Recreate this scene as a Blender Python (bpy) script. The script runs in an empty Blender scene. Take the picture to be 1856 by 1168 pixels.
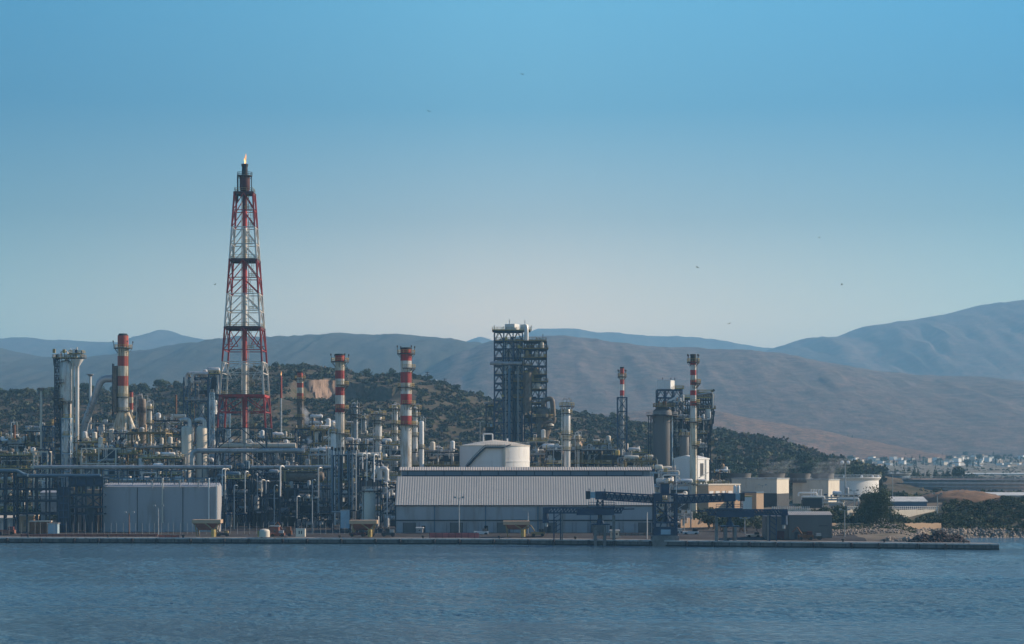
import bpy, math, random
import numpy as np
from mathutils import Vector, noise as mnoise
R = math.radians
SC = bpy.context.scene
COL = SC.collection
# ------------------------------------------------------------------ camera, world, sun, exposure
F, H, HY, CX = 3550.0, 24.0, 845.0, 928.0          # focal length in photo pixels, eye height, horizon row, centre column
cam_data = bpy.data.cameras.new('camera'); cam = bpy.data.objects.new('camera', cam_data); COL.objects.link(cam)
cam.location = (0, 0, H); cam.rotation_euler = (R(90), 0, 0)
cam_data.sensor_width = 36; cam_data.lens = F/1856*36; cam_data.shift_y = (HY-584)/1856
cam_data.clip_start = 1; cam_data.clip_end = 60000
SC.camera = cam
SUN_AZ, SUN_EL = 15.0, 26.0                          # azimuth from +X towards +Y, elevation
w = bpy.data.worlds.new('World'); SC.world = w; w.use_nodes = True
nt = w.node_tree; bg = nt.nodes['Background']
sky = nt.nodes.new('ShaderNodeTexSky'); sky.sky_type = 'NISHITA'; sky.sun_disc = False
sky.sun_elevation = R(SUN_EL); sky.sun_rotation = R(90-SUN_AZ)
sky.altitude = 0; sky.air_density = 1.3; sky.dust_density = 0.6; sky.ozone_density = 2.5
tint = nt.nodes.new('ShaderNodeMix'); tint.data_type = 'RGBA'; tint.blend_type = 'MULTIPLY'
tint.inputs[0].default_value = 1.0
tc = nt.nodes.new('ShaderNodeTexCoord'); sx = nt.nodes.new('ShaderNodeSeparateXYZ'); nt.links.new(tc.outputs['Generated'], sx.inputs[0])
rp = nt.nodes.new('ShaderNodeValToRGB'); nt.links.new(sx.outputs[2], rp.inputs[0])
SKYRAMP = [(0.0, (2.1, 1.45, 1.2)), (0.075, (1.75, 1.2, 1.0)), (0.125, (0.84, 0.78, 0.77)), (0.18, (0.34, 0.67, 0.81)), (0.24, (0.4, 0.9, 1.03)), (0.42, (0.5, 0.78, 1.05)), (0.8, (0.38, 0.54, 0.75))]
for i, (pos, c) in enumerate(SKYRAMP):
    e = rp.color_ramp.elements[i] if i < 2 else rp.color_ramp.elements.new(pos)
    e.position = pos; e.color = (*c, 1)
nt.links.new(sky.outputs[0], tint.inputs[6]); nt.links.new(rp.outputs[0], tint.inputs[7]); 
ab = nt.nodes.new('ShaderNodeMath'); ab.operation = 'ABSOLUTE'; nt.links.new(sx.outputs[0], ab.inputs[0]); side = nt.nodes.new('ShaderNodeMapRange'); side.inputs[1].default_value = 0.3; side.inputs[2].default_value = 0.02; nt.links.new(ab.outputs[0], side.inputs[0])
sc_ = nt.nodes.new('ShaderNodeMix'); sc_.data_type = 'RGBA'; sc_.inputs[6].default_value = (0.4, 0.68, 0.8, 1); sc_.inputs[7].default_value = (1, 1, 1, 1); side.inputs[3].default_value = 0.0
nt.links.new(side.outputs[0], sc_.inputs[0]); t2 = nt.nodes.new('ShaderNodeMix'); t2.data_type = 'RGBA'; t2.blend_type = 'MULTIPLY'; t2.inputs[0].default_value = 1
nt.links.new(tint.outputs[2], t2.inputs[6]); nt.links.new(sc_.outputs[2], t2.inputs[7]); nt.links.new(t2.outputs[2], bg.inputs[0])
bg.inputs[1].default_value = 0.112
sl = bpy.data.lights.new('sun', 'SUN'); sl.energy = 5.0; sl.angle = R(0.5); sl.color = (1, 0.8, 0.6)
so = bpy.data.objects.new('sun', sl); COL.objects.link(so)
sd = Vector((math.cos(R(SUN_AZ))*math.cos(R(SUN_EL)), math.sin(R(SUN_AZ))*math.cos(R(SUN_EL)), math.sin(R(SUN_EL))))
so.rotation_euler = sd.to_track_quat('Z', 'Y').to_euler(); so.location = (300, 0, 400)
SC.view_settings.view_transform = 'Standard'; SC.view_settings.look = 'None'; SC.view_settings.gamma = 1
SC.view_settings.exposure = 0.4
SC.cycles.use_denoising = True
SC.cycles.max_bounces = 5; SC.cycles.volume_bounces = 1; SC.cycles.diffuse_bounces = 2; SC.cycles.glossy_bounces = 2
SC.cycles.transparent_max_bounces = 8; SC.cycles.caustics_reflective = False; SC.cycles.caustics_refractive = False

# ------------------------------------------------------------------ measuring
def U(px, Y): return (px-CX)/F*Y
def Zp(py, Y): return H-(py-HY)/F*Y
def M(n, Y): return n/F*Y
def lerp(a, b, t): return a+(b-a)*t
def prof(pts, x):
    if x <= pts[0][0]: return pts[0][1]
    for (a, b), (c, d) in zip(pts, pts[1:]):
        if x <= c:
            t = (x-a)/(c-a); t = t*t*(3-2*t)*0.5+t*0.5
            return b+(d-b)*t
    return pts[-1][1]
def sm(a, b, x):
    t = min(1, max(0, (x-a)/(b-a))); return t*t*(3-2*t)
def fbm(x, y, z=0.0, o=4): return mnoise.fractal(Vector((x, y, z)), 1.0, 2.0, o)

# ------------------------------------------------------------------ materials
MATS = {}
def mat(name, col, rough=0.6, metal=0.0, var=0.25, scale=0.35, dirt=None, amount=0.0, streak=False, spec=0.4, bump=0.0, mid=None, nr=0.62):
    m = bpy.data.materials.new(name); m.use_nodes = True; MATS[name] = m
    t = m.node_tree; N = t.nodes; L = t.links; p = N['Principled BSDF']
    p.inputs['Roughness'].default_value = rough; p.inputs['Metallic'].default_value = metal
    p.inputs['Specular IOR Level'].default_value = spec
    geo = N.new('ShaderNodeNewGeometry')
    mp = N.new('ShaderNodeMapping'); L.new(geo.outputs['Position'], mp.inputs[0])
    if streak: mp.inputs['Scale'].default_value = (1, 1, 0.15)
    nz = N.new('ShaderNodeTexNoise'); nz.inputs['Scale'].default_value = scale; nz.inputs['Detail'].default_value = 7
    nz.inputs['Roughness'].default_value = nr
    L.new(mp.outputs[0], nz.inputs[0])
    cr = N.new('ShaderNodeValToRGB'); L.new(nz.outputs[0], cr.inputs[0])
    c = [min(1, k) for k in col]
    e = cr.color_ramp.elements
    e[0].position = 0.3; e[0].color = (*[k*(1-var) for k in c], 1)
    e[1].position = 0.7; e[1].color = (*[min(1, k*(1+var)) for k in c], 1)
    if mid:
        for pos, cc in mid:
            k = cr.color_ramp.elements.new(pos); k.color = (*cc, 1)
    out = cr.outputs[0]
    if dirt:
        n2 = N.new('ShaderNodeTexNoise'); n2.inputs['Scale'].default_value = scale*2.3; n2.inputs['Detail'].default_value = 8; n2.inputs['Roughness'].default_value = nr
        L.new(mp.outputs[0], n2.inputs[0])
        r2 = N.new('ShaderNodeMapRange'); r2.inputs[1].default_value = 0.62-amount*0.25; r2.inputs[2].default_value = 0.72-amount*0.1
        L.new(n2.outputs[0], r2.inputs[0])
        mx = N.new('ShaderNodeMix'); mx.data_type = 'RGBA'; mx.inputs[7].default_value = (*dirt, 1)
        L.new(r2.outputs[0], mx.inputs[0]); L.new(out, mx.inputs[6]); out = mx.outputs[2]
    L.new(out, p.inputs['Base Color'])
    if bump:
        b = N.new('ShaderNodeBump'); b.inputs['Strength'].default_value = 1; b.inputs['Distance'].default_value = bump
        L.new(nz.outputs[0], b.inputs['Height']); L.new(b.outputs[0], p.inputs['Normal'])
    return m
RUST = (0.18, 0.075, 0.03)
mat('navy', (0.007, 0.026, 0.05), 0.55, var=0.3)
mat('blue', (0.012, 0.055, 0.115), 0.5, var=0.25, dirt=(0.1, 0.08, 0.07), amount=0.3)
mat('craneblue', (0.006, 0.036, 0.085), 0.5, var=0.25)
mat('paleblue', (0.3, 0.42, 0.5), 0.5)
mat('galv', (0.36, 0.38, 0.39), 0.45, 0.3, dirt=(0.2, 0.17, 0.13), amount=0.3)
mat('alu', (0.62, 0.6, 0.57), 0.38, 0.2, var=0.15, dirt=(0.3, 0.27, 0.22), amount=0.4, streak=True)
mat('galvdark', (0.13, 0.155, 0.18), 0.5, var=0.3)  # darker copy of galv, shade of the lower racks put into it
mat('dryearth', (0.2, 0.115, 0.065), 0.95, var=0.4, scale=0.15, dirt=(0.11, 0.07, 0.04), amount=0.6, bump=0.4)
mat('kerbwhite', (0.5, 0.49, 0.47), 0.8, var=0.15, scale=0.3, dirt=(0.25, 0.24, 0.22), amount=0.5)
mat('white', (0.74, 0.73, 0.7), 0.5, var=0.05, dirt=(0.6, 0.57, 0.52), amount=0.2, streak=True)
mat('cream', (0.64, 0.58, 0.48), 0.55, var=0.08, dirt=(0.5, 0.43, 0.33), amount=0.25, streak=True)
mat('yellow', (0.43, 0.33, 0.11), 0.6, var=0.3, dirt=(0.25, 0.14, 0.05), amount=0.4)
mat('ochre', (0.27, 0.2, 0.09), 0.7, var=0.3)
mat('red', (0.4, 0.03, 0.025), 0.6, var=0.25, dirt=(0.2, 0.05, 0.04), amount=0.6, streak=True)
mat('redold', (0.38, 0.06, 0.035), 0.65, var=0.25, dirt=(0.22, 0.08, 0.05), amount=0.4, streak=True)
mat('whiteold', (0.6, 0.55, 0.44), 0.6, var=0.15, dirt=(0.33, 0.24, 0.13), amount=0.6, streak=True)
mat('bandwhite', (0.66, 0.64, 0.6), 0.55, var=0.12, dirt=(0.38, 0.3, 0.21), amount=0.75, streak=True)
mat('darkred', (0.09, 0.025, 0.025), 0.7)
mat('soot', (0.025, 0.025, 0.028), 0.8)
mat('dark', (0.035, 0.04, 0.047), 0.7)
mat('grating', (0.06, 0.06, 0.055), 0.8, dirt=(0.13, 0.1, 0.06), amount=0.4)
mat('stone', (0.3, 0.28, 0.25), 0.85, scale=0.6, dirt=(0.16, 0.13, 0.11), amount=0.4, streak=True, bump=0.1)
mat('concrete', (0.2, 0.19, 0.18), 0.85, scale=0.25, dirt=(0.12, 0.11, 0.1), amount=0.5)
mat('quaywall', (0.13, 0.13, 0.125), 0.85, scale=0.35, dirt=(0.05, 0.06, 0.06), amount=0.6, streak=True)
mat('weed', (0.012, 0.018, 0.017), 0.8)
mat('sheet', (0.35, 0.36, 0.38), 0.5, var=0.09, scale=0.12, dirt=(0.25, 0.235, 0.22), amount=0.5, streak=True)
mat('rib', (0.55, 0.49, 0.42), 0.6, var=0.04, scale=0.2, dirt=(0.47, 0.43, 0.38), amount=0.3, streak=True)
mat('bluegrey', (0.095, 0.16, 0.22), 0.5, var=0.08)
mat('silo', (0.13, 0.125, 0.12), 0.6, var=0.12, streak=True)
mat('darkduct', (0.16, 0.13, 0.1), 0.6, 0.1, dirt=(0.07, 0.05, 0.04), amount=0.5)
mat('tan', (0.48, 0.33, 0.21), 0.75, var=0.08)
mat('pinkbeige', (0.5, 0.39, 0.29), 0.75, var=0.1)
mat('greenhouse', (0.6, 0.58, 0.52), 0.5)
mat('browntank', (0.75, 0.57, 0.5), 0.75, var=0.12, streak=True)
mat('rust', RUST, 0.8, var=0.4)
mat('brick', (0.23, 0.09, 0.06), 0.85)
mat('orange', (0.5, 0.1, 0.05), 0.7)
mat('pinkred', (0.36, 0.1, 0.1), 0.8, var=0.3)
mat('glass', (0.03, 0.05, 0.07), 0.15, spec=0.6)
mat('bark', (0.09, 0.06, 0.04), 0.9)
mat('scrubgreen', (0.07, 0.078, 0.048), 0.8, var=0.4, scale=0.3, spec=0.1)
mat('scrubbrown', (0.11, 0.09, 0.065), 0.85, var=0.35, scale=0.3, spec=0.1)
mat('scrubdark', (0.04, 0.052, 0.036), 0.8, var=0.4, scale=0.3, spec=0.1)
mat('leaf', (0.06, 0.085, 0.038), 0.75, var=0.45, scale=0.5, spec=0.15)
mat('pine', (0.028, 0.05, 0.024), 0.75, var=0.45, scale=0.6, spec=0.15)
mat('olive', (0.095, 0.105, 0.055), 0.8, var=0.4, scale=0.5, spec=0.15)
mat('dryleaf', (0.13, 0.105, 0.055), 0.85, var=0.4, scale=0.4, spec=0.1)
mat('ground', (0.2, 0.165, 0.125), 0.95, var=0.35, scale=0.03, spec=0.1, dirt=(0.09, 0.09, 0.05), amount=0.6)
mat('yard', (0.065, 0.06, 0.058), 0.9, var=0.25, scale=0.15, spec=0.1)
mat('soil', (0.13, 0.1, 0.075), 0.95, var=0.4, scale=0.07, spec=0.05, dirt=(0.07, 0.07, 0.04), amount=1.0, bump=1.5)
mat('cliff', (0.4, 0.28, 0.21), 0.95, var=0.45, scale=0.12, spec=0.05, dirt=(0.2, 0.14, 0.1), amount=0.6, streak=True, bump=1.5)
mat('rock', (0.27, 0.23, 0.19), 0.95, var=0.4, scale=0.4, spec=0.05)
mat('scrap', (0.06, 0.04, 0.035), 0.95, var=0.5, scale=0.5)
def mountain_mat(name, a, b, c, scale):
    return mat(name, a, 0.95, var=0.55, scale=scale*2.6, spec=0.0, dirt=c, amount=0.9, mid=[(0.5, b)], bump=8, nr=0.78)
mountain_mat('mtn_green', (0.035, 0.042, 0.035), (0.055, 0.055, 0.042), (0.085, 0.07, 0.055), 0.005)
mountain_mat('mtn_brown', (0.15, 0.112, 0.1), (0.21, 0.145, 0.125), (0.075, 0.08, 0.075), 0.005)
mountain_mat('mtn_red', (0.24, 0.14, 0.1), (0.31, 0.175, 0.12), (0.11, 0.1, 0.08), 0.012)
mountain_mat('mtn_far', (0.06, 0.055, 0.05), (0.09, 0.075, 0.06), (0.045, 0.045, 0.04), 0.002)

# emissive: the flame and the lit beacon
def emis(name, col, s):
    m = bpy.data.materials.new(name); m.use_nodes = True; MATS[name] = m
    p = m.node_tree.nodes['Principled BSDF']; p.inputs['Base Color'].default_value = (0.1, 0.03, 0.01, 1)
    p.inputs['Emission Color'].default_value = (*col, 1); p.inputs['Emission Strength'].default_value = s
emis('flame', (1, 0.4, 0.1), 1.1)
emis('flamecore', (1, 0.65, 0.3), 1.5)

# water: dark body under a rippled surface, calmer streaks where the wind drops
m = bpy.data.materials.new('water'); m.use_nodes = True; MATS['water'] = m
t = m.node_tree; N = t.nodes; L = t.links; p = N['Principled BSDF']
p.inputs['Base Color'].default_value = (0.062, 0.13, 0.175, 1); p.inputs['Roughness'].default_value = 0.12
p.inputs['IOR'].default_value = 1.333
geo = N.new('ShaderNodeNewGeometry')
def wn(scale, sx, sy, det, rough=0.6, rot=0):
    mp = N.new('ShaderNodeMapping'); mp.inputs['Scale'].default_value = (sx, sy, 1); mp.inputs['Rotation'].default_value = (0, 0, R(rot))
    L.new(geo.outputs['Position'], mp.inputs[0])
    n = N.new('ShaderNodeTexNoise'); n.inputs['Scale'].default_value = scale; n.inputs['Detail'].default_value = det
    n.inputs['Roughness'].default_value = rough; L.new(mp.outputs[0], n.inputs[0]); return n.outputs[0]
def mth(op, a, b):
    k = N.new('ShaderNodeMath'); k.operation = op
    for i, q in enumerate((a, b)):
        if isinstance(q, (int, float)): k.inputs[i].default_value = q
        else: L.new(q, k.inputs[i])
    return k.outputs[0]
big = wn(0.012, 0.45, 1.6, 4, 0.6, 6)
mr = N.new('ShaderNodeMapRange'); mr.inputs[1].default_value = 0.38; mr.inputs[2].default_value = 0.6
mr.inputs[3].default_value = 0.45; mr.inputs[4].default_value = 1.0; L.new(big, mr.inputs[0])
h1 = wn(0.5, 0.8, 1.1, 5, 0.62, 12); h2 = wn(0.9, 0.8, 1.0, 4, 0.6, -8)
hh = mth('ADD', mth('MULTIPLY', h1, 1.5), mth('MULTIPLY', h2, 0.5))
hh = mth('MULTIPLY', hh, mr.outputs[0])
bp = N.new('ShaderNodeBump'); bp.inputs['Strength'].default_value = 1.0; bp.inputs['Distance'].default_value = 0.9
L.new(hh, bp.inputs['Height']); L.new(bp.outputs[0], p.inputs['Normal'])

# ------------------------------------------------------------------ mesh builder
class MB:
    def __init__(s, mat='galv'):
        s.v = []; s.f = []; s.k = []; s.mats = []; s.m(mat)
    def m(s, name):
        if name not in s.mats: s.mats.append(name)
        s.c = s.mats.index(name); return s
    def add(s, vs, fs):
        b = len(s.v); s.v.extend(vs)
        for f in fs: s.f.append([b+i for i in f]); s.k.append(s.c)
    def hexa(s, p):
        s.add(p, [(0, 3, 2, 1), (4, 5, 6, 7), (0, 1, 5, 4), (1, 2, 6, 5), (2, 3, 7, 6), (3, 0, 4, 7)])
    def box(s, x0, x1, y0, y1, z0, z1):
        s.hexa([(x0, y0, z0), (x1, y0, z0), (x1, y1, z0), (x0, y1, z0), (x0, y0, z1), (x1, y0, z1), (x1, y1, z1), (x0, y1, z1)])
    def bar(s, p, q, w=0.3, h=None):
        p = Vector(p); q = Vector(q); d = q-p
        if d.length < 1e-4: return
        d.normalize(); h = h or w
        up = Vector((0, 0, 1)) if abs(d.z) < 0.9 else Vector((0, 1, 0))
        a = d.cross(up).normalized()*w/2; b = a.normalized().cross(d)*h/2
        s.hexa([tuple(p-a-b), tuple(p+a-b), tuple(p+a+b), tuple(p-a+b), tuple(q-a-b), tuple(q+a-b), tuple(q+a+b), tuple(q-a+b)])
    def rings(s, rs, n=12, cap0=True, cap1=True):
        # rs: list of (centre, axis u, axis v, radius)
        vs = []; fs = []
        for (c, a, b, r) in rs:
            for i in range(n):
                t = 2*math.pi*i/n; vs.append(tuple(c+a*(r*math.cos(t))+b*(r*math.sin(t))))
        for j in range(len(rs)-1):
            for i in range(n):
                k = (i+1) % n; fs.append((j*n+i, j*n+k, (j+1)*n+k, (j+1)*n+i))
        if cap0: fs.append(tuple(reversed(range(n))))
        if cap1: fs.append(tuple((len(rs)-1)*n+i for i in range(n)))
        s.add(vs, fs)
    def cyl(s, p, q, r, r2=None, n=12, cap=True):
        p = Vector(p); q = Vector(q); d = (q-p).normalized()
        a = d.orthogonal().normalized(); b = d.cross(a)
        s.rings([(p, a, b, r), (q, a, b, r if r2 is None else r2)], n, cap, cap)
    def lathe(s, pr, c=(0, 0, 0), n=24, cap0=True, cap1=True):
        # pr: list of (radius, z)
        c = Vector(c); X = Vector((1, 0, 0)); Y = Vector((0, 1, 0))
        s.rings([(c+Vector((0, 0, z)), X, Y, r) for r, z in pr], n, cap0, cap1)
    def tube(s, pts, r, n=8, bend=1.0, cap=True):
        # pipe through the points with rounded elbows
        P = [Vector(q) for q in pts]; out = [P[0]]
        for i in range(1, len(P)-1):
            a = (P[i-1]-P[i]); b = (P[i+1]-P[i]); d = min(bend, a.length*0.49, b.length*0.49)
            A = P[i]+a.normalized()*d; B = P[i]+b.normalized()*d
            for k in range(5):
                t = k/4; out.append(A*(1-t)**2+P[i]*2*t*(1-t)+B*t*t)
        out.append(P[-1])
        rs = []; a = None
        for i, c in enumerate(out):
            d = (out[min(i+1, len(out)-1)]-out[max(i-1, 0)]).normalized()
            if a is None: a = d.orthogonal().normalized()
            a = (a-d*a.dot(d))
            a = a.normalized() if a.length > 1e-5 else d.orthogonal().normalized()
            rs.append((c, a, d.cross(a), r))
        s.rings(rs, n, cap, cap)
    def dome(s, c, r, h, n=16, k=4, down=False):
        pr = [(max(0.02, r*math.cos(math.pi/2*i/k)), (h if not down else -h)*math.sin(math.pi/2*i/k)) for i in range(k+1)]
        s.lathe(pr if not down else pr[::-1], c, n, not down, down) if False else s.lathe(pr, c, n, True, True)
    def capsule(s, c, r, l, axis='x', n=14, mat=None):
        c = Vector(c); d = {'x': Vector((1, 0, 0)), 'y': Vector((0, 1, 0)), 'z': Vector((0, 0, 1))}[axis]
        a = d.orthogonal().normalized(); b = d.cross(a); rs = []
        for i in range(4):
            t = math.pi/2*i/3; rs.append((c-d*(l/2-0.5*r+0.5*r*math.cos(t)), a, b, max(0.02, r*math.sin(t))))
        for i in range(3, -1, -1):
            t = math.pi/2*i/3; rs.append((c+d*(l/2-0.5*r+0.5*r*math.cos(t)), a, b, max(0.02, r*math.sin(t))))
        s.rings(rs, n)
    def rail(s, pts, h=1.1, closed=False, w=0.09, step=2.2):
        P = [Vector(q) for q in pts]
        if closed: P.append(P[0])
        for a, b in zip(P, P[1:]):
            up = Vector((0, 0, h)); n = max(1, int((b-a).length/step))
            s.bar(a+up, b+up, w); s.bar(a+up*0.5, b+up*0.5, w*0.8)
            for i in range(n): q = a.lerp(b, i/n); s.bar(q, q+up, w*0.8)
        s.bar(P[-1], P[-1]+Vector((0, 0, h)), w*0.8)
    def build(s, name, parent=None, loc=None, smooth=True):
        me = bpy.data.meshes.new(name); me.from_pydata(s.v, [], s.f)
        for q in s.mats: me.materials.append(MATS[q])
        me.polygons.foreach_set('material_index', s.k)
        if smooth:
            me.polygons.foreach_set('use_smooth', [True]*len(s.f)); me.set_sharp_from_angle(angle=R(32))
        me.update()
        o = bpy.data.objects.new(name, me); COL.objects.link(o)
        if parent: o.parent = parent
        if loc: o.location = loc
        return o

def tag(o, label=None, cat=None, group=None, kind=None):
    if label: o['label'] = label
    if cat: o['category'] = cat
    if group: o['group'] = group
    if kind: o['kind'] = kind
    return o
def thing(name, label, cat, loc=(0, 0, 0), rz=0, group=None):
    o = bpy.data.objects.new(name, None); COL.objects.link(o); o.empty_display_size = 0.5
    o.location = loc; o.rotation_euler = (0, 0, rz); return tag(o, label, cat, group)
KIDS = {}
def copy_tree(o, parent=None):
    c = o.copy(); COL.objects.link(c)
    if parent: c.parent = parent
    for ch in o.children: copy_tree(ch, c)
    return c
# ------------------------------------------------------------------ setting: water, quay, ground, hills
QL = [(-260, 615), (-159.7, 611), (-80, 606), (0, 599), (57.8, 583.6), (101.8, 571.8), (139.3, 560.5)]   # quay edge
def yq(x): return QL[-1][1] if x > QL[-1][0] else np.interp(x, [a for a, b in QL], [b for a, b in QL])
QT = 1.65
wx = np.concatenate([[-9000, -3000, -1000, -500, -300, -220], np.arange(-180, 180.1, 0.6), [220, 300, 500, 1000, 3000, 9000]])
wy = np.concatenate([[-110, 0, 100, 180, 220], np.arange(240, 420, 0.65), np.arange(420, 625, 1.4), [640, 660, 690, 760, 900]])
GX, GY = np.meshgrid(wx, wy, indexing='ij')
wr = np.random.default_rng(3); WZ = np.zeros_like(GX)
for i in range(50):
    lam = wr.uniform(1.3, 3.6); a = math.pi/2+wr.normal()*0.55+0.25; k = 2*math.pi/lam
    WZ += 0.0078*lam**0.85*np.sin(k*(math.cos(a)*GX+math.sin(a)*GY)+wr.uniform(0, 6.28)+0.6*np.sin(GX*0.05+i)+0.5*np.sin(GY*0.037+2*i))
cal = np.zeros_like(GX)
for i in range(9):
    cal += np.sin(GX*wr.uniform(-0.02, 0.02)+GY*wr.uniform(0.02, 0.11)+wr.uniform(0, 6.28)+1.5*np.sin(GX*0.011+i))/3
calm = 0.28+0.72/(1+np.exp(-2.2*(cal+0.1)))
for Yl, sl_, wl, xs0, xs1 in ((453, .05, 4, 20, 200), (379, .04, 3.4, 0, 180), (520, -.02, 6, -200, 60), (332, .03, 2.6, -120, 80), (296, .05, 2.4, -20, 120), (560, .02, 6, -60, 200), (408, -.03, 3, -180, -30)):
    dl = (GY-Yl-sl_*GX-2.5*np.sin(GX*0.06))/wl
    calm = calm*(1-0.85*np.exp(-dl**2)*np.clip((GX-xs0)/30, 0, 1)*np.clip((xs1-GX)/30, 0, 1))
edge = np.clip((620-GY)/30, 0, 1)*np.clip((180-np.abs(GX))/15, 0, 1)*np.clip((GY-220)/20, 0, 1)
WZ = np.where(np.abs(GX) > 181, 0, WZ*calm*edge)
nyw = len(wy); ii, jj = np.meshgrid(np.arange(len(wx)-1), np.arange(nyw-1), indexing='ij')
a0 = (ii*nyw+jj).ravel(); WF = np.stack([a0, a0+nyw, a0+nyw+1, a0+1], 1)
def np_mesh(name, V, Fq, matnames, midx=None):
    me = bpy.data.meshes.new(name); me.vertices.add(len(V)); me.vertices.foreach_set('co', np.asarray(V, dtype=np.float32).ravel())
    nf = len(Fq); me.loops.add(nf*4); me.loops.foreach_set('vertex_index', np.asarray(Fq, dtype=np.int32).ravel())
    me.polygons.add(nf); me.polygons.foreach_set('loop_start', np.arange(nf, dtype=np.int32)*4)
    for q in matnames: me.materials.append(MATS[q])
    if midx is not None: me.polygons.foreach_set('material_index', midx)
    me.update(calc_edges=True); me.validate(); return me
me = np_mesh('water', np.stack([GX, GY, WZ], 2).reshape(-1, 3), WF, ['water'])
me.polygons.foreach_set('use_smooth', [True]*len(WF))
o = bpy.data.objects.new('water', me); COL.objects.link(o); tag(o, kind='structure')

def shore(x):                                            # front edge of the natural ground
    x = float(x)
    q = float(np.interp(x, [a for a, b in QL], [b for a, b in QL]))
    s = q+9
    t = sm(118, 142, x)
    far = 655+6*fbm(x*0.02, 3.1)+2.5*fbm(x*0.15, 8.0)
    if x > 100: s = lerp(q+9, far, t)
    return s
def ground_z(x, y):
    d = y-shore(x)
    z = 1.62 if x < 92 else lerp(1.62, 1.0, sm(92, 110, x))
    plant = 1.6+0.7*sm(0, 12, d)+4.5*sm(120, 420, d)
    # right bank: rises to a scrubby terrace
    tr = sm(92, 112, x)
    bank = -1.2+3.6*sm(0, 9, d)+1.2*sm(20, 40, d)
    cap = 5.5*sm(134, 165, x)*sm(20, 100, d)*(1-0.55*sm(150, 330, d))
    cap += 1.2*sm(112, 150, x)*sm(22, 55, d)
    bank += cap+(0.5*fbm(x*0.05, y*0.05)*sm(5, 25, d))
    z = lerp(plant, bank, tr)
    if d < 0: z = min(z, -1.5 if x > 112 else 1.3)
    z += 16*sm(1500, 3000, y)+20*sm(2500, 3600, y)+3*sm(1000, 1500, y)
    z += 1.2*sm(1200, 2000, y)*fbm(x*0.002, y*0.002)
    return z
def sheet(name, xs, ys_of, zf, matname, smooth=True):
    b = MB(matname); nx = len(xs); vs = []; nr = None
    for x in xs:
        ys = ys_of(x); nr = len(ys)
        for y in ys: vs.append((x, y, zf(x, y)))
    fs = [(i*nr+j, (i+1)*nr+j, (i+1)*nr+j+1, i*nr+j+1) for i in range(nx-1) for j in range(nr-1)]
    b.add(vs, fs); return b
offs = [-4, -0.1, 0, 1.5, 3, 5, 7, 9, 12, 16, 20, 25, 30, 36, 42, 50, 60, 72, 85, 100, 120, 140, 165, 190, 220, 260, 320, 400, 500, 650, 850, 1100, 1500, 2100, 3000, 4500, 7000, 11500]
xs = [-8000, -5000, -3000, -2000, -1400, -1000, -700, -500, -400, -320, -260]+list(range(-240, 100, 8))+list(range(100, 240, 3))+list(range(240, 420, 10))+[450, 520, 620, 800, 1100, 1500, 2100, 3000, 4200, 6000, 8000]
b = sheet('ground', xs, lambda x: [shore(x)+o for o in offs], ground_z, 'ground')
# near plant yard in its own colour
b.m('yard')
yd = b.c
fi = 0
for i in range(len(xs)-1):
    for j in range(len(offs)-1):
        if xs[i] < 104 and offs[j] < 420: b.k[fi] = yd
        fi += 1
tag(b.build('ground'), kind='structure')

# quay: apron slab, capping beam, dark waterline band, panel joints
b = MB('concrete')
W = 10.0
for (x0, y0), (x1, y1) in zip(QL, QL[1:]):
    b.m('concrete'); b.hexa([(x0, y0, -2), (x1, y1, -2), (x1, y1+W, -2), (x0, y0+W, -2), (x0, y0, QT), (x1, y1, QT), (x1, y1+W, QT), (x0, y0+W, QT)])
b2 = MB('quaywall'); b3 = MB('weed'); b4 = MB('kerbwhite')
for (x0, y0), (x1, y1) in zip(QL, QL[1:]):
    b2.hexa([(x0, y0-0.35, -1), (x1, y1-0.35, -1), (x1, y1-0.004, -1), (x0, y0-0.004, -1), (x0, y0-0.35, 1.35), (x1, y1-0.35, 1.35), (x1, y1-0.004, 1.35), (x0, y0-0.004, 1.35)])
    b3.hexa([(x0, y0-0.45, -1.1), (x1, y1-0.45, -1.1), (x1, y1-0.36, -1.1), (x0, y0-0.36, -1.1), (x0, y0-0.45, 0.38), (x1, y1-0.45, 0.38), (x1, y1-0.36, 0.38), (x0, y0-0.36, 0.38)])
    b4.hexa([(x0, y0-0.55, 1.36), (x1, y1-0.55, 1.36), (x1, y1+0.7, 1.36), (x0, y0+0.7, 1.36), (x0, y0-0.55, QT+0.12), (x1, y1-0.55, QT+0.12), (x1, y1+0.7, QT+0.12), (x0, y0+0.7, QT+0.12)])
for k in range(34):
    x = -158+k*8.9; y = float(yq(x)); b3.m('weed'); b3.box(x-0.1, x+0.1, y-0.42, y-0.355, 0.38, 1.35)
q = b.build('quay'); tag(q, kind='structure')
o = b2.build('quay_wall', q); o = b3.build('waterline_band', q); o = b4.build('kerb', q)
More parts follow.
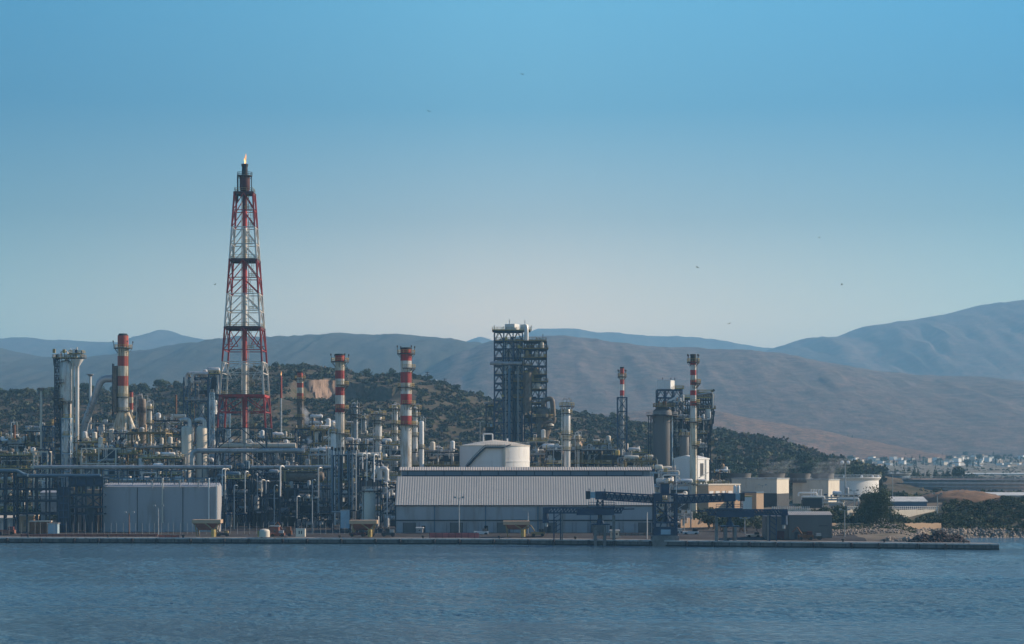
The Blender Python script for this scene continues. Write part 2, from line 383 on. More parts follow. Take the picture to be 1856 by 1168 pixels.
# fenders and mooring bollards on the quay
fb = MB('soot')
fb.capsule((0, 0, 0), 0.42, 1.7, 'z', 10)
f0 = None
for k in range(31):
    x = -156+k*9.4+((k*37) % 5-2)*0.6; y = float(yq(x))-0.98
    if f0 is None: f0 = fb.build('fender', loc=(x, y, 0.75)); o = f0
    else: o = f0.copy(); COL.objects.link(o); o.location = (x, y, 0.75)
    tag(o, 'black rubber fender hanging on the quay wall above the waterline', 'fender', 'fenders along the quay wall')
bb = MB('soot'); bb.lathe([(0.35, 0), (0.28, 0.2), (0.28, 0.55), (0.55, 0.7), (0.5, 0.95), (0.1, 1.02)], n=10)
f0 = None
for px in (51, 196, 332, 474, 616, 767, 905, 1043, 1183, 1320, 1528, 1603, 1747):
    Y = 590
    for _ in range(4): Y = float(yq(U(px, Y)))+1.4
    if f0 is None: f0 = bb.build('mooring_bollard', loc=(U(px, Y), Y, QT)); o = f0
    else: o = f0.copy(); COL.objects.link(o); o.location = (U(px, Y), Y, QT)
    tag(o, 'dark mooring bollard standing at the edge of the quay', 'bollard', 'mooring bollards along the quay edge')

# ---- the scrubby hill right behind the plant
HILL = [(-400, 722), (-150, 728), (0, 722), (60, 724), (120, 724), (190, 716), (270, 714), (340, 706), (420, 684), (470, 676), (520, 672), (560, 670), (600, 674), (650, 683), (690, 690), (745, 690), (800, 705), (850, 722), (890, 733),
        (960, 745), (1040, 751), (1100, 763), (1180, 776), (1290, 789), (1340, 799), (1400, 817), (1450, 833), (1500, 850), (1545, 866), (1600, 890)]
YC, YF = 1480.0, 1040.0
def hill_z(x, y):
    px = CX+F*x/YC
    top = Zp(prof(HILL, px), YC)
    g = ground_z(x, y)
    t = (y-YF)/(YC-YF)
    if t <= 0: return g-3
    s = math.sin(min(t, 1)*math.pi/2)**1.15 if t <= 1 else max(0.0, 1-((t-1)*0.9)**2)
    n = (7*fbm(x*0.012, y*0.009, 5)+3*abs(fbm(x*0.03, y*0.03, 2)))*min(1, t*3)*(1-0.75*sm(0.75, 1, t)) if t < 1 else 0
    z = lerp(g-1, top, s)+n*0.7
    # quarry bite in front of the rock face
    fy = cliff_y(x)
    qx = sm(-150, -143, x)*(1-sm(-84, -68, x))
    if y < fy: z = lerp(z, min(z, 64+0.05*(y-1250)), qx*sm(1215, 1280, y))
    return z
def cliff_y(x): return (1316+(x+143)*0.95 if x < -117 else 1340.7-(x+117)*0.35)+5*fbm(x*0.05, 1.0)
def hill_z0(x, y):                                    # hill without the quarry
    px = CX+F*x/YC; top = Zp(prof(HILL, px), YC); t = (y-YF)/(YC-YF)
    return lerp(ground_z(x, y)-1, top, math.sin(min(t, 1)*math.pi/2)**1.15)
xs = [-900+8*i for i in range(0, 170)]
ys = [YF-30+9*i for i in range(0, 66)]+[1580, 1640, 1700, 1780, 1850]
b = sheet('hill', xs, lambda x: ys, hill_z, 'soil')
tag(b.build('scrub_hill'), kind='structure')
# rock face: lumpy slab with thickness
b = MB('cliff'); nx, nz = 84, 22; vs = []
for i in range(nx+1):
    x = -147+79*i/nx; yy = cliff_y(x); zt = hill_z0(x, yy+6)+2.0*fbm(x*0.1, 2)+1.5; zb = 46
    e = sm(0, 0.12, i/nx)*(1-sm(0.88, 1, i/nx))
    zt = lerp(zb+6, zt, 0.35+0.65*e)
    for j in range(nz+1):
        t = j/nz; z = lerp(zb, zt, t)
        n = 4.0*fbm(x*0.09, z*0.03, 3)+2.2*abs(fbm(x*0.28, z*0.07, 9))+0.8*fbm(x*0.8, z*0.4, 1)
        vs.append((x+0.8*fbm(z*0.2, x*0.2, 7), yy-5+7*t+n, z))
nb = len(vs)
vs += [(x_, y_+16, z_) for (x_, y_, z_) in vs[:]]
fs = []
for i in range(nx):
    for j in range(nz):
        a = i*(nz+1)+j; fs.append((a, a+nz+1, a+nz+2, a+1)); fs.append((nb+a+1, nb+a+nz+2, nb+a+nz+1, nb+a))
    a = i*(nz+1)+nz; fs.append((a, a+nz+1, nb+a+nz+1, nb+a))
b.add(vs, fs); b.m('soil'); sc_ = b.c
b.k = [sc_ if vs[f[0]][0] > -116 else k for f, k in zip(b.f, b.k)]; tag(b.build('cliff'), kind='structure')  # right part takes the darker soil colour in place of shade

# ---- distant mountains
def mountain(name, pts, D, matname, foot=0.62, relief=0.05, seed=0, step=5, fs_=1.0, rough=1.0):
    px0, px1 = pts[0][0], pts[-1][0]
    n = int((px1-px0)/step)
    rows = [i/26 for i in range(27)]+[1.05, 1.12, 1.2, 1.3]
    b = MB(matname); vs = []; Yf = D*foot
    for i in range(n+1):
        px = px0+(px1-px0)*i/n; x = U(px, D)
        crest = Zp(prof(pts, px), D)+M(0.8, D)*fbm(px*0.04*rough, seed)+M(0.5, D)*fbm(px*0.3, seed+3)
        for t in rows:
            y = lerp(Yf, D, t)
            g = ground_z(x, y)-M(2, D)
            if t <= 1:
                s = math.sin(t*math.pi/2)**1.25
                e = math.sin(math.pi*min(1, t))**1.3
                q = 1.6/M(1000, D)*5*fs_
                wx = x+M(30, D)*fbm(x*q, y*q, seed+11)
                r1 = 1-2*abs(fbm(wx*q*1.3, y*q*0.55, seed+5, ))
                r2 = fbm(x*q*4, y*q*2.5, seed+7)
                z = lerp(g, crest, s)+(crest-g)*relief*e*(r1*0.8+r2*0.35)
            else: z = lerp(crest, g, (t-1)/0.3*0.8)
            vs.append((x, y, z))
    nr = len(rows)
    b.add(vs, [(i*nr+j, (i+1)*nr+j, (i+1)*nr+j+1, i*nr+j+1) for i in range(n) for j in range(nr-1)])
    return tag(b.build(name), kind='structure')
mountain('mountain', [(-260, 628), (-150, 625), (0, 622), (45, 619), (60, 617), (130, 621), (200, 625), (255, 626), (290, 612), (318, 604), (345, 613), (385, 620), (400, 622), (460, 640), (600, 672), (760, 700)], 9500, 'mtn_far', 0.7, seed=2)
mountain('mountain', [(740, 690), (790, 650), (830, 629), (872, 614), (900, 621), (945, 612), (975, 600), (1040, 600), (1080, 606), (1170, 611), (1250, 615), (1290, 620), (1330, 628), (1380, 634), (1460, 650), (1600, 680)], 10500, 'mtn_far', 0.75, seed=4)
mountain('mountain', [(-320, 600), (-150, 604), (0, 631), (50, 643), (100, 652), (150, 658), (200, 659), (240, 657), (280, 653), (330, 645), (400, 632), (470, 622), (560, 620), (640, 616), (760, 618), (830, 626), (900, 636), (980, 650), (1060, 670), (1200, 720)], 6200, 'mtn_green', 0.55, seed=6)
mountain('mountain', [(1180, 700), (1300, 660), (1370, 644), (1400, 633), (1440, 620), (1500, 617), (1550, 598), (1620, 588), (1680, 578), (1760, 560), (1856, 549), (1950, 538), (2080, 545), (2250, 560)], 8600, 'mtn_brown', 0.62, seed=9)
mountain('mountain', [(700, 720), (780, 675), (850, 640), (900, 624), (960, 617), (1010, 615), (1060, 620), (1110, 628), (1170, 636), (1230, 637), (1300, 639), (1376, 646), (1440, 660), (1500, 672), (1560, 680), (1620, 686), (1700, 687), (1780, 695), (1856, 710), (1950, 726), (2100, 750), (2300, 780)], 5200, 'mtn_brown', 0.62, seed=13, relief=0.032)
mountain('mountain', [(1400, 835), (1480, 800), (1560, 770), (1640, 763), (1700, 768), (1780, 776), (1856, 784), (1980, 780), (2150, 790)], 4350, 'mtn_green', 0.78, seed=17, relief=0.1)
mountain('mountain', [(1000, 790), (1100, 752), (1200, 742), (1290, 748), (1376, 765), (1450, 778), (1520, 794), (1570, 806), (1610, 818), (1660, 832), (1720, 843)], 3500, 'mtn_red', 0.82, seed=21, relief=0.08)

# ---- haze: one closed box of even air round everything
m = bpy.data.materials.new('haze'); m.use_nodes = True; MATS['haze'] = m
t = m.node_tree; t.nodes.remove(t.nodes['Principled BSDF'])
pv = t.nodes.new('ShaderNodeVolumePrincipled'); pv.inputs['Color'].default_value = (0.34, 0.69, 1.0, 1)
HAZE = 0.000112
pv.inputs['Density'].default_value = HAZE; pv.inputs['Anisotropy'].default_value = 0.1
t.links.new(pv.outputs[0], t.nodes['Material Output'].inputs['Volume'])
b = MB('haze'); b.box(-8900, 8900, -120, 12500, -4.5, 790)
o = b.build('haze', smooth=False); tag(o, kind='stuff')
o['label'] = 'pale blue air haze'

# ------------------------------------------------------------------ foliage
rng = np.random.default_rng(7)
def leaf_cloud(n, r, size, seed=0, lumps=6, flat=0.8):
    """n small quads spread through a lumpy crown of half-size r=(rx,ry,rz), returned as (verts, faces)"""
    g = np.random.default_rng(seed)
    c = g.normal(size=(lumps, 3)); c /= np.linalg.norm(c, axis=1)[:, None]; c *= g.uniform(0.25, 0.62, (lumps, 1))
    rad = g.uniform(0.34, 0.56, lumps)
    k = g.integers(0, lumps, n)
    d = g.normal(size=(n, 3)); d /= np.linalg.norm(d, axis=1)[:, None]
    p = c[k]+d*(rad[k]*g.uniform(0.55, 1.05, n)**0.5)[:, None]
    p[:, 2] = np.where(p[:, 2] < -0.75, -0.75+0.2*g.random(n), p[:, 2])
    p = p*np.array(r)
    nrm = d+g.normal(size=(n, 3))*0.7; nrm /= np.linalg.norm(nrm, axis=1)[:, None]
    a = np.cross(nrm, g.normal(size=(n, 3))); a /= np.linalg.norm(a, axis=1)[:, None]; bb = np.cross(nrm, a)
    s = size*g.uniform(0.6, 1.4, (n, 1)); s2 = s*g.uniform(0.5, 1, (n, 1))
    v = np.stack([p-a*s-bb*s2*0.4, p+a*s*0.3-bb*s2, p+a*s+bb*s2*0.3, p-a*s*0.2+bb*s2], 1).reshape(-1, 3)
    return v, np.arange(n*4).reshape(-1, 4)
BUSH = [leaf_cloud(70, (1, 1, 0.75), 0.24, s, 5) for s in range(6)]
def scrub(name, pts, matnames, label, seed=1):
    g = np.random.default_rng(seed); V = []; K = []; n0 = 0; Fs = []
    for (x, y, z, r) in pts:
        v, f = BUSH[g.integers(0, 6)]; a = g.random()*6.28; ca, sa = math.cos(a), math.sin(a)
        s = r*g.uniform(0.85, 1.2); vv = np.stack([(v[:, 0]*ca-v[:, 1]*sa)*r*1.1+x, (v[:, 0]*sa+v[:, 1]*ca)*r+y, v[:, 2]*s+z+s*0.45], 1)
        V.append(vv); Fs.append(f+n0); n0 += len(v); K.append(np.full(len(f), g.choice(len(matnames), p=PW[len(matnames)])))
    me = np_mesh(name, np.concatenate(V), np.concatenate(Fs), matnames, np.concatenate(K).astype(np.int32))
    o = bpy.data.objects.new(name, me); COL.objects.link(o); tag(o, label, None, None, 'stuff'); return o
PW = {2: [0.6, 0.4], 3: [0.45, 0.4, 0.15], 4: [0.28, 0.32, 0.18, 0.22]}
rnd = random.Random(5)
pts = []
while len(pts) < 12500:
    px = rnd.uniform(-60, 1600); y = rnd.uniform(1070, 1495); x = U(px, y)
    if -146 < x < -72 and y < cliff_y(x)+8 and y > 1275: continue
    if fbm(x*0.018, y*0.012, 4)+0.5*fbm(x*0.06, y*0.05, 8)+rnd.uniform(-0.3, 0.3) < -0.4 and px < 1300: continue
    r = rnd.choice((rnd.uniform(.6, 1.5), rnd.uniform(1.3, 3.6)))*(1.25 if px > 1280 else 1)
    pts.append((x, y, hill_z(x, y)-0.3, r))
scrub('scrub', pts, ['scrubgreen', 'scrubdark', 'olive', 'scrubbrown'], 'dark green scrub covering the hill behind the refinery')

# tree kinds: trunk and crown meshes shared between copies
def tree_proto(kind, seed):
    g = random.Random(seed)
    tb = MB('bark')
    if kind == 'round':
        tb.rings([(Vector((0.03*k, 0.02*k*(-1)**k, 0.14*k)), Vector((1, 0, 0)), Vector((0, 1, 0)), 0.045*(1-k*0.13)) for k in range(6)], 7)
        for k in range(5):
            a = k*1.3+seed; tb.cyl((0.05, 0, 0.3+0.05*k), (0.05+0.27*math.cos(a), 0.27*math.sin(a), 0.55+0.05*k), 0.02, 0.006, 5)
        v, f = leaf_cloud(520, (0.48, 0.48, 0.36), 0.05, seed, 11); v = v+np.array([0, 0, 0.62])
    elif kind == 'cypress':
        tb.cyl((0, 0, 0), (0, 0, 0.5), 0.02, 0.008, 6)
        v, f = leaf_cloud(260, (0.15, 0.15, 0.5), 0.035, seed, 9); v = v+np.array([0, 0, 0.52])
        tz = (v[:, 2]/1.0); s = np.clip(1.25-tz, 0.15, 1); v[:, 0] *= s; v[:, 1] *= s
    elif kind == 'shrub':
        for k in range(4):
            a = k*1.6+seed; tb.cyl((0, 0, -0.1), (0.25*math.cos(a), 0.25*math.sin(a), 0.45), 0.02, 0.006, 5)
        v, f = leaf_cloud(300, (0.55, 0.55, 0.42), 0.062, seed, 8); v = v+np.array([0, 0, 0.4])
    elif kind == 'big':
        tb.rings([(Vector((0.02*k, 0, 0.12*k)), Vector((1, 0, 0)), Vector((0, 1, 0)), 0.035*(1-k*0.12)) for k in range(7)], 8)
        for k in range(9):
            a = k*2.1+seed; z0 = 0.2+0.05*k
            tb.cyl((0.04, 0, z0), (0.28*math.cos(a), 0.28*math.sin(a), z0+0.22), 0.016, 0.004, 5)
        v, f = leaf_cloud(6500, (0.5, 0.42, 0.5), 0.016, seed, 30); v = v+np.array([0, 0, 0.52])
        v2, f2 = leaf_cloud(4200, (0.62, 0.5, 0.36), 0.016, seed+9, 20); v2 = v2+np.array([0, 0, 0.29])
        f = np.concatenate([f, f2+len(v)]); v = np.concatenate([v, v2])
    return tb, v, f
TM = {}
def tree_mesh(kind, seed, leafmat):
    key = (kind, seed, leafmat)
    if key not in TM:
        tb, v, f = tree_proto(kind, seed)
        me = np_mesh('crown', v, f, [leafmat])
        if ('t', kind, seed) not in TM:
            tr = tb.build('trunk'); TM[('t', kind, seed)] = tr.data; bpy.data.objects.remove(tr)
        TM[key] = me
    return TM[('t', kind, seed)], TM[key]
def tree(kind, name, label, cat, x, y, z, h, wscale=1.0, leafmat='leaf', seed=0, group=None, rz=0.0):
    t = thing(name, label, cat, (x, y, z), rz, group); t.scale = (h*wscale, h*wscale, h)
    tm_, cm = tree_mesh(kind, seed, leafmat)
    for n, d in (('stem' if kind == 'shrub' else 'trunk', tm_), ('crown', cm)):
        o = bpy.data.objects.new(n, d); COL.objects.link(o); o.parent = t
    return t
# ------------------------------------------------------------------ builders for the plant
V3 = Vector
def circle_pts(r, z, n=14, c=(0, 0), a0=0, a1=2*math.pi):
    return [(c[0]+r*math.cos(a0+(a1-a0)*i/n), c[1]+r*math.sin(a0+(a1-a0)*i/n), z) for i in range(n+(0 if a1-a0 >= 6.28 else 1))]
def platform(T, r0, r1, z, side=None, railmat='yellow', c=(0, 0), deckmat='grating', h=1.2, w=0.13, brackets=True, n=14):
    """walkway round a column (whole ring, or only one side) with its railing as a sub-part"""
    b = MB(deckmat)
    a0, a1 = (0, 2*math.pi) if side is None else {'r': (-1.9, 1.3), 'l': (1.6, 4.7), 'f': (-2.6, -0.4)}[side]
    vs = []; fs = []
    for i in range(n+1):
        a = a0+(a1-a0)*i/n
        for rr, zz in ((r0, 0), (r1, 0), (r1, -0.3), (r0, -0.3)): vs.append((c[0]+rr*math.cos(a), c[1]+rr*math.sin(a), z+zz))
    for i in range(n):
        for k in range(4): fs.append((i*4+k, i*4+(k+1) % 4, i*4+4+(k+1) % 4, i*4+4+k))
    fs += [(0, 1, 2, 3), (n*4+3, n*4+2, n*4+1, n*4)]
    b.add(vs, fs)
    if brackets:
        for i in range(0, n, 2):
            a = a0+(a1-a0)*(i+0.5)/n
            b.bar((c[0]+r0*math.cos(a), c[1]+r0*math.sin(a), z-1.3*(r1-r0)), (c[0]+r1*0.96*math.cos(a), c[1]+r1*0.96*math.sin(a), z-0.3), 0.14)
    o = b.build('platform', T)
    q = MB(railmat)
    full = side is None
    q.rail(circle_pts(r1-0.05, z, n, c, a0, a1), h, full, w, 1.6)
    q.build('railing', o); return o
def chimney(name, label, px, Y, wtop, wbot, ytop, bands, plats, cat='chimney', ladder=True, base=None, lip=True):
    X = U(px, Y); g = (ground_z(X, Y) if base is None else base); T = thing(name, label, cat, (X, Y, g))
    zt = Zp(ytop, Y)-g; rt = M(wtop, Y)/2; rb = M(wbot, Y)/2
    rad = lambda z: lerp(rb, rt, max(0, min(1, z/zt)))
    b = MB(bands[0][1]); z1 = zt; first = True
    for ye, mt in bands:
        z0 = max(0, Zp(ye, Y)-g) if ye else 0
        b.m(mt); b.lathe([(rad(z0), z0), (rad(z1), z1)], n=24, cap0=False, cap1=False); z1 = z0
    if lip:
        b.m('soot'); b.lathe([(rt*1.06, zt-0.5), (rt*1.06, zt+0.12), (rt*0.8, zt+0.12), (rt*0.78, zt-1.2)], n=24, cap0=False, cap1=True)
    b.build('shaft', T)
    for k, p in enumerate(plats):
        y, wp = p[0], p[1]; side = p[2] if len(p) > 2 else None; z = Zp(y, Y)-g
        o = platform(T, rad(z)+0.02, M(wp, Y)/2 if side is None else rad(z)+wp, z, side)
        if k == 0 and side is None:
            for i in range(4):
                a = MB('dark')
                t = 0.6+i*1.57; rr = M(wp, Y)/2
                a.bar((rr*math.cos(t), rr*math.sin(t), z), (rr*1.12*math.cos(t), rr*1.12*math.sin(t), z+2.4), 0.16)
                a.capsule((rr*1.12*math.cos(t), rr*1.12*math.sin(t), z+2.5), 0.25, 0.8, 'z', 6)
                a.build('lamp', o)
    if ladder:
        l = MB('ochre'); a = -0.35; x, y = (rb+0.35)*math.cos(a), (rb+0.35)*math.sin(a); xt, yt = (rt+0.35)*math.cos(a), (rt+0.35)*math.sin(a)
        zt2 = Zp(plats[0][0], Y)-g if plats else zt
        for s in (-0.3, 0.3): l.bar((x, y+s, 1), (xt, yt+s, zt2+1), 0.12)
        for i in range(int(zt2/2.2)):
            t = i*2.2/zt2; l.bar((lerp(x, xt, t), y-0.4, 1+i*2.2), (lerp(x, xt, t), y+0.4, 1+i*2.2), 0.1)
        l.build('ladder', T)
    return T, X, g
def column(name, label, px, Y, wpx, ytop, mt='alu', plats=(), cat='column', riser=True, topgear=True, skirt=None, ybot=None, group=None, seed=0):
    X = U(px, Y); g = ground_z(X, Y); T = thing(name, label, cat, (X, Y, g), 0, group); zt = Zp(ytop, Y)-g; r = M(wpx, Y)/2; rn = random.Random(seed)
    b = MB(mt); z0 = 0 if ybot is None else Zp(ybot, Y)-g
    pr = [(r, z0)]; k = z0+4
    while k < zt-r*0.6-1:
        pr += [(r, k), (r*1.05, k+0.05), (r*1.05, k+0.22), (r, k+0.27)]; k += 5.5
    pr += [(r, zt-r*0.55), (r*0.86, zt-r*0.25), (r*0.5, zt-r*0.07), (0.05, zt)]
    b.lathe(pr, n=22)
    b.build('shell', T)
    if ybot is not None:
        s = MB('navy')
        for i in range(4):
            a = 0.785+i*1.571; s.bar((r*0.9*math.cos(a), r*0.9*math.sin(a), 0), (r*0.9*math.cos(a), r*0.9*math.sin(a), z0+0.5), 0.4)
        s.build('support', T)
    for p in plats:
        z = Zp(p[0], Y)-g
        platform(T, r+0.02, (M(p[1], Y)/2 if len(p) < 3 or p[2] is None else r+p[1]), z, p[2] if len(p) > 2 else None, p[3] if len(p) > 3 else 'yellow')
    if riser:
        q = MB('alu'); rr = max(0.22, r*0.16); x = -(r+rr+0.35)
        q.tube([(0, 0, zt-0.1), (0, 0, zt+1.6*max(0.6, r*0.5)), (x, -0.4, zt+1.6*max(0.6, r*0.5)), (x, -0.4, 1)], rr, 8, 1.0)
        q.build('riser', T)
    if topgear:
        q = MB('galv')
        for i in range(4):
            a = rn.uniform(0, 6.28); rr = r*rn.uniform(0.3, 0.9)
            q.cyl((rr*math.cos(a), rr*math.sin(a), zt-r*0.4), (rr*math.cos(a), rr*math.sin(a), zt+rn.uniform(0.6, 2.4)), 0.16, n=6)
        a = rn.uniform(0, 6.28); q.tube([(r*0.5, 0, zt-0.3), (r*0.5, 0, zt+1.2), (r+0.6, 0.2, zt+1.2), (r+0.6, 0.2, zt-4)], 0.16, 6, 0.5)
        q.build('nozzle', T)
    return T
def truss(b, p0, p1, n, w, mode='x', t=0.3, tz=0.22):
    """lattice between two vertical posts planes p0=(x,y,z0,z1) .. p1"""
    pass
def frame(T, x0, x1, y0, y1, zs, nx, ny, mt='navy', cw=0.45, brace='v', bw=0.25, name='frame'):
    b = MB(mt); X = [lerp(x0, x1, i/nx) for i in range(nx+1)]; Yv = [lerp(y0, y1, i/ny) for i in range(ny+1)]
    for x in X:
        for y in Yv:
            b.box(x-cw/2, x+cw/2, y-cw/2, y+cw/2, zs[0], zs[-1])
    for z in zs[1:]:
        for y in Yv:
            for i in range(nx): b.box(X[i]+cw/2, X[i+1]-cw/2, y-bw/2, y+bw/2, z-0.45, z-0.02)
        for x in X:
            for j in range(ny): b.box(x-bw/2, x+bw/2, Yv[j]+cw/2, Yv[j+1]-cw/2, z-0.46, z-0.03)
    for k in range(len(zs)-1):
        a, c = zs[k], zs[k+1]-0.3
        for i in range(nx):
            s = (i+k) % 2
            if brace == 'v':
                m = (X[i]+X[i+1])/2; b.bar((X[i], y0, a), (m, y0, c), bw*0.8); b.bar((X[i+1], y0, a), (m, y0, c), bw*0.8)
                b.bar((X[i], y1, a), (m, y1, c), bw*0.8); b.bar((X[i+1], y1, a), (m, y1, c), bw*0.8)
            elif brace == 'x':
                b.bar((X[i], y0, a), (X[i+1], y0, c), bw*0.8); b.bar((X[i+1], y0+0.05, a), (X[i], y0+0.05, c), bw*0.8)
            elif brace == 's' and s:
                b.bar((X[i], y0, a), (X[i+1], y0, c), bw*0.8)
                b.bar((X[i], y1, a), (X[i+1], y1, c), bw*0.8)
        for x in (x0, x1):
            if brace in 'vx': b.bar((x, y0, a), (x, y1, c), bw*0.8); b.bar((x, y1, a), (x, y0, c), bw*0.8)
    return b.build(name, T)
def deck(T, x0, x1, y0, y1, z, railmat='yellow', rail=True, w=0.16, mt='grating'):
    b = MB(mt); b.box(x0, x1, y0, y1, z, z+0.14)
    o = b.build('deck', T)
    if rail:
        q = MB(railmat); q.rail([(x0+.1, y0+.1, z+0.14), (x1-.1, y0+.1, z+0.14), (x1-.1, y1-.1, z+0.14), (x0+.1, y1-.1, z+0.14)], 1.15, True, w, 2.0)
        q.m(railmat); q.box(x0, x1, y0-0.03, y0-0.002, z-0.1, z+0.3)
        q.build('railing', o)
    return o
def unit(name, label, cat, px0, px1, ytop, Y, dep, seed, steel='navy', nlev=None, dens=1.0, rails=0.6, vm=('alu', 'white', 'cream', 'galv'), pm=('galv', 'alu', 'navy', 'white', 'cream', 'tan', 'ochre'), brace='s', group=None, base=None, top=True, vessels=1.0, step=6.0, yb=None, fill=0.55, gear=('white', 'galv', 'yellow', 'dark', 'cream', 'paleblue', 'ochre', 'blue')):
    """an open steel process structure: frame, decks with railings, vessels, drums and pipe runs as parts"""
    dens = dens*1.4; rn = random.Random(seed); x0, x1 = U(px0, Y), U(px1, Y); cx = (x0+x1)/2
    g = ground_z(cx, Y) if base is None else base
    T = thing(name, label, cat, (cx, Y, g), 0, group); W = (x1-x0)/2; Ht = Zp(ytop, Y)-g
    if top: Ht -= 2.2
    nlev = nlev or max(1, round(Ht/5.5)); z0 = 0 if yb is None else Zp(yb, Y)-g
    zs = [0]+[Ht*(k+1)/nlev for k in range(nlev)]
    nx = max(1, round(2*W/step)); ny = max(1, round(dep/9))
    frame(T, -W, W, 0, dep, zs, nx, ny, steel, 0.42, brace, 0.26)
    for k in range(1, len(zs)):
        if zs[k] < z0: continue
        if rn.random() < rails:
            a = rn.uniform(-W, W*0.2) if rn.random() < 0.4 else -W; c = W if a == -W or rn.random() < 0.5 else min(W, a+rn.uniform(5, 12))
            deck(T, a, c, -0.6, dep*rn.uniform(0.4, 1)+0.3, zs[k], rn.choice(['yellow', 'yellow', 'ochre', 'galv']))
    # dark sheets added behind some bays, standing in for dense shaded plant
    xs_ = [lerp(-W, W, i/nx) for i in range(nx+1)]
    for k in range(len(zs)-1):
        for i in range(nx):
            if rn.random() < fill:
                b = MB(rn.choice(['navy', 'dark', 'dark', 'navy', 'silo'])); y = dep*rn.uniform(0.55, 0.95)
                b.box(xs_[i]+0.25, xs_[i+1]-0.25, y, y+0.12, zs[k]+0.2, lerp(zs[k], zs[k+1], rn.uniform(0.45, 0.9))); b.build('panel', T)
    # vessels stand on levels or on top
    for k in range(int(W*2/7*dens*vessels*nlev*0.8)+1):
        lv = rn.choice(range(len(zs))); z = zs[lv]; hmax = (zs[lv+1]-z-0.7) if lv < len(zs)-1 else rn.uniform(2, 5.0)
        if z+hmax < z0: continue
        x = rn.uniform(-W+1, W-1); y = rn.uniform(0.8, dep*0.7); mt = rn.choice(vm)
        if rn.random() < 0.55:
            r = rn.uniform(0.5, 1.15); h = hmax*rn.uniform(0.6, 1); b = MB(mt)
            b.lathe([(r*0.9, 0), (r*0.9, h*0.12), (r, h*0.13), (r, h-r*0.5), (r*0.8, h-r*0.2), (r*0.4, h-0.04), (0.03, h)], (x, y, z+0.15), 14); b.build('vessel', T)
        else:
            r = min(rn.uniform(0.5, 1.1), hmax*0.4); l = rn.uniform(3, 6.5); b = MB(mt)
            b.capsule((x, y, z+r+0.6), r, l, 'x', 12)
            b.m('dark'); b.box(x-l*0.3-0.2, x-l*0.3+0.2, y-r*0.8, y+r*0.8, z+0.14, z+0.75); b.box(x+l*0.3-0.2, x+l*0.3+0.2, y-r*0.8, y+r*0.8, z+0.14, z+0.75); b.build('drum', T)
    # pipe runs: long along the levels, risers, and jogs
    for k in range(int((W*2/4.5)*dens*nlev*0.55)+2):
        t = rn.random(); r = rn.choice([0.12, 0.16, 0.2, 0.28]); mt = rn.choice(pm); b = MB(mt)
        lv = rn.choice(range(1, len(zs))); z = zs[lv]+rn.choice([0.5, 0.9, -1.0, -1.4, -2.0]); y = rn.uniform(-0.7, dep*0.5)
        if z < z0: continue
        xa = rn.uniform(-W, W*0.4); xb = min(W+0.5, xa+rn.uniform(4, 16))
        if t < 0.45: b.tube([(xa, y, z-rn.uniform(0, 4)), (xa, y, z), (xb, y, z), (xb, y, z+rn.uniform(-3.5, 2.0))], r, 7, 0.7)
        elif t < 0.75:
            zt = min(Ht+rn.uniform(0.5, 2.2), z+rn.uniform(4, 14)); b.tube([(xa, y-0.3, max(z0*0.6, z-rn.uniform(3, 12))), (xa, y-0.3, zt), (xa+rn.uniform(-2, 2.5), y-0.3, zt), (xa+rn.uniform(-2, 2.5), y+1.5, zt-rn.uniform(0.5, 3))], r, 7, 0.6)
        else:
            for q in range(rn.choice([2, 3])): b.tube([(xa+q*0.6, y-0.2, z-2.5), (xa+q*0.6, y-0.2, z+0.9), (xa+q*0.6, y+1.6, z+0.9)], r*0.8, 6, 0.5)
        b.build('pipe', T)
    # small gear: valves, boxes, flanges, lamps
    b = MB('galv')
    for k in range(int(W*2*dens*1.3*nlev/2)):
        lv = rn.choice(range(1, len(zs))); z = zs[lv]+0.16; 
        if z < z0: continue
        x = rn.uniform(-W, W); y = rn.uniform(-0.5, dep*0.5); b.m(rn.choice(gear))
        t = rn.random(); s = rn.uniform(0.2, 0.55)
        if t < 0.5: b.box(x-s, x+s, y-s*0.7, y+s*0.7, z, z+s*2.2)
        elif t < 0.8: b.cyl((x, y, z), (x, y, z+s*3.2), s*0.5, n=8)
        else: b.capsule((x, y, z+s+0.3), s*0.8, s*3.5, 'x', 8)
    b.build('valve_gear', T)
    if top:
        for k in range(int(W*2/2.4)+2):
            b = MB('galv'); x = rn.uniform(-W, W); b.m(rn.choice(['galv', 'dark', 'white', 'yellow', 'cream', 'tan'])); h = rn.uniform(1.0, 3.2); y = rn.uniform(0, dep*0.6)
            b.cyl((x, y, Ht), (x, y, Ht+h), rn.choice([0.08, 0.12, 0.22]), n=6)
            if rn.random() < 0.4: b.tube([(x, y, Ht+h*0.9), (x+0.9, y, Ht+h*0.9), (x+0.9, y, Ht-1)], 0.12, 6, 0.3)
            b.build('vent', T)
    return T

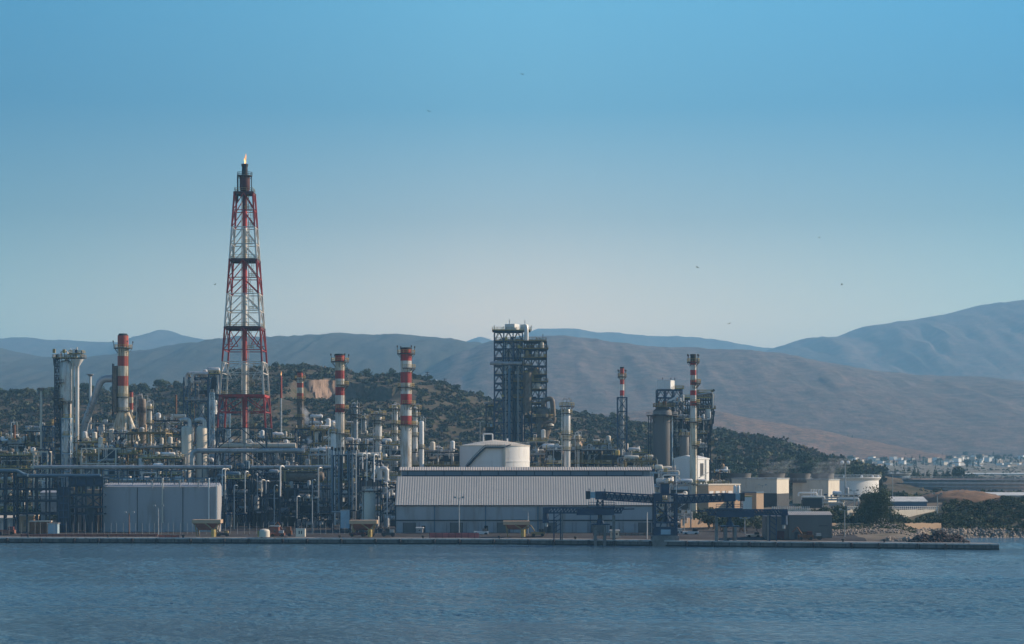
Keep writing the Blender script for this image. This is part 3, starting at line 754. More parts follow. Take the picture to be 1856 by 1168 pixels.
def bigpipe(name, label, pts, r, mt='alu', cat='pipe', rings=True, supports=(), group=None, n=16, bend=2.5):
    """pts in world; root at the first point"""
    T = thing(name, label, cat, pts[0], 0, group); o = V3(pts[0])
    P = [tuple(V3(p)-o) for p in pts]; b = MB(mt); b.tube(P, r, n, bend); b.build('pipe_run', T)
    if rings:
        for a, c in zip(P, P[1:]):
            a = V3(a); c = V3(c); L = (c-a).length; d = (c-a).normalized(); k = bend+1
            while k < L-bend:
                b = MB('galv'); b.cyl(a+d*k-d*0.12, a+d*k+d*0.12, r*1.07, n=n); k += 9.5; b.build('flange', T)
    if supports:
        for x, y, z in supports:
            b = MB('navy'); g = ground_z(x, y); b.bar((x-r-0.2, y, g), (x-r-0.2, y, z-r-0.1), 0.35); b.bar((x+r+0.2, y, g), (x+r+0.2, y, z-r-0.1), 0.35)
            b.box(x-r-0.5, x+r+0.5, y-0.2, y+0.2, z-r-0.4, z-r-0.02); b.build('support', T, tuple(-o))
    return T
# ================================================================== the plant
# ---- flare tower
Y = 740.0; fx = U(438.4, Y); g = ground_z(fx, Y)
FT = thing('flare_tower', 'tall red and white lattice flare tower with a burning flame at its tip', 'flare tower', (fx, Y+8, g))
def fw(y): return M(33.5+(y-345)*0.1238, Y)/2                     # half width at photo row y
def fz(y): return Zp(y, Y)-g
rows = [345, 378, 409, 440, 468, 501.6, 531, 562, 592, 634, 655.6, 676, 716, 747, 776, 815, 850, None]
def colr(y): return 'red' if y < 409 else 'bandwhite' if y < 468 else 'red' if y < 531 else 'bandwhite' if y < 592 else 'red' if y < 655 else 'bandwhite' if y < 716 else 'red' if y < 776 else 'navy'
ygr = 845+(H-g)/Y*F
R_ = [ygr if y is None else y for y in rows]
for sx in (-1, 1):
    for sy in (-1, 1):
        b = MB('red')
        for a, c in zip(R_, R_[1:]):
            b.m(colr(a+1)); b.bar((sx*fw(a), sy*fw(a), fz(a)), (sx*fw(c), sy*fw(c), fz(c)), 0.62)
        b.build('leg', FT)
b = MB('red')
for i, (a, c) in enumerate(zip(R_, R_[1:])):
    b.m(colr(a+1)); A, Cc = fw(a), fw(c); za, zc = fz(a), fz(c)
    for s in (-1, 1):
        for (p, q) in (((0, s), (1, s)), ((0, s), (-1, s)), ((s, 0), (s, 1)), ((s, 0), (s, -1))):
            if a in (592, 634, 655.6, 676, 716, 747, 776): 
                if a in (634, 676, 747): continue
            end = c; 
            b.bar((p[0]*A, p[1]*A, za-0.3), (q[0]*Cc, q[1]*Cc, zc), 0.34)
        b.bar((-A, s*A, za), (A, s*A, za), 0.3); b.bar((s*A, -A, za), (s*A, A, za), 0.3)
for a, c in ((592, 655.6), (655.6, 716), (716, 776)):                # secondary braces of the wide panels
    m = (a+c)/2; b.m(colr(a+1))
    for s in (-1, 1):
        for q in (-1, 1):
            b.bar((q*fw(a), s*fw(a), fz(a)), (q*fw(m)*0.5, s*fw(m), fz(m)), 0.26)
            b.bar((q*fw(a), s*fw(a), fz(m)), (q*fw(m)*0.5, s*fw(m), fz(m)), 0.24)
b.build('bracing', FT)
b = MB('red'); z1 = fz(340)
for a, c in zip(R_, R_[1:]):
    b.m('darkred' if a < 378 else colr(a+1) if a < 776 else 'galv'); b.cyl((0, 0, fz(c)), (0, 0, fz(a)), 0.95, n=16, cap=False)
b.build('riser', FT)
b = MB('galv')
for dx in (1.35, -1.3): b.cyl((dx, 0.9, 0), (dx, 0.9, fz(350)), 0.16, n=6)
b.build('steam_pipe', FT)
for y, mt in ((345, 'darkred'), (468, 'darkred'), (592, 'darkred'), (716, 'red')):
    A = fw(y); b = MB(mt); z = fz(y)
    b.box(-A-0.5, A+0.5, -A-0.5, A+0.5, z-0.9, z+0.1) if False else [b.bar((-A-.4, s*A, z-0.3), (A+.4, s*A, z-0.3), 0.35, 0.9) for s in (-1, 1)]
    [b.bar((s*A, -A-.4, z-0.3), (s*A, A+.4, z-0.3), 0.35, 0.9) for s in (-1, 1)]
    b.m('grating'); b.box(-A, A, -A, A, z+0.16, z+0.3)
    o = b.build('platform', FT); q = MB('ochre'); q.rail([(-A, -A, z+0.3), (A, -A, z+0.3), (A, A, z+0.3), (-A, A, z+0.3)], 1.3, True, 0.13, 2); q.build('railing', o)
prev = None
for i, y in enumerate((378, 409, 440, 501.6, 531, 562, 634, 676, 700, 747, 776, 815)):
    A = fw(y); z = fz(y); x = A*0.42+(0.9 if i % 2 else -0.3); b = MB('grating'); b.box(x-1.1, x+1.6, -A+0.3, -A+2.6, z, z+0.15)
    o = b.build('landing', FT); q = MB('ochre'); q.rail([(x-1, -A+0.4, z+0.15), (x+1.5, -A+0.4, z+0.15), (x+1.5, -A+2.5, z+0.15), (x-1, -A+2.5, z+0.15)], 1.4, True, 0.12, 1.5)
    q.m('ochre'); zn = fz((345, 378, 409, 468, 501.6, 531, 592, 655, 676, 716, 747, 776)[i])
    for s in (-0.3, 0.3): q.bar((x+s+0.3, -A+0.9, z), (x+s+0.3, -A+0.9, zn), 0.12)
    for j in range(int((zn-z)/1.1)): q.bar((x-0.1, -A+0.9, z+j*1.1), (x+0.7, -A+0.9, z+j*1.1), 0.09)
    q.build('ladder', o)
b = MB('darkred'); b.lathe([(1.2, fz(345)), (2.0, fz(338)), (2.0, fz(314)), (1.3, fz(311.5))], n=20); b.m('soot'); b.lathe([(1.15, fz(311.5)), (1.1, fz(297)), (1.2, fz(296.9)), (1.35, fz(292)), (0.7, fz(292)+0.02)], n=18)
b.build('burner', FT)
platform(FT, 1.3, 2.9, fz(313), None, 'dark')
b = MB('soot'); b.cyl((-2.6, -0.6, fz(362)), (-2.6, -0.6, fz(312)), 0.3, n=8); b.cyl((2.5, 0.5, fz(345)), (2.5, 0.5, fz(312)), 0.18, n=8); b.build('pilot_pipe', FT)
def flame(x, y, z, s, label):
    b = MB('flame'); rs = []
    for i in range(9):
        t = i/8; r = s*(0.19*math.sin(math.pi*min(1, t*1.15+0.12))**0.8+0.02)*(1-0.55*t); rs.append((V3((s*0.12*math.sin(t*5), 0.05*s*math.cos(t*7), t*s*1.7)), V3((1, 0, 0)), V3((0, 1, 0)), max(r, 0.01)))
    b.rings(rs, 10)
    b.rings([(V3((s*0.15+s*0.1*t, 0, s*(0.5+1.7*t))), V3((1, 0, 0)), V3((0, 1, 0)), max(0.01, 0.12*s*math.sin(math.pi*t))) for t in [k/6 for k in range(7)]], 8)
    o = b.build('flame', loc=(x, y, z)); tag(o, label, 'flame')
    c = MB('flamecore'); c.rings([(V3((s*0.08*math.sin(t*5), -0.3*s, t*s*1.1)), V3((1, 0, 0)), V3((0, 1, 0)), max(0.01, 0.13*s*math.sin(math.pi*(t*0.9+0.1)))) for t in [k/6 for k in range(7)]], 8); c.build('flame_core', o)
flame(fx, Y+8, Zp(292, Y), 1.9, 'orange flame burning on the tip of the tall flare tower')

# ---- red and white chimneys
T, X, g = chimney('chimney', 'thick weathered red and white chimney fed by a slanting grey duct', 223, 800, 19.5, 19.5, 609, [(629, 'redold'), (646, 'whiteold'), (664, 'redold'), (682, 'whiteold'), (700, 'redold'), (719, 'whiteold'), (745, 'galv'), (None, 'whiteold')], [(631, 34), (720, 23), (745, 26)], lip=False)
b = MB('soot'); r = M(19.5, 800)/2; b.lathe([(r, Zp(609, 800)-g), (r*0.75, Zp(605.5, 800)-g), (r*0.7, Zp(605.5, 800)-g+0.1)], n=20); b.build('cap', T)
b = MB('darkduct'); z0, z1 = Zp(748, 800)-g, Zp(664, 800)-g; b.box(-3.9, -2.35, -1.8, 1.8, z0, z1); b.m('navy'); b.box(-4.1, -3.92, -1.9, 1.9, z0-2, z1+1); b.build('duct_housing', T)
b = MB('galv'); r2 = 1.45
P = [(U(q, 800)-X, -0.3, Zp(y, 800)-g) for q, y in ((211, 687), (184, 687), (153, 772), (148, 840))]
b.tube(P, r2, 16, 2.6); b.build('duct', T)
for t in (0.22, 0.5, 0.78):
    b = MB('galv'); p = V3(P[1]).lerp(V3(P[2]), t); d = (V3(P[2])-V3(P[1])).normalized(); b.cyl(p-d*0.2, p+d*0.2, r2*1.1, n=16); b.build('flange', T)
for s in (-1, 1):
    b = MB('whiteold'); b.cyl((s*0.9, 0, Zp(745, 800)-g), (s*5.4+0.8, 0.5, Zp(800, 800)-g), 1.35, 0.9, 12); b.build('inlet_duct', T)
chimney('chimney', 'slim short red and white chimney beside the thick weathered one', 238, 812, 6.5, 7, 709, [(720, 'redold'), (731, 'whiteold'), (743, 'redold'), (None, 'whiteold')], [(760, 12)], ladder=False)
chimney('chimney', 'short red and white chimney in front of the orange quarry face', 544, 850, 11.5, 12.5, 674, [(685, 'redold'), (694.5, 'bandwhite'), (703, 'redold'), (713, 'whiteold'), (723, 'redold'), (None, 'darkduct')], [(687, 21), (724, 17), (757, 19)])
chimney('chimney', 'red and white chimney with lamps, between the quarry and the dark hillside', 616, 735, 16.5, 16.5, 642.5, [(655, 'red'), (672, 'whiteold'), (687, 'red'), (702, 'bandwhite'), (717, 'red'), (733, 'bandwhite'), (748, 'red'), (788, 'bandwhite'), (None, 'galv')], [(655.5, 33), (698, 1.7, 'r'), (741, 1.6, 'r'), (786, 36)])
chimney('chimney', 'red and white chimney just left of the white domed storage tank', 736, 730, 20, 20, 631, [(654.5, 'red'), (675, 'bandwhite'), (694.5, 'red'), (714.5, 'bandwhite'), (734, 'red'), (754, 'bandwhite'), (770, 'red'), (None, 'bandwhite')], [(641, 33), (667.5, 1.5, 'r'), (702, 31), (733, 1.6, 'r'), (770, 37)])
T, X, g = chimney('chimney', 'small red and white chimney rising from a blue lattice cage', 1127.5, 800, 7.6, 8.4, 666, [(679, 'red'), (688, 'bandwhite'), (697, 'red'), (708, 'bandwhite'), (717.5, 'red'), (None, 'galv')], [(683, 16)])
hw = M(8.3, 800); frame(T, -hw, hw, -hw, hw, [Zp(845, 800)-g+k*(Zp(720, 800)-Zp(845, 800))/5 for k in range(6)], 1, 1, 'blue', 0.45, 'x', 0.3, 'lattice_cage')
frame(T, -hw*1.05, hw*1.05, -hw*1.05, hw*1.05, [0, Zp(845, 800)-g-0.5], 1, 1, 'blue', 0.5, 'x', 0.3, 'cage_base')
chimney('chimney', 'tallest slim red and white chimney with a dark tip beside the silo structure', 1256.5, 720, 10.5, 13.5, 643, [(655, 'soot'), (662, 'red'), (671, 'bandwhite'), (680.5, 'red'), (689, 'bandwhite'), (698, 'red'), (708, 'bandwhite'), (717, 'red'), (727, 'bandwhite'), (736, 'red'), (765, 'bandwhite'), (None, 'whiteold')], [(656.5, 23), (694, 1.7, 'r'), (731, 1.3, 'r'), (765, 30), (807, 1.2, 'r'), (877, 19)])

# ---- small poles and vents against the hills
def pole(name, label, cat, px, Y, ytop, r, mt, top=None, mid=None):
    X = U(px, Y); g = ground_z(X, Y); T = thing(name, label, cat, (X, Y, g)); zt = Zp(ytop, Y)-g
    b = MB(mt); b.cyl((0, 0, 0), (0, 0, zt), r*1.3, r, 10); b.build('shaft', T)
    if mid: b = MB(mid[1]); z = Zp(mid[0], Y)-g; b.cyl((0, 0, z), (0, 0, zt-0.01), r*1.45, r*1.12, 10); b.build('painted_top', T)
    if top == 'disc': b = MB('galv'); b.lathe([(0.3, zt-1.2), (1.6, zt), (1.6, zt+0.2), (0.2, zt+0.3)], n=12); b.build('cap', T)
    if top == 'lamp':
        b = MB('galv'); b.bar((-1.4, 0, zt), (1.4, 0, zt), 0.14); b.box(-1.7, -0.9, -0.3, 0.3, zt, zt+0.5); b.box(0.9, 1.7, -0.3, 0.3, zt, zt+0.5); b.build('lamp_head', T)
    if top == 'cross':
        b = MB('dark'); b.bar((-1.6, 0, zt-1), (1.6, 0, zt-1), 0.22); b.bar((-1.2, 0, zt-2.4), (1.2, 0, zt-2.4), 0.2); b.build('crossarm', T)
    return T
pole('vent_stack', 'thin cream vent pole with a flat cap at the left edge of the plant', 'vent stack', 74.6, 790, 704, 0.42, 'cream', 'disc')
pole('vent_stack', 'thin white stack between the tall grey column and the slanting duct', 'vent stack', 163.7, 900, 679, 0.55, 'bandwhite', 'disc')
pole('vent_stack', 'thin rusty pole left of the twin cream vessels near the hill', 'vent stack', 319, 900, 716, 0.45, 'rust', None)
b = pole('flare_stack', 'thin red and grey flare pole right of the lattice flare tower', 'flare stack', 509.5, 880, 681, 0.36, 'galv', None, (722, 'redold'))
flame(U(509.5, 880), 880, Zp(681, 880), 0.9, 'small orange pilot flame on the thin red pole')

# ---- tall grey column with side risers on the far left
T = column('distillation_column', 'tall grey distillation column with a crowded top platform at far left', 119.5, 785, 23.5, 653, 'alu', [(694, 1.5, 'l', 'dark'), (722.5, 3.0, 'l', 'dark'), (733, 1.5, 'l', 'dark')], riser=False, seed=3, ybot=727)
X = U(119.5, 785); g = ground_z(X, 785); P_ = lambda px, y, dy=0: (U(px, 785)-X, dy, Zp(y, 785)-g)
b = MB('alu'); b.lathe([(M(6.6, 785), 0), (M(6.6, 785), Zp(733, 785)-g), (M(11, 785), Zp(727, 785)-g)], (U(123.5, 785)-X, 0, 0), 20); b.build('lower_shell', T)
b = MB('alu')
b.tube([P_(141, 650, -1), P_(141, 830, -1)], M(3.4, 785), 14); b.build('riser', T)
b = MB('cream'); b.tube([P_(133.5, 655, -1.5), P_(133.5, 830, -1.5)], M(1.7, 785), 10); b.build('riser', T)
b = MB('galv'); b.tube([P_(137, 655, 0.5), P_(137, 830, 0.5)], 0.25, 8); b.build('riser', T)
b = MB('white'); b.lathe([(0.8, Zp(665, 785)-g), (2.2, Zp(655, 785)-g), (2.6, Zp(652, 785)-g)], P_(141, 845, -1)[:2]+(0,), 14); b.build('cone', T)
b = MB('alu'); b.tube([P_(120, 655), P_(120, 643), P_(139, 641, -1), P_(140, 655, -1)], 0.5, 10, 1.5); b.tube([P_(112, 652, -2), P_(112, 637, -2), P_(125, 637, -2), P_(125, 650, -2)], 0.28, 8, 1.2); b.tube([P_(130, 650, -2), P_(131, 640, -2), P_(148, 640, -2), P_(149, 650, -2)], 0.3, 8, 1.2); b.build('vapour_pipe', T)
frame(T, P_(101.5, 0)[0], P_(107.5, 0)[0], -2.5, 0.5, [Zp(y, 785)-g for y in (800, 780, 760, 740, 722, 708, 694, 680, 664, 651)], 1, 1, 'navy', 0.3, 'x', 0.2, 'ladder_frame')
rq = random.Random(6)
for k in range(16):
    b = MB(rq.choice(['yellow', 'white', 'galv', 'dark', 'cream', 'blue'])); x_, z0_ = P_(rq.uniform(101, 151), 650)[0], Zp(650, 785)-g+rq.choice([.2, 2.0]); s_ = rq.uniform(.25, .55)
    (b.box(x_-s_, x_+s_, -3.2, -2.4, z0_, z0_+s_*3) if k % 2 else b.cyl((x_, -2.6, z0_), (x_, -2.6, z0_+s_*5), s_*.5, n=8)); b.build('top_gear', T)
deck(T, P_(98.5, 0)[0], P_(153, 0)[0], -4, 4, Zp(650, 785)-g, 'ochre'); deck(T, P_(127, 0)[0], P_(152, 0)[0], -3, 3, Zp(642, 785)-g, 'yellow')
b = MB('navy'); 
for q in (100, 104): b.bar(P_(q, 650, -3), P_(q+1, 664, -3), 0.3)
b.bar(P_(101, 664, -3), P_(109, 664, -2), 0.3); b.bar(P_(128, 660, -3), P_(128, 640, -3), 0.25); b.bar(P_(151, 650, -3), P_(151, 637, -3), 0.25); b.build('bracket', T)

def lattice_tower(name, label, px0, px1, y0, Y, mt, n, cap='yellow', brace='v'):
    X = U((px0+px1)/2, Y); g = ground_z(X, Y); T = thing(name, label, 'lattice tower', (X, Y, g)); hw = M(px1-px0, Y)/2; zt = Zp(y0, Y)-g
    frame(T, -hw, hw, -hw, hw, [zt*k/n for k in range(n+1)], 1, 1, mt, 0.26, brace, 0.17)
    for k in range(1, n+1): deck(T, -hw+0.2, hw-0.2, -hw+0.2, hw-0.2, zt*k/n+(0.1 if k < n else 0), cap, k >= n-1)
    b = MB(mt)
    for k in range(n):
        b.bar((-hw*0.5, 0, zt*k/n), (hw*0.5, 0, zt*(k+1)/n), 0.2, 0.3)
    b.build('stair', T); return T
lattice_tower('stair_tower', 'pale blue lattice stair tower below the tall grey column', 114, 129, 758, 745, 'paleblue', 6)
lattice_tower('stair_tower', 'dark blue lattice stair tower standing left of the pale one', 79, 97, 772, 770, 'blue', 6, 'ochre')

# ---- blue steel structure carrying silver pipes (left of the flare tower)
Y = 830; T = unit('reactor_structure', 'tall dark blue steel structure with silver pipes looping over its top', 'steel structure', 333, 376, 684, Y, 10, 11, 'blue', 6, 1.5, 0.5, ('alu', 'galv', 'darkduct'), brace='x', top=False, fill=0.6)
x0, g = T.location.x, T.location.z; Q = lambda px, y, dy=-1.5: (U(px, Y)-x0, dy, Zp(y, Y)-g)
b = MB('alu'); b.tube([Q(339, 700), Q(337.5, 677), Q(400, 677)], 0.62, 14, 1.8); b.build('silver_pipe', T)
b = MB('alu'); b.tube([Q(350, 694, -3), Q(352, 677.5, -3.2), Q(399, 679.5, -3.2), Q(396, 712, -3.2)], 0.62, 14, 1.8); b.build('silver_pipe', T)
b = MB('alu'); b.tube([Q(345, 684, 2), Q(346, 692, 0), Q(364, 692, 0)], 0.5, 14, 1.3); b.build('silver_pipe', T)
unit('steel_structure', 'paler blue braced steel frame joined to the right of the piped structure', 'steel structure', 378, 398, 678, 826, 9, 12, 'blue', 7, 1.0, 0.5, brace='v', top=False)
lattice_tower('stair_tower', 'narrow pale stair tower just left of the flare tower legs', 380, 388, 712, 800, 'paleblue', 7, 'galv')
lattice_tower('stair_tower', 'pale lattice stair tower seen inside the flare tower legs', 407, 417, 745, 800, 'paleblue', 6, 'ochre')

# twin cream vessels
for px, lab, Yv in ((339, 'left one of two tall cream vessels with a silver elbow on its top', 742), (366, 'right one of two tall cream vessels with a silver elbow on its top', 744)):
    T = column('vessel', lab, px, Yv, 20, 772, 'cream', (), 'vessel', riser=False, topgear=False, group='twin cream vessels'); g = T.location.z; zt = Zp(772, Yv)-g
    b = MB('alu'); b.tube([(1.0, 0, zt-0.4), (1.0, 0, zt+2.0), (-0.6, 0.4, zt+2.6), (-2.6, 1, zt+2.0)], 0.75, 14, 1.4); b.build('elbow', T)

# ---- storage tank
Y = 775; X = U(896.5, Y); Rk = M(63.5, Y); g = ground_z(X, Y); zt = Zp(808.5, Y)-g
T = thing('storage_tank', 'large white storage tank with a shallow cone roof and spiral stair', 'storage tank', (X, Y, g))
b = MB('white'); b.lathe([(Rk, 0), (Rk, Zp(837.5, Y)-g), (Rk+0.14, Zp(837.5, Y)-g+0.02), (Rk+0.14, Zp(836.3, Y)-g), (Rk, Zp(836.3, Y)-g+0.02), (Rk, zt)], n=72, cap0=False, cap1=False); b.build('shell', T)
b = MB('cream'); b.lathe([(Rk+0.25, zt-0.15), (Rk+0.25, zt+0.1), (Rk*0.5, Zp(801.5, Y)-g), (0.3, Zp(797.5, Y)-g), (0.02, Zp(797.4, Y)-g)], n=72); b.build('roof', T)
b = MB('yellow'); b.rail(circle_pts(Rk, zt+0.1, 40, a0=math.pi*0.98, a1=math.pi*1.12), 1.3, False, 0.14); b.m('galv'); b.rail(circle_pts(Rk, zt+0.1, 40, a0=math.pi*1.12, a1=math.pi*1.98), 1.2, False, 0.08, 3); b.build('railing', T)
b = MB('navy')
aa = [lerp(-2.45, -1.35, k/24) for k in range(25)]
za = [lerp(-1, Zp(813.5, Y)-g, min(1, k/15)) if k < 16 else Zp(813.5, Y)-g for k in range(25)]
za = [lerp(Zp(850, Y)-g, Zp(812.5, Y)-g, min(1, k/14)) for k in range(25)]
for k in range(24):
    p = (math.cos(aa[k])*(Rk+0.7), math.sin(aa[k])*(Rk+0.7), za[k]); q = (math.cos(aa[k+1])*(Rk+0.7), math.sin(aa[k+1])*(Rk+0.7), za[k+1])
    b.bar(p, q, 0.9, 0.5); b.bar((p[0], p[1], p[2]+1.2), (q[0], q[1], q[2]+1.2), 0.12); b.bar(p, (p[0], p[1], p[2]+1.2), 0.1)
p = (math.cos(-1.35)*(Rk+0.7), math.sin(-1.35)*(Rk+0.7), za[-1]); q = (math.cos(-1.12)*(Rk+0.5), math.sin(-1.12)*(Rk+0.5), zt+0.3)
b.bar(p, q, 0.8, 0.4); b.build('stair', T)
b = MB('cream'); a = -1.3; b.bar((math.cos(a)*(Rk+0.5), math.sin(a)*(Rk+0.5), 0), (math.cos(a)*(Rk+0.5), math.sin(a)*(Rk+0.5), zt+0.4), 0.9); b.build('pipe_duct', T)
b = MB('white'); b.tube([(-4.4, -2, Zp(802, Y)-g), (-4.4, -2, Zp(797, Y)-g+2.2), (-0.8, -2, Zp(797, Y)-g+2.2), (-0.8, -2, Zp(800, Y)-g)], 0.28, 8, 0.5); b.cyl((5, 0, Zp(801, Y)-g), (5, 0, Zp(795, Y)-g), 0.3, n=8); b.build('roof_vent', T)

# ---- the big crude unit structure in the centre
Y = 850; xa, xb, xc, xd = U(896, Y), U(922, Y), U(947, Y), U(990.5, Y); x0 = (xa+xd)/2; g = ground_z(x0, Y); z_ = lambda y: Zp(y, Y)-g
def rbox(b, x, y, wf, ws, z0, z1, ang):
    # box turned by ang about its near right corner (x, y)
    a = R(-ang); c, s = math.cos(a), math.sin(a); P = [(-wf/c, 0), (0, 0), (0, ws), (-wf/c, ws)]
    Q = [(x+u*c-v*s, y+u*s+v*c) for u, v in P]; b.hexa([(u, v, z0) for u, v in Q]+[(u, v, z1) for u, v in Q])
T = thing('coker_structure', 'tallest dark blue steel tower block with white boxes on its top deck', 'steel tower', (x0, Y, g))
frame(T, xa-x0, xc-x0, 0, 12, [0, z_(815), z_(785)]+[z_(y) for y in (765, 745, 725, 706, 693.5, 678.5, 662, 648.5, 631.5, 618, 599)], 3, 2, 'blue', 0.55, 'v', 0.34)
frame(T, xc-x0+0.8, xd-x0, 0.5, 12.5, [0, z_(815), z_(785)]+[z_(y) for y in (765, 745, 731, 721, 706, 692, 679, 662.5, 648.5, 632.5, 618.5)], 3, 2, 'blue', 0.5, 'v', 0.32)
deck(T, xa-x0-1, U(962, Y)-x0, -1, 13, z_(599), 'yellow')
for k, y in enumerate((618.5, 632.5, 648.5, 662.5, 679, 692, 706, 721, 731)): deck(T, xc-x0-(4 if k in (0, 5, 7) else 0), xd-x0+(0.8 if k % 2 else 0)-(7 if k in (3, 7) else 0), -1.4, 12, z_(y)+0.05, 'ochre', w=0.14)
for k, y in enumerate((618, 648.5, 678.5, 706)): deck(T, xa-x0, xc-x0, 0, 11, z_(y)+0.05, 'ochre', k % 2 == 0)
for (p, q, yt, yb, d0, d1) in ((915, 941, 586.5, 598.5, 2, 9), (943, 958, 588, 598.5, 1, 7)):
    b = MB('white'); rbox(b, U(lerp(p, q, 0.68), Y)-x0, d0, M((q-p)*0.68, Y), M((q-p)*0.32, Y)/math.sin(R(24)), z_(yb)+0.3, z_(yt), 24)
    b.m('galv'); b.bar((U(p, Y)-x0+2, d0+2, z_(yt)), (U(p, Y)-x0+2, d0+2, z_(yt)+2), 0.3); b.build('white_cabin', T)
b = MB('alu'); b.lathe([(1.0, z_(618)), (1.0, z_(605)), (0.85, z_(594)), (0.4, z_(590))], (U(954, Y)-x0, -1.5, 0), 16); b.build('cyclone', T)
b = MB('galv'); b.tube([(U(888, Y)-x0, -2.2, z_(659)), (U(946, Y)-x0, -2.2, z_(659))], M(3.0, Y), 16); 
for k in range(8): b.cyl((U(890+k*7, Y)-x0-0.1, -2.2, z_(659)), (U(890+k*7, Y)-x0+0.1, -2.2, z_(659)), M(3.3, Y), n=16)
b.build('overhead_pipe', T)
rn = random.Random(4)
for k in range(26):
    b = MB(rn.choice(['navy', 'dark', 'bluegrey', 'darkduct', 'galv'])); zlo = z_(rn.choice((765, 745, 725, 706, 692, 679, 662, 648, 631))); xx = rn.uniform(xc-x0-3, xd-x0-4); b.box(xx, xx+rn.uniform(2, 4.5), rn.uniform(5, 6), rn.uniform(8, 11), zlo+.1, zlo+rn.uniform(1.5, 3.4)); b.build('filler_box', T)  # boxes added to fill the tower and darken its inside
for k in range(24):
    px = 914+k*1.4+rn.uniform(-0.8, 0.8); b = MB(rn.choice(['galv', 'bluegrey', 'galv', 'navy', 'alu', 'bluegrey']))
    yt = rn.choice([612, 620, 635, 650, 664, 670, 690]); d = rn.uniform(-1.8, -0.6) if yt > 662 else rn.uniform(0.5, 2)
    b.tube([(U(px, Y)-x0, d, z_(800)), (U(px, Y)-x0, d, z_(yt)), (U(px, Y)-x0+rn.uniform(-1.5, 1.5), d+2, z_(yt))], rn.choice([0.22, 0.3, 0.45, 0.6]), 10, 0.8); b.build('pipe', T)
for k in range(3):
    b = MB('silo'); b.lathe([(0.9, z_(760-k)), (1.9, z_(745)), (1.9, z_(640+k*6)), (1.2, z_(632+k*6)), (0.2, z_(630+k*6))], (U(917+k*11, Y)-x0, 6, 0), 16); b.build('coke_drum', T)
for k in range(9):
    b = MB(rn.choice(['cream', 'white', 'ochre', 'alu'])); px = rn.uniform(955, 984); y = rn.choice((632.5, 648.5, 679, 692, 706, 721)); r = rn.uniform(0.7, 1.5)
    b.lathe([(r, z_(y)+0.3), (r, z_(y)+2.4), (r*0.5, z_(y)+3.1), (0.05, z_(y)+3.2)], (U(px, Y)-x0, rn.uniform(0, 3), 0), 12); b.build('vessel', T)
b = MB('darkduct'); b.cyl((U(956, Y)-x0, -1, z_(748)), (U(956, Y)-x0, -1, z_(676)), 1.7, 1.9, 14); b.build('cyclone', T)
for k in range(26):
    px = rn.uniform(897, 988); b = MB('galv') if k == 0 else b; b.m(rn.choice(['galv', 'dark', 'yellow', 'white', 'paleblue', 'ochre'])); y = rn.choice((618, 632.5, 648.5, 662, 679, 692, 706, 721)); s = rn.uniform(0.25, 0.6)
    b.box(U(px, Y)-x0-s, U(px, Y)-x0+s, -0.8, 0.6, z_(y)+0.2, z_(y)+0.2+s*2.4)
b.build('valve_gear', T)
for px, yt in ((896, 590), (912, 592), (963, 590), (984, 606)):
    b = MB('dark'); b.bar((U(px, Y)-x0, 0, z_(yt+10)), (U(px, Y)-x0, 0, z_(yt)), 0.25); b.build('mast', T)
# dark conical shoulder left of it
unit('side_structure', 'low dark steel structure leaning against the left of the tallest tower block', 'steel structure', 881, 895, 727, 852, 8, 31, 'navy', 5, 1.6, 0.8, ('dark', 'galv'), brace='v')
# regenerator with big bent duct
Y = 842; X = U(985, Y); g = ground_z(X, Y); z_ = lambda y: Zp(y, Y)-g; q_ = lambda px, y, dy=0: (U(px, Y)-X, dy, z_(y))
T = thing('regenerator', 'fat dark brown reactor vessel with a thick bent duct over its right side', 'reactor', (X, Y, g))
b = MB('darkduct'); r = M(14, Y); b.lathe([(r*0.5, 0), (r*0.5, z_(800)), (r, z_(780)), (r, z_(752)), (r*0.8, z_(742)), (r*0.35, z_(737)), (0.1, z_(736))], n=26); b.build('shell', T)
b = MB('darkduct'); b.tube([q_(985, 748), q_(985, 725), q_(1001, 722, -1), q_(1003, 755, -1)], M(4.6, Y), 18, 4.2); b.build('duct', T)
b = MB('darkduct'); b.tube([q_(1003, 757, -1), q_(1003, 765, -1), q_(978, 767, -3), q_(978, 790, -3)], M(5.4, Y), 18, 3.5); b.build('duct', T)
b = MB('cream'); b.cyl(q_(996, 772, -1), q_(996, 758, -1), M(8, Y), M(6, Y), 18); b.build('expansion_joint', T)
platform(T, r, M(20, Y), z_(757), None, 'yellow', c=(0, 0)); platform(T, r, M(18, Y), z_(775), None, 'ochre')
column('distillation_column', 'grey column with a caged round top platform right of the tallest block', 1027.5, 790, 12.5, 741, 'alu', [(736, 28), (749, 20), (787, 22), (797, 17), (816, 15)], riser=True, seed=8)
Y = 790; X = U(1027.5, Y); T = thing('lifting_cage', 'round wire lifting cage over the top of the grey caged column', 'cage', (X, Y, Zp(736, Y)+0.1)); b = MB('galv')
for k in range(8):
    a = k*math.pi/4; pr = [(M(10, Y), 0), (M(10, Y), 1.2), (M(7.5, Y), 2.6), (M(3.5, Y), 3.2)]
    for (r1, h1), (r2, h2) in zip(pr, pr[1:]): b.bar((r1*math.cos(a), r1*math.sin(a), h1), (r2*math.cos(a), r2*math.sin(a), h2), 0.16)
for r1, h1 in ((M(10, Y), 1.2), (M(7.5, Y), 2.6)):
    P = circle_pts(r1, h1, 16)
    for p, q in zip(P, P[1:]+P[:1]): b.bar(p, q, 0.15)
b.build('bar', T)
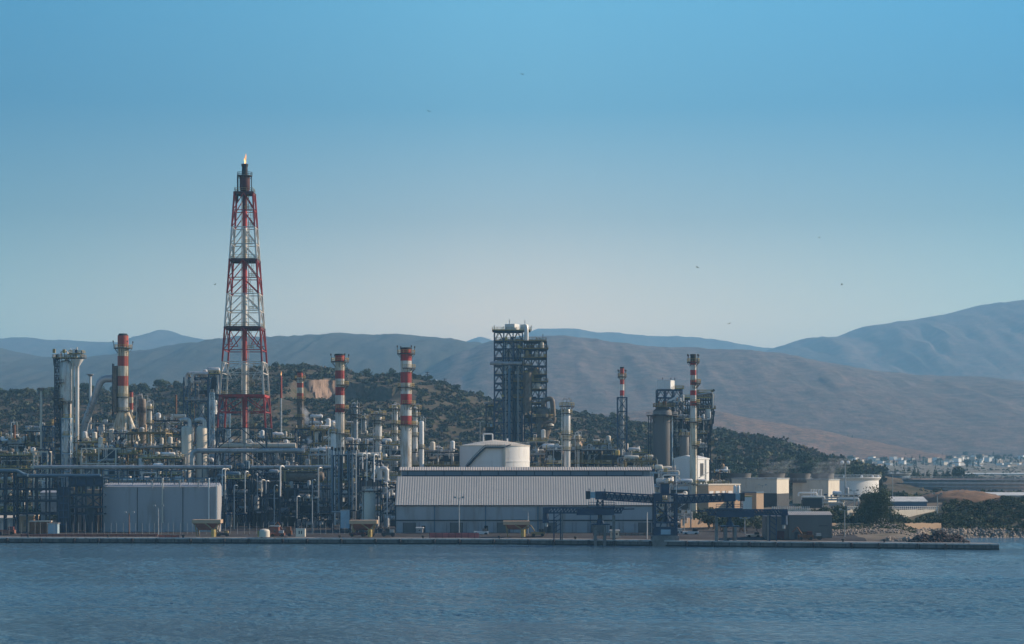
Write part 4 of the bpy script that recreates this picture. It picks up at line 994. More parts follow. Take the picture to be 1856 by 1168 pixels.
# salmon sphere
Y = 830; X = U(1041, Y); g = ground_z(X, Y); T = thing('sphere_tank', 'salmon coloured round tank half hidden behind the caged column', 'tank', (X, Y, g))
r = M(14.5, Y); zc = Zp(808, Y)-g; b = MB('tan'); b.lathe([(max(0.05, r*math.cos(t)), zc+r*math.sin(t)) for t in [math.pi*(k/14-0.5) for k in range(15)]], n=28); b.build('shell', T)
b = MB('galv'); [b.bar((r*0.98*math.cos(k), r*0.98*math.sin(k), 0), (r*0.98*math.cos(k), r*0.98*math.sin(k), zc), 0.5) for k in range(6)]; b.build('leg', T)
b = MB('white'); b.lathe([(3.6, zc+r*0.86), (3.6, zc+r*0.9), (0.1, zc+r*0.93)], n=16); b.tube([(0, 0, zc+r), (0, 0, zc+r+1), (2.8, 0, zc+r+1), (2.8, 0, zc+r-1)], 0.25, 8, 0.5); b.build('top_platform', T)

for lab, a, c, yt, kw in (('dark open steel bay between the silo and the slim chimney', 1219, 1250, 724, dict(fill=0.5, dens=1.6)), ('dark narrow steel bay right of the slim chimney', 1262, 1282, 752, dict(fill=0.7, dens=1.5))):
    unit('steel_structure', lab, 'steel structure', a, c, yt, 812, 8, a, steel='navy', brace='v', vm=('galvdark', 'galv', 'alu'), pm=('navy', 'galvdark', 'galv', 'alu'), **kw)
# ---- other process columns
column('process_column', 'slim grey column with three dark platforms right of the two banded chimney', 645, 860, 10, 733, 'galv', [(739, 19, None, 'dark'), (756, 17, None, 'dark')], seed=5) if False else None
COLS = [
 (686, 770, 12.5, 752, 'alu', [(751, 29), (762, 24), (768, 20, None, 'dark'), (797, 20)], 'fat silver column with a wide yellow top platform left of the tall chimney'),
 (717.5, 780, 7.5, 738, 'alu', [(741, 23), (768, 17), (786, 16)], 'slim silver column close to the left side of the tall chimney'),
 (752.5, 785, 9.5, 738, 'alu', [(741, 24), (754, 21), (771, 16), (790, 14)], 'silver column close to the right side of the tall chimney'),
 (644.5, 855, 8.5, 735, 'galv', [(738.5, 20, None, 'dark'), (751, 22, None, 'dark'), (757, 20, None, 'dark')], 'dull grey column in front of the hill, right of the lamp topped chimney'),
 (661, 870, 6.0, 757, 'galv', [(759, 14)], 'thin dull grey column between the silver one and the dull one'),
 (272, 800, 6.5, 732, 'cream', [(742, 12), (768, 14)], 'small cream column left of the blue piped structure'),
 (258, 815, 14, 722, 'darkduct', [(745, 20, None, 'dark')], 'squat brown column with a rounded top near the thick chimney'),
 (604, 722, 10, 782, 'white', [(784, 15)], 'short white vessel column at the foot of the lamp topped chimney'),
 (1048, 800, 5.5, 788, 'cream', [(797, 12), (815, 12)], 'short cream column right of the caged column'),
 (26, 800, 5.0, 770, 'rust', [(800, 10)], 'thin rusty column at the extreme left of the plant'),
]
for k, (px, Yc, w_, yt, mt, pl, lab) in enumerate(COLS): column('process_column', lab, px, Yc, w_, yt, mt, pl, seed=20+k)
column('vessel', 'white pressure vessel standing right of the tall chimney', 764, 775, 8.6, 763, 'white', [(812, 12)], 'vessel', riser=False, topgear=True, seed=2)

# ---- silo and structure on the right
Y = 810; X = U(1200.5, Y); g = ground_z(X, Y); z_ = lambda y: Zp(y, Y)-g; r = M(17.8, Y)
T = thing('silo', 'big grey brown silo with a domed top and a ring walkway', 'silo', (X, Y, g))
b = MB('silo'); b.lathe([(r, 0), (r, z_(751)), (r*0.93, z_(744.5)), (r*0.6, z_(739.5)), (r*0.3, z_(738)), (0.1, z_(737.8))], n=36); b.build('shell', T)
platform(T, r, M(29, Y), z_(753), None, 'galv', deckmat='dark'); deck(T, -M(16, Y), M(22, Y), -4, 4, z_(737.5), 'ochre')
b = MB('paleblue'); b.cyl((M(17, Y), -r*0.55, 0), (M(17, Y), -r*0.55, z_(755)), 0.3, n=8); b.build('downpipe', T)
b = MB('navy'); 
for q in (-25, -21): b.bar((M(q, Y), 0, 0), (M(q, Y), 0, z_(753)), 0.4)
for k in range(5): b.bar((M(-25, Y), 0, z_(753)*k/5), (M(-18, Y), 0, z_(753)*(k+1)/5), 0.2)
b.build('support', T)
b = MB('rust'); [b.cyl((M(q, Y), 0, z_(740)), (M(q, Y), 0, z_(728)), 0.3, n=8) for q in (-6, 2, 6)]; b.build('vent', T)
Y = 822; xa, xb = U(1192, Y), U(1236, Y); X = (xa+xb)/2; g = ground_z(X, Y); z_ = lambda y: Zp(y, Y)-g
T = thing('lift_tower', 'blue steel tower topped by a white box behind the silo', 'steel tower', (X, Y, g))
frame(T, xa-X, xb-X, 0, 8, [0, z_(820), z_(790), z_(765), z_(748), z_(735), z_(720), z_(706)], 3, 1, 'blue', 0.55, 'v', 0.32)
b = MB('white'); rbox(b, U(1215, Y)-X, -1, M(24, Y), M(9, Y)/math.sin(R(24)), z_(705.5), z_(689.5), 24); b.build('white_box', T)
deck(T, U(1224, Y)-X, xb-X+1, 0, 8, z_(705), 'yellow'); deck(T, xa-X, xb-X, 0, 8, z_(735), 'ochre')
b = MB('white'); b.bar((U(1211, Y)-X, -2, z_(728)), (U(1230, Y)-X, -2, z_(718)), 1.1, 0.8); b.build('sloping_gallery', T)
b = MB('dark'); [b.bar((U(q, Y)-X, 0, z_(689)), (U(q, Y)-X, 0, z_(685)), 0.25) for q in (1201, 1216, 1223)]; b.build('mast', T)
Y = 826; xa, xb = U(1236, Y), U(1296, Y); X = (xa+xb)/2; g = ground_z(X, Y); z_ = lambda y: Zp(y, Y)-g
T = thing('filter_structure', 'dark steel filter structure with hoppers behind the tallest slim chimney', 'steel structure', (X, Y, g))
frame(T, U(1265, Y)-X, U(1293, Y)-X, 0, 10, [z_(768), z_(755), z_(742), z_(724), z_(713)], 3, 1, 'navy', 0.5, 'v', 0.32)
frame(T, U(1236, Y)-X, U(1266, Y)-X, 0, 10, [0, z_(825), z_(800), z_(775), z_(748), z_(722)], 3, 1, 'navy', 0.5, 's', 0.34)
frame(T, U(1266, Y)-X, U(1288, Y)-X, 1, 9, [0, z_(820), z_(795), z_(769)], 2, 1, 'navy', 0.5, 'x', 0.32, 'lower_frame')
for y, p, q in ((722, 1262, 1294), (742, 1265, 1297), (713, 1266, 1292), (722, 1234, 1262), (748, 1236, 1262), (806, 1282, 1294)): deck(T, U(p, Y)-X, U(q, Y)-X, -1.5, 9, z_(y)+0.1, 'yellow' if y < 740 else 'ochre')
b = MB('navy'); b.bar((U(1295, Y)-X, 0, z_(745)), (U(1288, Y)-X, 0, z_(785)), 0.6); b.bar((U(1294, Y)-X, 8, z_(745)), (U(1288, Y)-X, 8, z_(785)), 0.6); b.build('strut', T)
b = MB('dark'); b.rings([(V3((U(1276, Y)-X, 4, z_(758))), V3((1, 0, 0)), V3((0, 1, 0)), 4.6), (V3((U(1276, Y)-X, 4, z_(800))), V3((1, 0, 0)), V3((0, 1, 0)), 1.2)], 4); b.build('hopper', T)
b = MB('alu'); b.cyl((U(1283, Y)-X, -1, z_(757)), (U(1283, Y)-X, -1, z_(742)), 1.2, n=12); b.build('vessel', T)
b = MB('galv'); b.tube([(U(1255, Y)-X, -2, z_(716)), (U(1264, Y)-X, -2, z_(716)), (U(1291, Y)-X, -2, z_(712)), (U(1291, Y)-X, -2, z_(740))], 0.4, 8, 1); b.build('pipe', T)
b = MB('white'); b.tube([(U(1266, Y)-X, -2, z_(760)), (U(1286, Y)-X, -2, z_(760)), (U(1286, Y)-X, -2, z_(748))], 0.35, 8, 1); b.build('pipe', T)
b = MB('dark'); b.tube([(U(1289, Y)-X, 0, z_(716)), (U(1291, Y)-X, 0, z_(709)), (U(1295, Y)-X, 0, z_(707))], 0.5, 8, 1); b.build('vent', T)
column('hopper', 'small grey brown bin beside the silo under the steel structure', 1240.5, 800, 17, 788, 'silo', [(790, 20)], 'hopper', riser=False, seed=1)

# ---- process units: crowded steel, vessels and pipes. px0, px1, top row, depth Y, thickness, seed
UN = [
 ('low brown pipe rack with yellow rails at the left edge of the plant', 'pipe rack', -14, 44, 794, 790, 12, 101, dict(steel='dark', rails=1, dens=1.5, vm=('cream', 'darkduct', 'white'))),
 ('dark blue open unit with a cream kettle on top, under the thin vent pole', 'process unit', 46, 80, 771, 792, 10, 102, dict(steel='navy', rails=0.8, dens=1.5)),
 ('dark steel unit directly under the tall grey column', 'process unit', 90, 128, 757, 795, 9, 103, dict(steel='navy', rails=0.7, dens=1.2)),
 ('long yellow railed unit right of the pale stair tower', 'process unit', 130, 184, 791, 760, 12, 104, dict(steel='ochre', rails=1, dens=1.4, vm=('white', 'alu', 'cream'))),
 ('crowded unit of grey kettles at the foot of the slanting duct', 'process unit', 160, 206, 757, 812, 10, 105, dict(steel='galv', rails=0.9, dens=1.5)),
 ('dark unit with pale pipes below the thick weathered chimney', 'process unit', 196, 240, 775, 770, 10, 106, dict(steel='navy', rails=0.6, dens=1.6)),
 ('ochre three level unit right of the thick weathered chimney', 'process unit', 232, 300, 774, 765, 14, 107, dict(steel='ochre', rails=1, dens=1.5, vm=('cream', 'alu', 'tan'), pm=('cream', 'alu', 'yellow', 'white'))),
 ('dark blue box shaped unit behind the ochre one', 'process unit', 270, 328, 752, 820, 10, 108, dict(steel='navy', rails=0.5, dens=1.5, brace='x')),
 ('low unit with dark decks between the ochre unit and the cream vessels', 'process unit', 296, 330, 800, 752, 10, 109, dict(steel='dark', rails=0.8, dens=1.3)),
 ('small unit with white tubing at the feet of the twin cream vessels', 'process unit', 345, 396, 805, 770, 10, 110, dict(steel='paleblue', rails=0.6, dens=1.3)),
 ('dark cluttered unit seen through the flare tower legs', 'process unit', 398, 452, 792, 800, 12, 111, dict(steel='navy', rails=0.6, dens=1.4)),
 ('low grey unit right of the flare tower under the thin flare pole', 'process unit', 452, 530, 800, 810, 10, 112, dict(steel='galv', rails=0.6, dens=1.3)),
 ('deep blue steel cube at the foot of the short quarry side chimney', 'process unit', 535, 567, 777, 780, 12, 113, dict(steel='blue', rails=0.4, dens=1.0, brace='x', vm=('dark', 'navy'), top=False)),
 ('unit with two white drums and yellow stairs left of the lamp topped chimney', 'process unit', 563, 606, 769, 772, 10, 114, dict(steel='ochre', rails=1, dens=1.5, vm=('white', 'alu'), pm=('white', 'alu', 'yellow'))),
 ('dark fin fan cooler rack right of the lamp topped chimney', 'process unit', 626, 682, 795, 790, 14, 115, dict(steel='dark', rails=0.3, dens=1.8, vm=('galv', 'alu'))),
 ('small bright unit between the fat silver column and the tall chimney', 'process unit', 686, 728, 796, 762, 10, 116, dict(steel='galv', rails=0.8, dens=1.6, vm=('white', 'alu'))),
 ('long dark cooler bank with a yellow right end beside the white tank', 'process unit', 746, 832, 809, 782, 14, 117, dict(steel='dark', rails=0.7, dens=1.4, vm=('cream', 'white', 'alu'), pm=('cream', 'white', 'galv'))),
 ('narrow white piped unit right of the white tank', 'process unit', 958, 992, 790, 800, 10, 118, dict(steel='galv', rails=0.8, dens=1.8, vm=('white', 'alu'))),
 ('yellow railed unit below the fat brown reactor', 'process unit', 990, 1018, 806, 790, 10, 119, dict(steel='dark', rails=1, dens=1.8, vm=('white', 'cream'))),
 ('long dark cooler bank with brown pipes behind the long shed roof', 'process unit', 1034, 1118, 806, 800, 14, 120, dict(steel='dark', rails=0.9, dens=1.3, vm=('dark', 'ochre', 'galv'))),
 ('low unit crowned with a bright yellow deck by the caged chimney', 'process unit', 1112, 1142, 816, 780, 10, 121, dict(steel='dark', rails=1, dens=1.5, vm=('yellow', 'ochre', 'cream'))),
 ('bright cluster of white kettles left of the silo', 'process unit', 1136, 1190, 826, 770, 12, 122, dict(steel='ochre', rails=0.8, dens=2.0, vm=('white', 'cream', 'alu'), pm=('white', 'cream', 'alu'))),
 ('white piped unit at the right end of the long shed', 'process unit', 1184, 1228, 845, 700, 12, 123, dict(steel='paleblue', rails=0.7, dens=2.0, vm=('white', 'alu', 'cream'), pm=('white', 'cream', 'alu'))),
 ('small grey unit below the silo where the pale pipes bend', 'process unit', 1215, 1252, 868, 688, 8, 124, dict(steel='galv', rails=0.6, dens=1.8, vm=('white', 'alu'), pm=('white', 'alu'))),
 ('blue pipe rack behind the flat tan building', 'pipe rack', 1262, 1322, 868, 760, 8, 125, dict(steel='blue', rails=0.8, dens=1.4)),
 # lower row along the yard; shaded racks carry their shade in darker colours
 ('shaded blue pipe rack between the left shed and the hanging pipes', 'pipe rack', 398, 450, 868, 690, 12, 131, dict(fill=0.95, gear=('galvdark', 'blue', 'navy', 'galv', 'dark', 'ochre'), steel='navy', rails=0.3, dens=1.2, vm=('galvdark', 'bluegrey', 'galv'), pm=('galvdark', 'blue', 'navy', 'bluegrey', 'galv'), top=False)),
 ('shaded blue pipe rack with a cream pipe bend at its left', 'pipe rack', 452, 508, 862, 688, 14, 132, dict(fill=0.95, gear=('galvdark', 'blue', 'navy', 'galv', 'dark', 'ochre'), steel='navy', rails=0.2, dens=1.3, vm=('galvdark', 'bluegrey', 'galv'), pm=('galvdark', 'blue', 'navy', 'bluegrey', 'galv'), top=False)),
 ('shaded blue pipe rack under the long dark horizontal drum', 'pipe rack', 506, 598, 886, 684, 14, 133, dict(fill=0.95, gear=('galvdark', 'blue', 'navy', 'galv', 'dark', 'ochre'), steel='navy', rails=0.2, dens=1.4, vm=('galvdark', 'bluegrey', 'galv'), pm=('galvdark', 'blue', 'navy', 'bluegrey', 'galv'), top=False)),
 ('shaded unit with a row of short vents left of the long shed', 'process unit', 648, 690, 823, 700, 12, 134, dict(steel='navy', rails=0.5, dens=1.5, vm=('white', 'galv', 'alu'), pm=('galv', 'white', 'bluegrey'))),
 ('narrow dark unit squeezed against the left end of the long shed', 'process unit', 690, 717, 866, 690, 10, 135, dict(steel='navy', rails=0.5, dens=2.0, vm=('galv', 'white'), pm=('galv', 'white', 'bluegrey'))),
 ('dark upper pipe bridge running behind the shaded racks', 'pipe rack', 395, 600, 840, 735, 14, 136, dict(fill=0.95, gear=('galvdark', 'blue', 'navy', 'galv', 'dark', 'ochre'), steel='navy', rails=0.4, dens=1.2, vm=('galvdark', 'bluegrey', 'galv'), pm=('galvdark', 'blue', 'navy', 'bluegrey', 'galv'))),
 ('pale cluttered pipe bridge behind the left shed roof', 'pipe rack', 186, 330, 852, 705, 10, 137, dict(steel='bluegrey', rails=0.4, dens=1.1, vm=('white', 'galv'), pm=('white', 'galv', 'bluegrey'), top=False)),
 ('beige steel portal frame behind the long grey pipe', 'portal frame', 148, 210, 812, 735, 8, 138, dict(steel='cream', rails=0.3, dens=0.7, top=False)),
 ('cream open frame above the left end of the long grey pipe', 'portal frame', 61, 86, 818, 735, 6, 139, dict(steel='cream', rails=0.0, dens=0.5, top=False, vessels=0)),
]
for lab, cat, p0, p1, yt, Yu, dp, sd_, kw in UN:
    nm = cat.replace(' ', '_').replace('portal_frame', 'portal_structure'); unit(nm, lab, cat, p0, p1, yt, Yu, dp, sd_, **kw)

UN2 = [
 ('far back row of tan and yellow vessels left of the tall grey column', 'process unit', -10, 70, 786, 880, 10, 201, dict(steel='ochre', rails=1, dens=1.3, vm=('tan', 'cream', 'white'))),
 ('back row unit with cream kettles between the tall grey column and the weathered chimney', 'process unit', 135, 215, 778, 870, 10, 202, dict(steel='dark', rails=1, dens=1.4, vm=('tan', 'cream', 'white'))),
 ('back row unit with rusty tops right of the weathered chimney', 'process unit', 242, 330, 760, 875, 10, 203, dict(steel='galv', rails=1, dens=1.3, vm=('tan', 'rust', 'cream'))),
 ('back row unit seen between the flare tower and the thin flare pole', 'process unit', 455, 540, 786, 870, 10, 204, dict(steel='dark', rails=1, dens=1.3, vm=('cream', 'white'))),
 ('back row unit with yellow decks behind the two white drums', 'process unit', 560, 640, 762, 860, 10, 205, dict(steel='ochre', rails=1, dens=1.4, vm=('cream', 'white', 'tan'))),
 ('back row unit with grey coolers behind the fat silver column', 'process unit', 640, 735, 782, 865, 10, 206, dict(steel='galv', rails=1, dens=1.4, vm=('cream', 'alu'))),
 ('back row unit with thin vents behind the caged column', 'process unit', 1000, 1110, 796, 870, 10, 207, dict(steel='ochre', rails=1, dens=1.3, vm=('cream', 'tan'))),
 ('back row unit low against the hill left of the silo', 'process unit', 1110, 1180, 812, 870, 10, 208, dict(steel='galv', rails=1, dens=1.5, vm=('cream', 'white'))),
 ('front unit with warm yellow decks below the weathered chimney', 'process unit', 140, 250, 812, 742, 10, 209, dict(steel='ochre', rails=1, dens=1.5, vm=('cream', 'white', 'tan'), pm=('cream', 'yellow', 'white', 'alu'))),
 ('front unit with cream pipes right below the ochre unit', 'process unit', 250, 330, 820, 735, 10, 210, dict(steel='dark', rails=1, dens=1.5, vm=('cream', 'white', 'alu'), pm=('cream', 'white', 'alu'))),
 ('front unit of white pipes under the lamp topped chimney', 'process unit', 560, 640, 812, 722, 10, 211, dict(steel='galv', rails=0.9, dens=1.4, vm=('cream', 'white', 'alu'), pm=('white', 'cream', 'alu', 'galv'))),
 ('middle unit with brown decks at the far left behind the blue frames', 'process unit', -12, 62, 815, 745, 10, 212, dict(steel='dark', rails=1, dens=1.5, vm=('darkduct', 'white', 'cream'))),
]
for lab, cat, p0, p1, yt, Yu, dp, sd_, kw in UN2: unit('process_unit', lab, cat, p0, p1, yt, Yu, dp, sd_, **kw)
# ---- big pipes
def pp(px, y, Y): return (U(px, Y), Y, Zp(y, Y))
bigpipe('pipeline', 'thick cream pipeline running through the flare tower legs', [pp(398, 807.5, 748), pp(536, 807.5, 748)], M(4.4, 748), 'cream', supports=[pp(420, 807.5, 748), pp(470, 807.5, 748), pp(520, 807.5, 748)])
bigpipe('pipeline', 'thick grey pipeline bending down beside the right cream vessel', [pp(348, 846, 730), pp(348, 817, 730), pp(552, 817, 730)], M(4.3, 730), 'galv', supports=[pp(372, 817, 730), pp(430, 817, 730), pp(490, 817, 730), pp(540, 817, 730)])
bigpipe('pipeline', 'long grey pipeline above the left shed and the blue frames', [pp(62, 847, 700), pp(420, 847, 700)], M(3.6, 700), 'galv', supports=[pp(q, 847, 700) for q in (64, 110, 160, 226, 290, 345, 400)])
bigpipe('pipeline', 'grey pipeline crossing behind the row of hanging pipes', [pp(455, 847, 712), pp(612, 847, 712)], M(3.2, 712), 'galv', supports=[pp(q, 847, 712) for q in (460, 520, 590)])
bigpipe('pipeline', 'short cream pipeline with vents beside the hanging pipes', [pp(650, 824, 690), pp(686, 824, 690)], M(3.4, 690), 'cream', supports=[pp(655, 824, 690), pp(680, 824, 690)])
for lab, px, y, Yd, r_, l_, mt in (('white horizontal drum at the foot of the lamp topped chimney', 590, 818, 745, 7.6, 30, 'white'), ('long dark horizontal drum on the shaded racks', 547, 864, 690, 9.0, 82, 'darkduct'),
        ('upper one of two small white drums by the blue steel cube', 573.5, 755, 790, 3.4, 23, 'white'), ('lower one of two small white drums by the blue steel cube', 573.5, 766, 790, 2.8, 23, 'white')):
    X = U(px, Yd); g = ground_z(X, Yd); T = thing('drum', lab, 'drum', (X, Yd, g)); z = Zp(y, Yd)-g; r = M(r_, Yd); L_ = M(l_, Yd)
    b = MB(mt); b.capsule((0, 0, z), r, L_, 'x', 20); b.m('galv'); [b.cyl((k*L_*0.3, 0, z+r*0.9), (k*L_*0.3, 0, z+r*1.5), 0.25, n=8) for k in (-1, 0, 1)]; b.build('shell', T)
    b = MB('navy'); [b.bar((k*L_*0.32, s*r*0.7, 0), (k*L_*0.32, s*r*0.7, z-r*0.5), 0.4) for k in (-1, 1) for s in (-1, 1)]; b.build('support', T)
    if r_ == 9.0:
        deck(T, -L_*0.42, L_*0.45, -r*0.9, r*0.9, z+r+0.3, 'ochre'); b = MB('ochre'); b.bar((-L_*0.36, -r-0.2, z-r), (-L_*0.36, -r-0.2, z+r+0.3), 0.8, 0.3); b.build('stair', T)
# the silvery elbows by the shed's left end
for k, (p, y) in enumerate(((686, 848), (701, 849))): bigpipe('pipe_bend', ('left' if k == 0 else 'right')+' one of two fat silver pipe bends at the left end of the long shed', [pp(p-12, y+20, 678), pp(p-12 if k else p-1, y, 678), pp(p, y, 678), pp(p, y+22, 678)], M(3.2 if k == 0 else 4.2, 678), 'alu', rings=False, bend=1.5, group='silver pipe bends')
# row of hanging pipes
Y = 664; X = U(623, Y); g = ground_z(X, Y); z_ = lambda y: Zp(y, Y)-g
T = thing('hanging_pipe_rack', 'rack of tall parallel hanging pipes with dark hooks on top', 'pipe rack', (X, Y, g))
frame(T, U(601, Y)-X, U(646, Y)-X, 1.5, 7, [0, z_(925), z_(895), z_(862), z_(825)], 3, 1, 'navy', 0.45, 's')
for i, (p, yt, yb) in enumerate(((602, 813, 928), (608, 815, 928), (614, 814, 925), (621, 813, 868), (630, 813, 870), (633, 815, 916), (638, 813, 925), (645, 814, 926))):
    b = MB('galv' if i == 7 else ('bluegrey', 'galvdark')[i % 2]); b.tube([(U(p, Y)-X, 0.2, z_(yb)), (U(p, Y)-X, 0.2, z_(yt)), (U(p, Y)-X, 1.6, z_(yt)), (U(p, Y)-X, 2.2, z_(yt+4))], 0.22, 8, 0.6)
    b.m('soot'); b.capsule((U(p, Y)-X, 0.3, z_(yt)), 0.42, 1.2, 'z', 8); b.build('pipe', T)
b = MB('galv'); b.tube([(U(601, Y)-X, 0.2, z_(928)), (U(617, Y)-X, 0.2, z_(928))], 0.3, 8); b.build('pipe', T)
for i, (p, yt, yb, pb) in enumerate(((508, 845, 900, 'white'), (577, 848, 930, 'galv'), (474, 870, 900, 'cream'), (482, 872, 895, 'galv'), (538, 900, 940, 'galv'), (657, 822, 850, 'white'), (665, 822, 872, 'white'), (678, 824, 874, 'white'), (403, 850, 900, 'white'), (408, 850, 905, 'cream'), (444, 855, 930, 'galv'), (566, 870, 950, 'bluegrey'), (424, 880, 960, 'bluegrey'), (497, 880, 960, 'bluegrey'))):
    Yp = 672; X = U(p, Yp); T = thing('standpipe', ['white bent standpipe at the left end of the dark drum', 'grey standpipe at the right end of the dark drum', 'short cream standpipe below the flare tower', 'short grey standpipe paired with the cream one', 'short grey standpipe under the middle of the dark drum', 'leftmost of three white standpipes under the short cream pipeline', 'middle one of three white standpipes under the short cream pipeline', 'rightmost of three white standpipes under the short cream pipeline', 'white standpipe touching the left shed corner', 'cream standpipe just off the left shed corner', 'grey standpipe right under the flare tower leg', 'blue grey standpipe below the drum centre right', 'blue grey standpipe nearest the left shed', 'blue grey standpipe left of the dark drum near the ground'][i], 'standpipe', (X, Yp, ground_z(X, Yp)))
    z0, z1 = 0.0, Zp(yt, Yp)-T.location.z; b = MB(pb); b.tube([(0, 0, Zp(yb, Yp)-T.location.z), (0, 0, z1), (0.9, 0.8, z1), (0.9, 3, z1-0.4)], 0.27 if i < 2 else 0.2, 8, 0.6); b.build('pipe', T)
    b = MB('navy'); b.bar((0, 0.6, 0), (0, 0.6, z1-0.5), 0.26); b.build('support', T)
# ================================================================== sheds and yard front
def ribs(b, x0, x1, y0, z0, y1, z1, n, d=0.16):
    """corrugated sheet between a bottom line (y0,z0) and a top line (y1,z1)"""
    vs = []; fs = []; k = 0
    nrm = V3((0, -(z1-z0), (y1-y0))).normalized()*d
    for i in range(n):
        a = lerp(x0, x1, i/n); w = (x1-x0)/n
        for dx, hi in ((0, 0), (0.3, 0), (0.4, 1), (0.8, 1), (0.9, 0)):
            for (y, z) in ((y0, z0), (y1, z1)): vs.append((a+dx*w, y+hi*nrm.y, z+hi*nrm.z))
    vs += [(x1, y0, z0), (x1, y1, z1)]
    for i in range(len(vs)//2-1): fs.append((2*i, 2*i+2, 2*i+3, 2*i+1))
    b.add(vs, fs)
# long storage shed
Y = 637; X = U(952, Y); g = 2.2; z_ = lambda y, d=0: Zp(y, Y+d)-g; xl, xr = U(718, Y)-X, U(1186.5, Y)-X
T = thing('storage_shed', 'long grey storage shed with a steep ribbed roof and a blue ridge monitor', 'shed', (X, Y, g))
b = MB('sheet'); zt = z_(915); dp = 46
b.add([(xl, 0, 0), (xr, 0, 0), (xr, 0, zt), (xl, 0, zt), (xl, dp, 0), (xr, dp, 0), (xr, dp, zt), (xl, dp, zt)], [(0, 1, 2, 3), (5, 4, 7, 6)])
for s, x in ((-1, xl), (1, xr)):
    p = [(x, 0, 0), (x, dp, 0), (x, dp, zt), (x, 18, z_(864, 10)), (x, 11, z_(864, 10)), (x, 0, zt)]
    b.add(p, [(0, 1, 2, 3, 4, 5) if s > 0 else (5, 4, 3, 2, 1, 0)])
b.build('wall', T, smooth=False)
b = MB('rib'); ribs(b, xl-0.3, xr+0.3, -0.25, zt-0.15, 10.4, z_(864, 10), 104, 0.045); b.add([(xl, 10.4, z_(864, 10)-.02), (xr, 10.4, z_(864, 10)-.02), (xr, 18, z_(864, 10)), (xl, 18, z_(864, 10))], [(0, 1, 2, 3)]); b.add([(xl, 18, z_(864, 10)), (xr, 18, z_(864, 10)), (xr, dp+0.3, zt-.1), (xl, dp+0.3, zt-.1)], [(0, 1, 2, 3)]); b.build('roof', T, smooth=False)
b = MB('bluegrey'); xm = U(1158, Y)-X; zb = z_(865, 10)-0.4; ztm = z_(852.5, 13)
b.add([(xl+1.2, 13.2, zb), (xm+1, 13.2, zb), (xr-0.5, 13.2, ztm), (xl+1.2, 13.2, ztm)], [(0, 1, 2, 3)])
b.box(xl+1.2, xr-0.6, 13.5, 20, zb-0.5, ztm-0.01)
b.m('navy'); b.add([(xl+1.2, 13.12, zb), (xm+1, 13.12, zb), (xm+2, 13.12, zb+1.0), (xl+1.2, 13.12, zb+1.0)], [(0, 1, 2, 3)])
for k in range(14): b.box(xl+3+k*6.0, xl+3.25+k*6.0, 12.95, 13.1, zb+0.1, ztm-0.2)
b.build('monitor', T, smooth=False)
b = MB('rib'); ribs(b, xl+0.2, xr, 12.9, ztm-0.1, 16, ztm+1.0, 104, 0.1); b.add([(xl+0.2, 16, ztm+1.0), (xr, 16, ztm+1.0), (xr, 21.5, ztm-.1), (xl+0.2, 21.5, ztm-.1)], [(0, 1, 2, 3)]); b.m('dark'); b.box(xl+.2, xr, 12.75, 12.9, ztm-0.4, ztm-0.08); b.build('monitor_roof', T, smooth=False)
zc = z_(943); b = MB('dark')
b.box(xl-0.1, xr+0.1, -0.35, -0.02, zt-0.5, zt-0.17); b.box(xl, xr, -0.28, -0.02, zc-0.3, zc+0.1); b.build('gutter', T)
b = MB('bluegrey')
for px in (787.5, 880, 975, 1070): b.box(U(px, Y)-X-0.2, U(px, Y)-X+0.2, -0.2, -0.02, 0.3, zt-0.55)
b.build('downpipe', T)
for k in range(17):
    xa = xl+2.2+k*5.1
    b = MB('sheet' if k % 3 else 'silo'); b.box(xa, xa+4.2, -0.12, -0.004, 0.15, zc-0.8)
    b.m('dark'); b.box(xa+0.15, xa+0.25, -0.2, -0.121, 0.15, zc-0.8); b.box(xa+4.0, xa+4.1, -0.2, -0.121, 0.15, zc-0.8)
    if k % 4 == 1: b.box(xa+1, xa+2.2, -0.2, -0.122, 0.15, 2.4)
    b.build('roller_door', T)
# left shed
Y = 645; X = U(291, Y); g = 2.2; z_ = lambda y, d=0: Zp(y, Y+d)-g; xl, xr = U(187, Y)-X, U(394.5, Y)-X
T = thing('warehouse', 'plain blue grey metal warehouse with a light roof strip, left of the long shed', 'warehouse', (X, Y, g))
zt = z_(882.5); b = MB('sheet'); b.add([(xl, 0, 0), (xr, 0, 0), (xr, 0, zt), (xl, 0, zt), (xl, 9, 0), (xr, 9, 0), (xr, 9, zt), (xl, 9, zt)], [(0, 1, 2, 3), (5, 4, 7, 6)])
for s, x in ((-1, xl), (1, xr)): p = [(x, 0, 0), (x, 9, 0), (x, 9, zt), (x, 5, z_(875.5, 5)), (x, 0, zt)]; b.add(p, [(0, 1, 2, 3, 4) if s > 0 else (4, 3, 2, 1, 0)])
b.build('wall', T, smooth=False)
b = MB('sheet'); ribs(b, xl-0.2, xr+0.2, -0.2, zt-0.05, 5, z_(875.5, 5), 46, 0.04); b.add([(xl, 5, z_(875.5, 5)), (xr, 5, z_(875.5, 5)), (xr, 9.3, zt-.1), (xl, 9.3, zt-.1)], [(0, 1, 2, 3)]); b.build('roof', T, smooth=False)
b = MB('dark')
for px in (249, 331.5): b.box(U(px, Y)-X-0.12, U(px, Y)-X+0.12, -0.08, -0.004, 0.2, zt-0.3)
b.build('joint', T)
for px, y0, y1, mt in ((295, 868, 948, 'cream'), (379, 868, 941, 'white'), (393, 880, 955, 'white'), (276.5, 872, 886, 'galv'), (326, 872, 885, 'galv'), (360, 872, 886, 'galv')):
    b = MB(mt); b.bar((U(px, Y)-X, -0.55, z_(y1)), (U(px, Y)-X, -0.55, z_(y0)), 0.42); b.bar((U(px, Y)-X, -0.5, z_(y0)), (U(px, Y)-X, 0.3, z_(y0)), 0.35); b.build('standpipe', T)
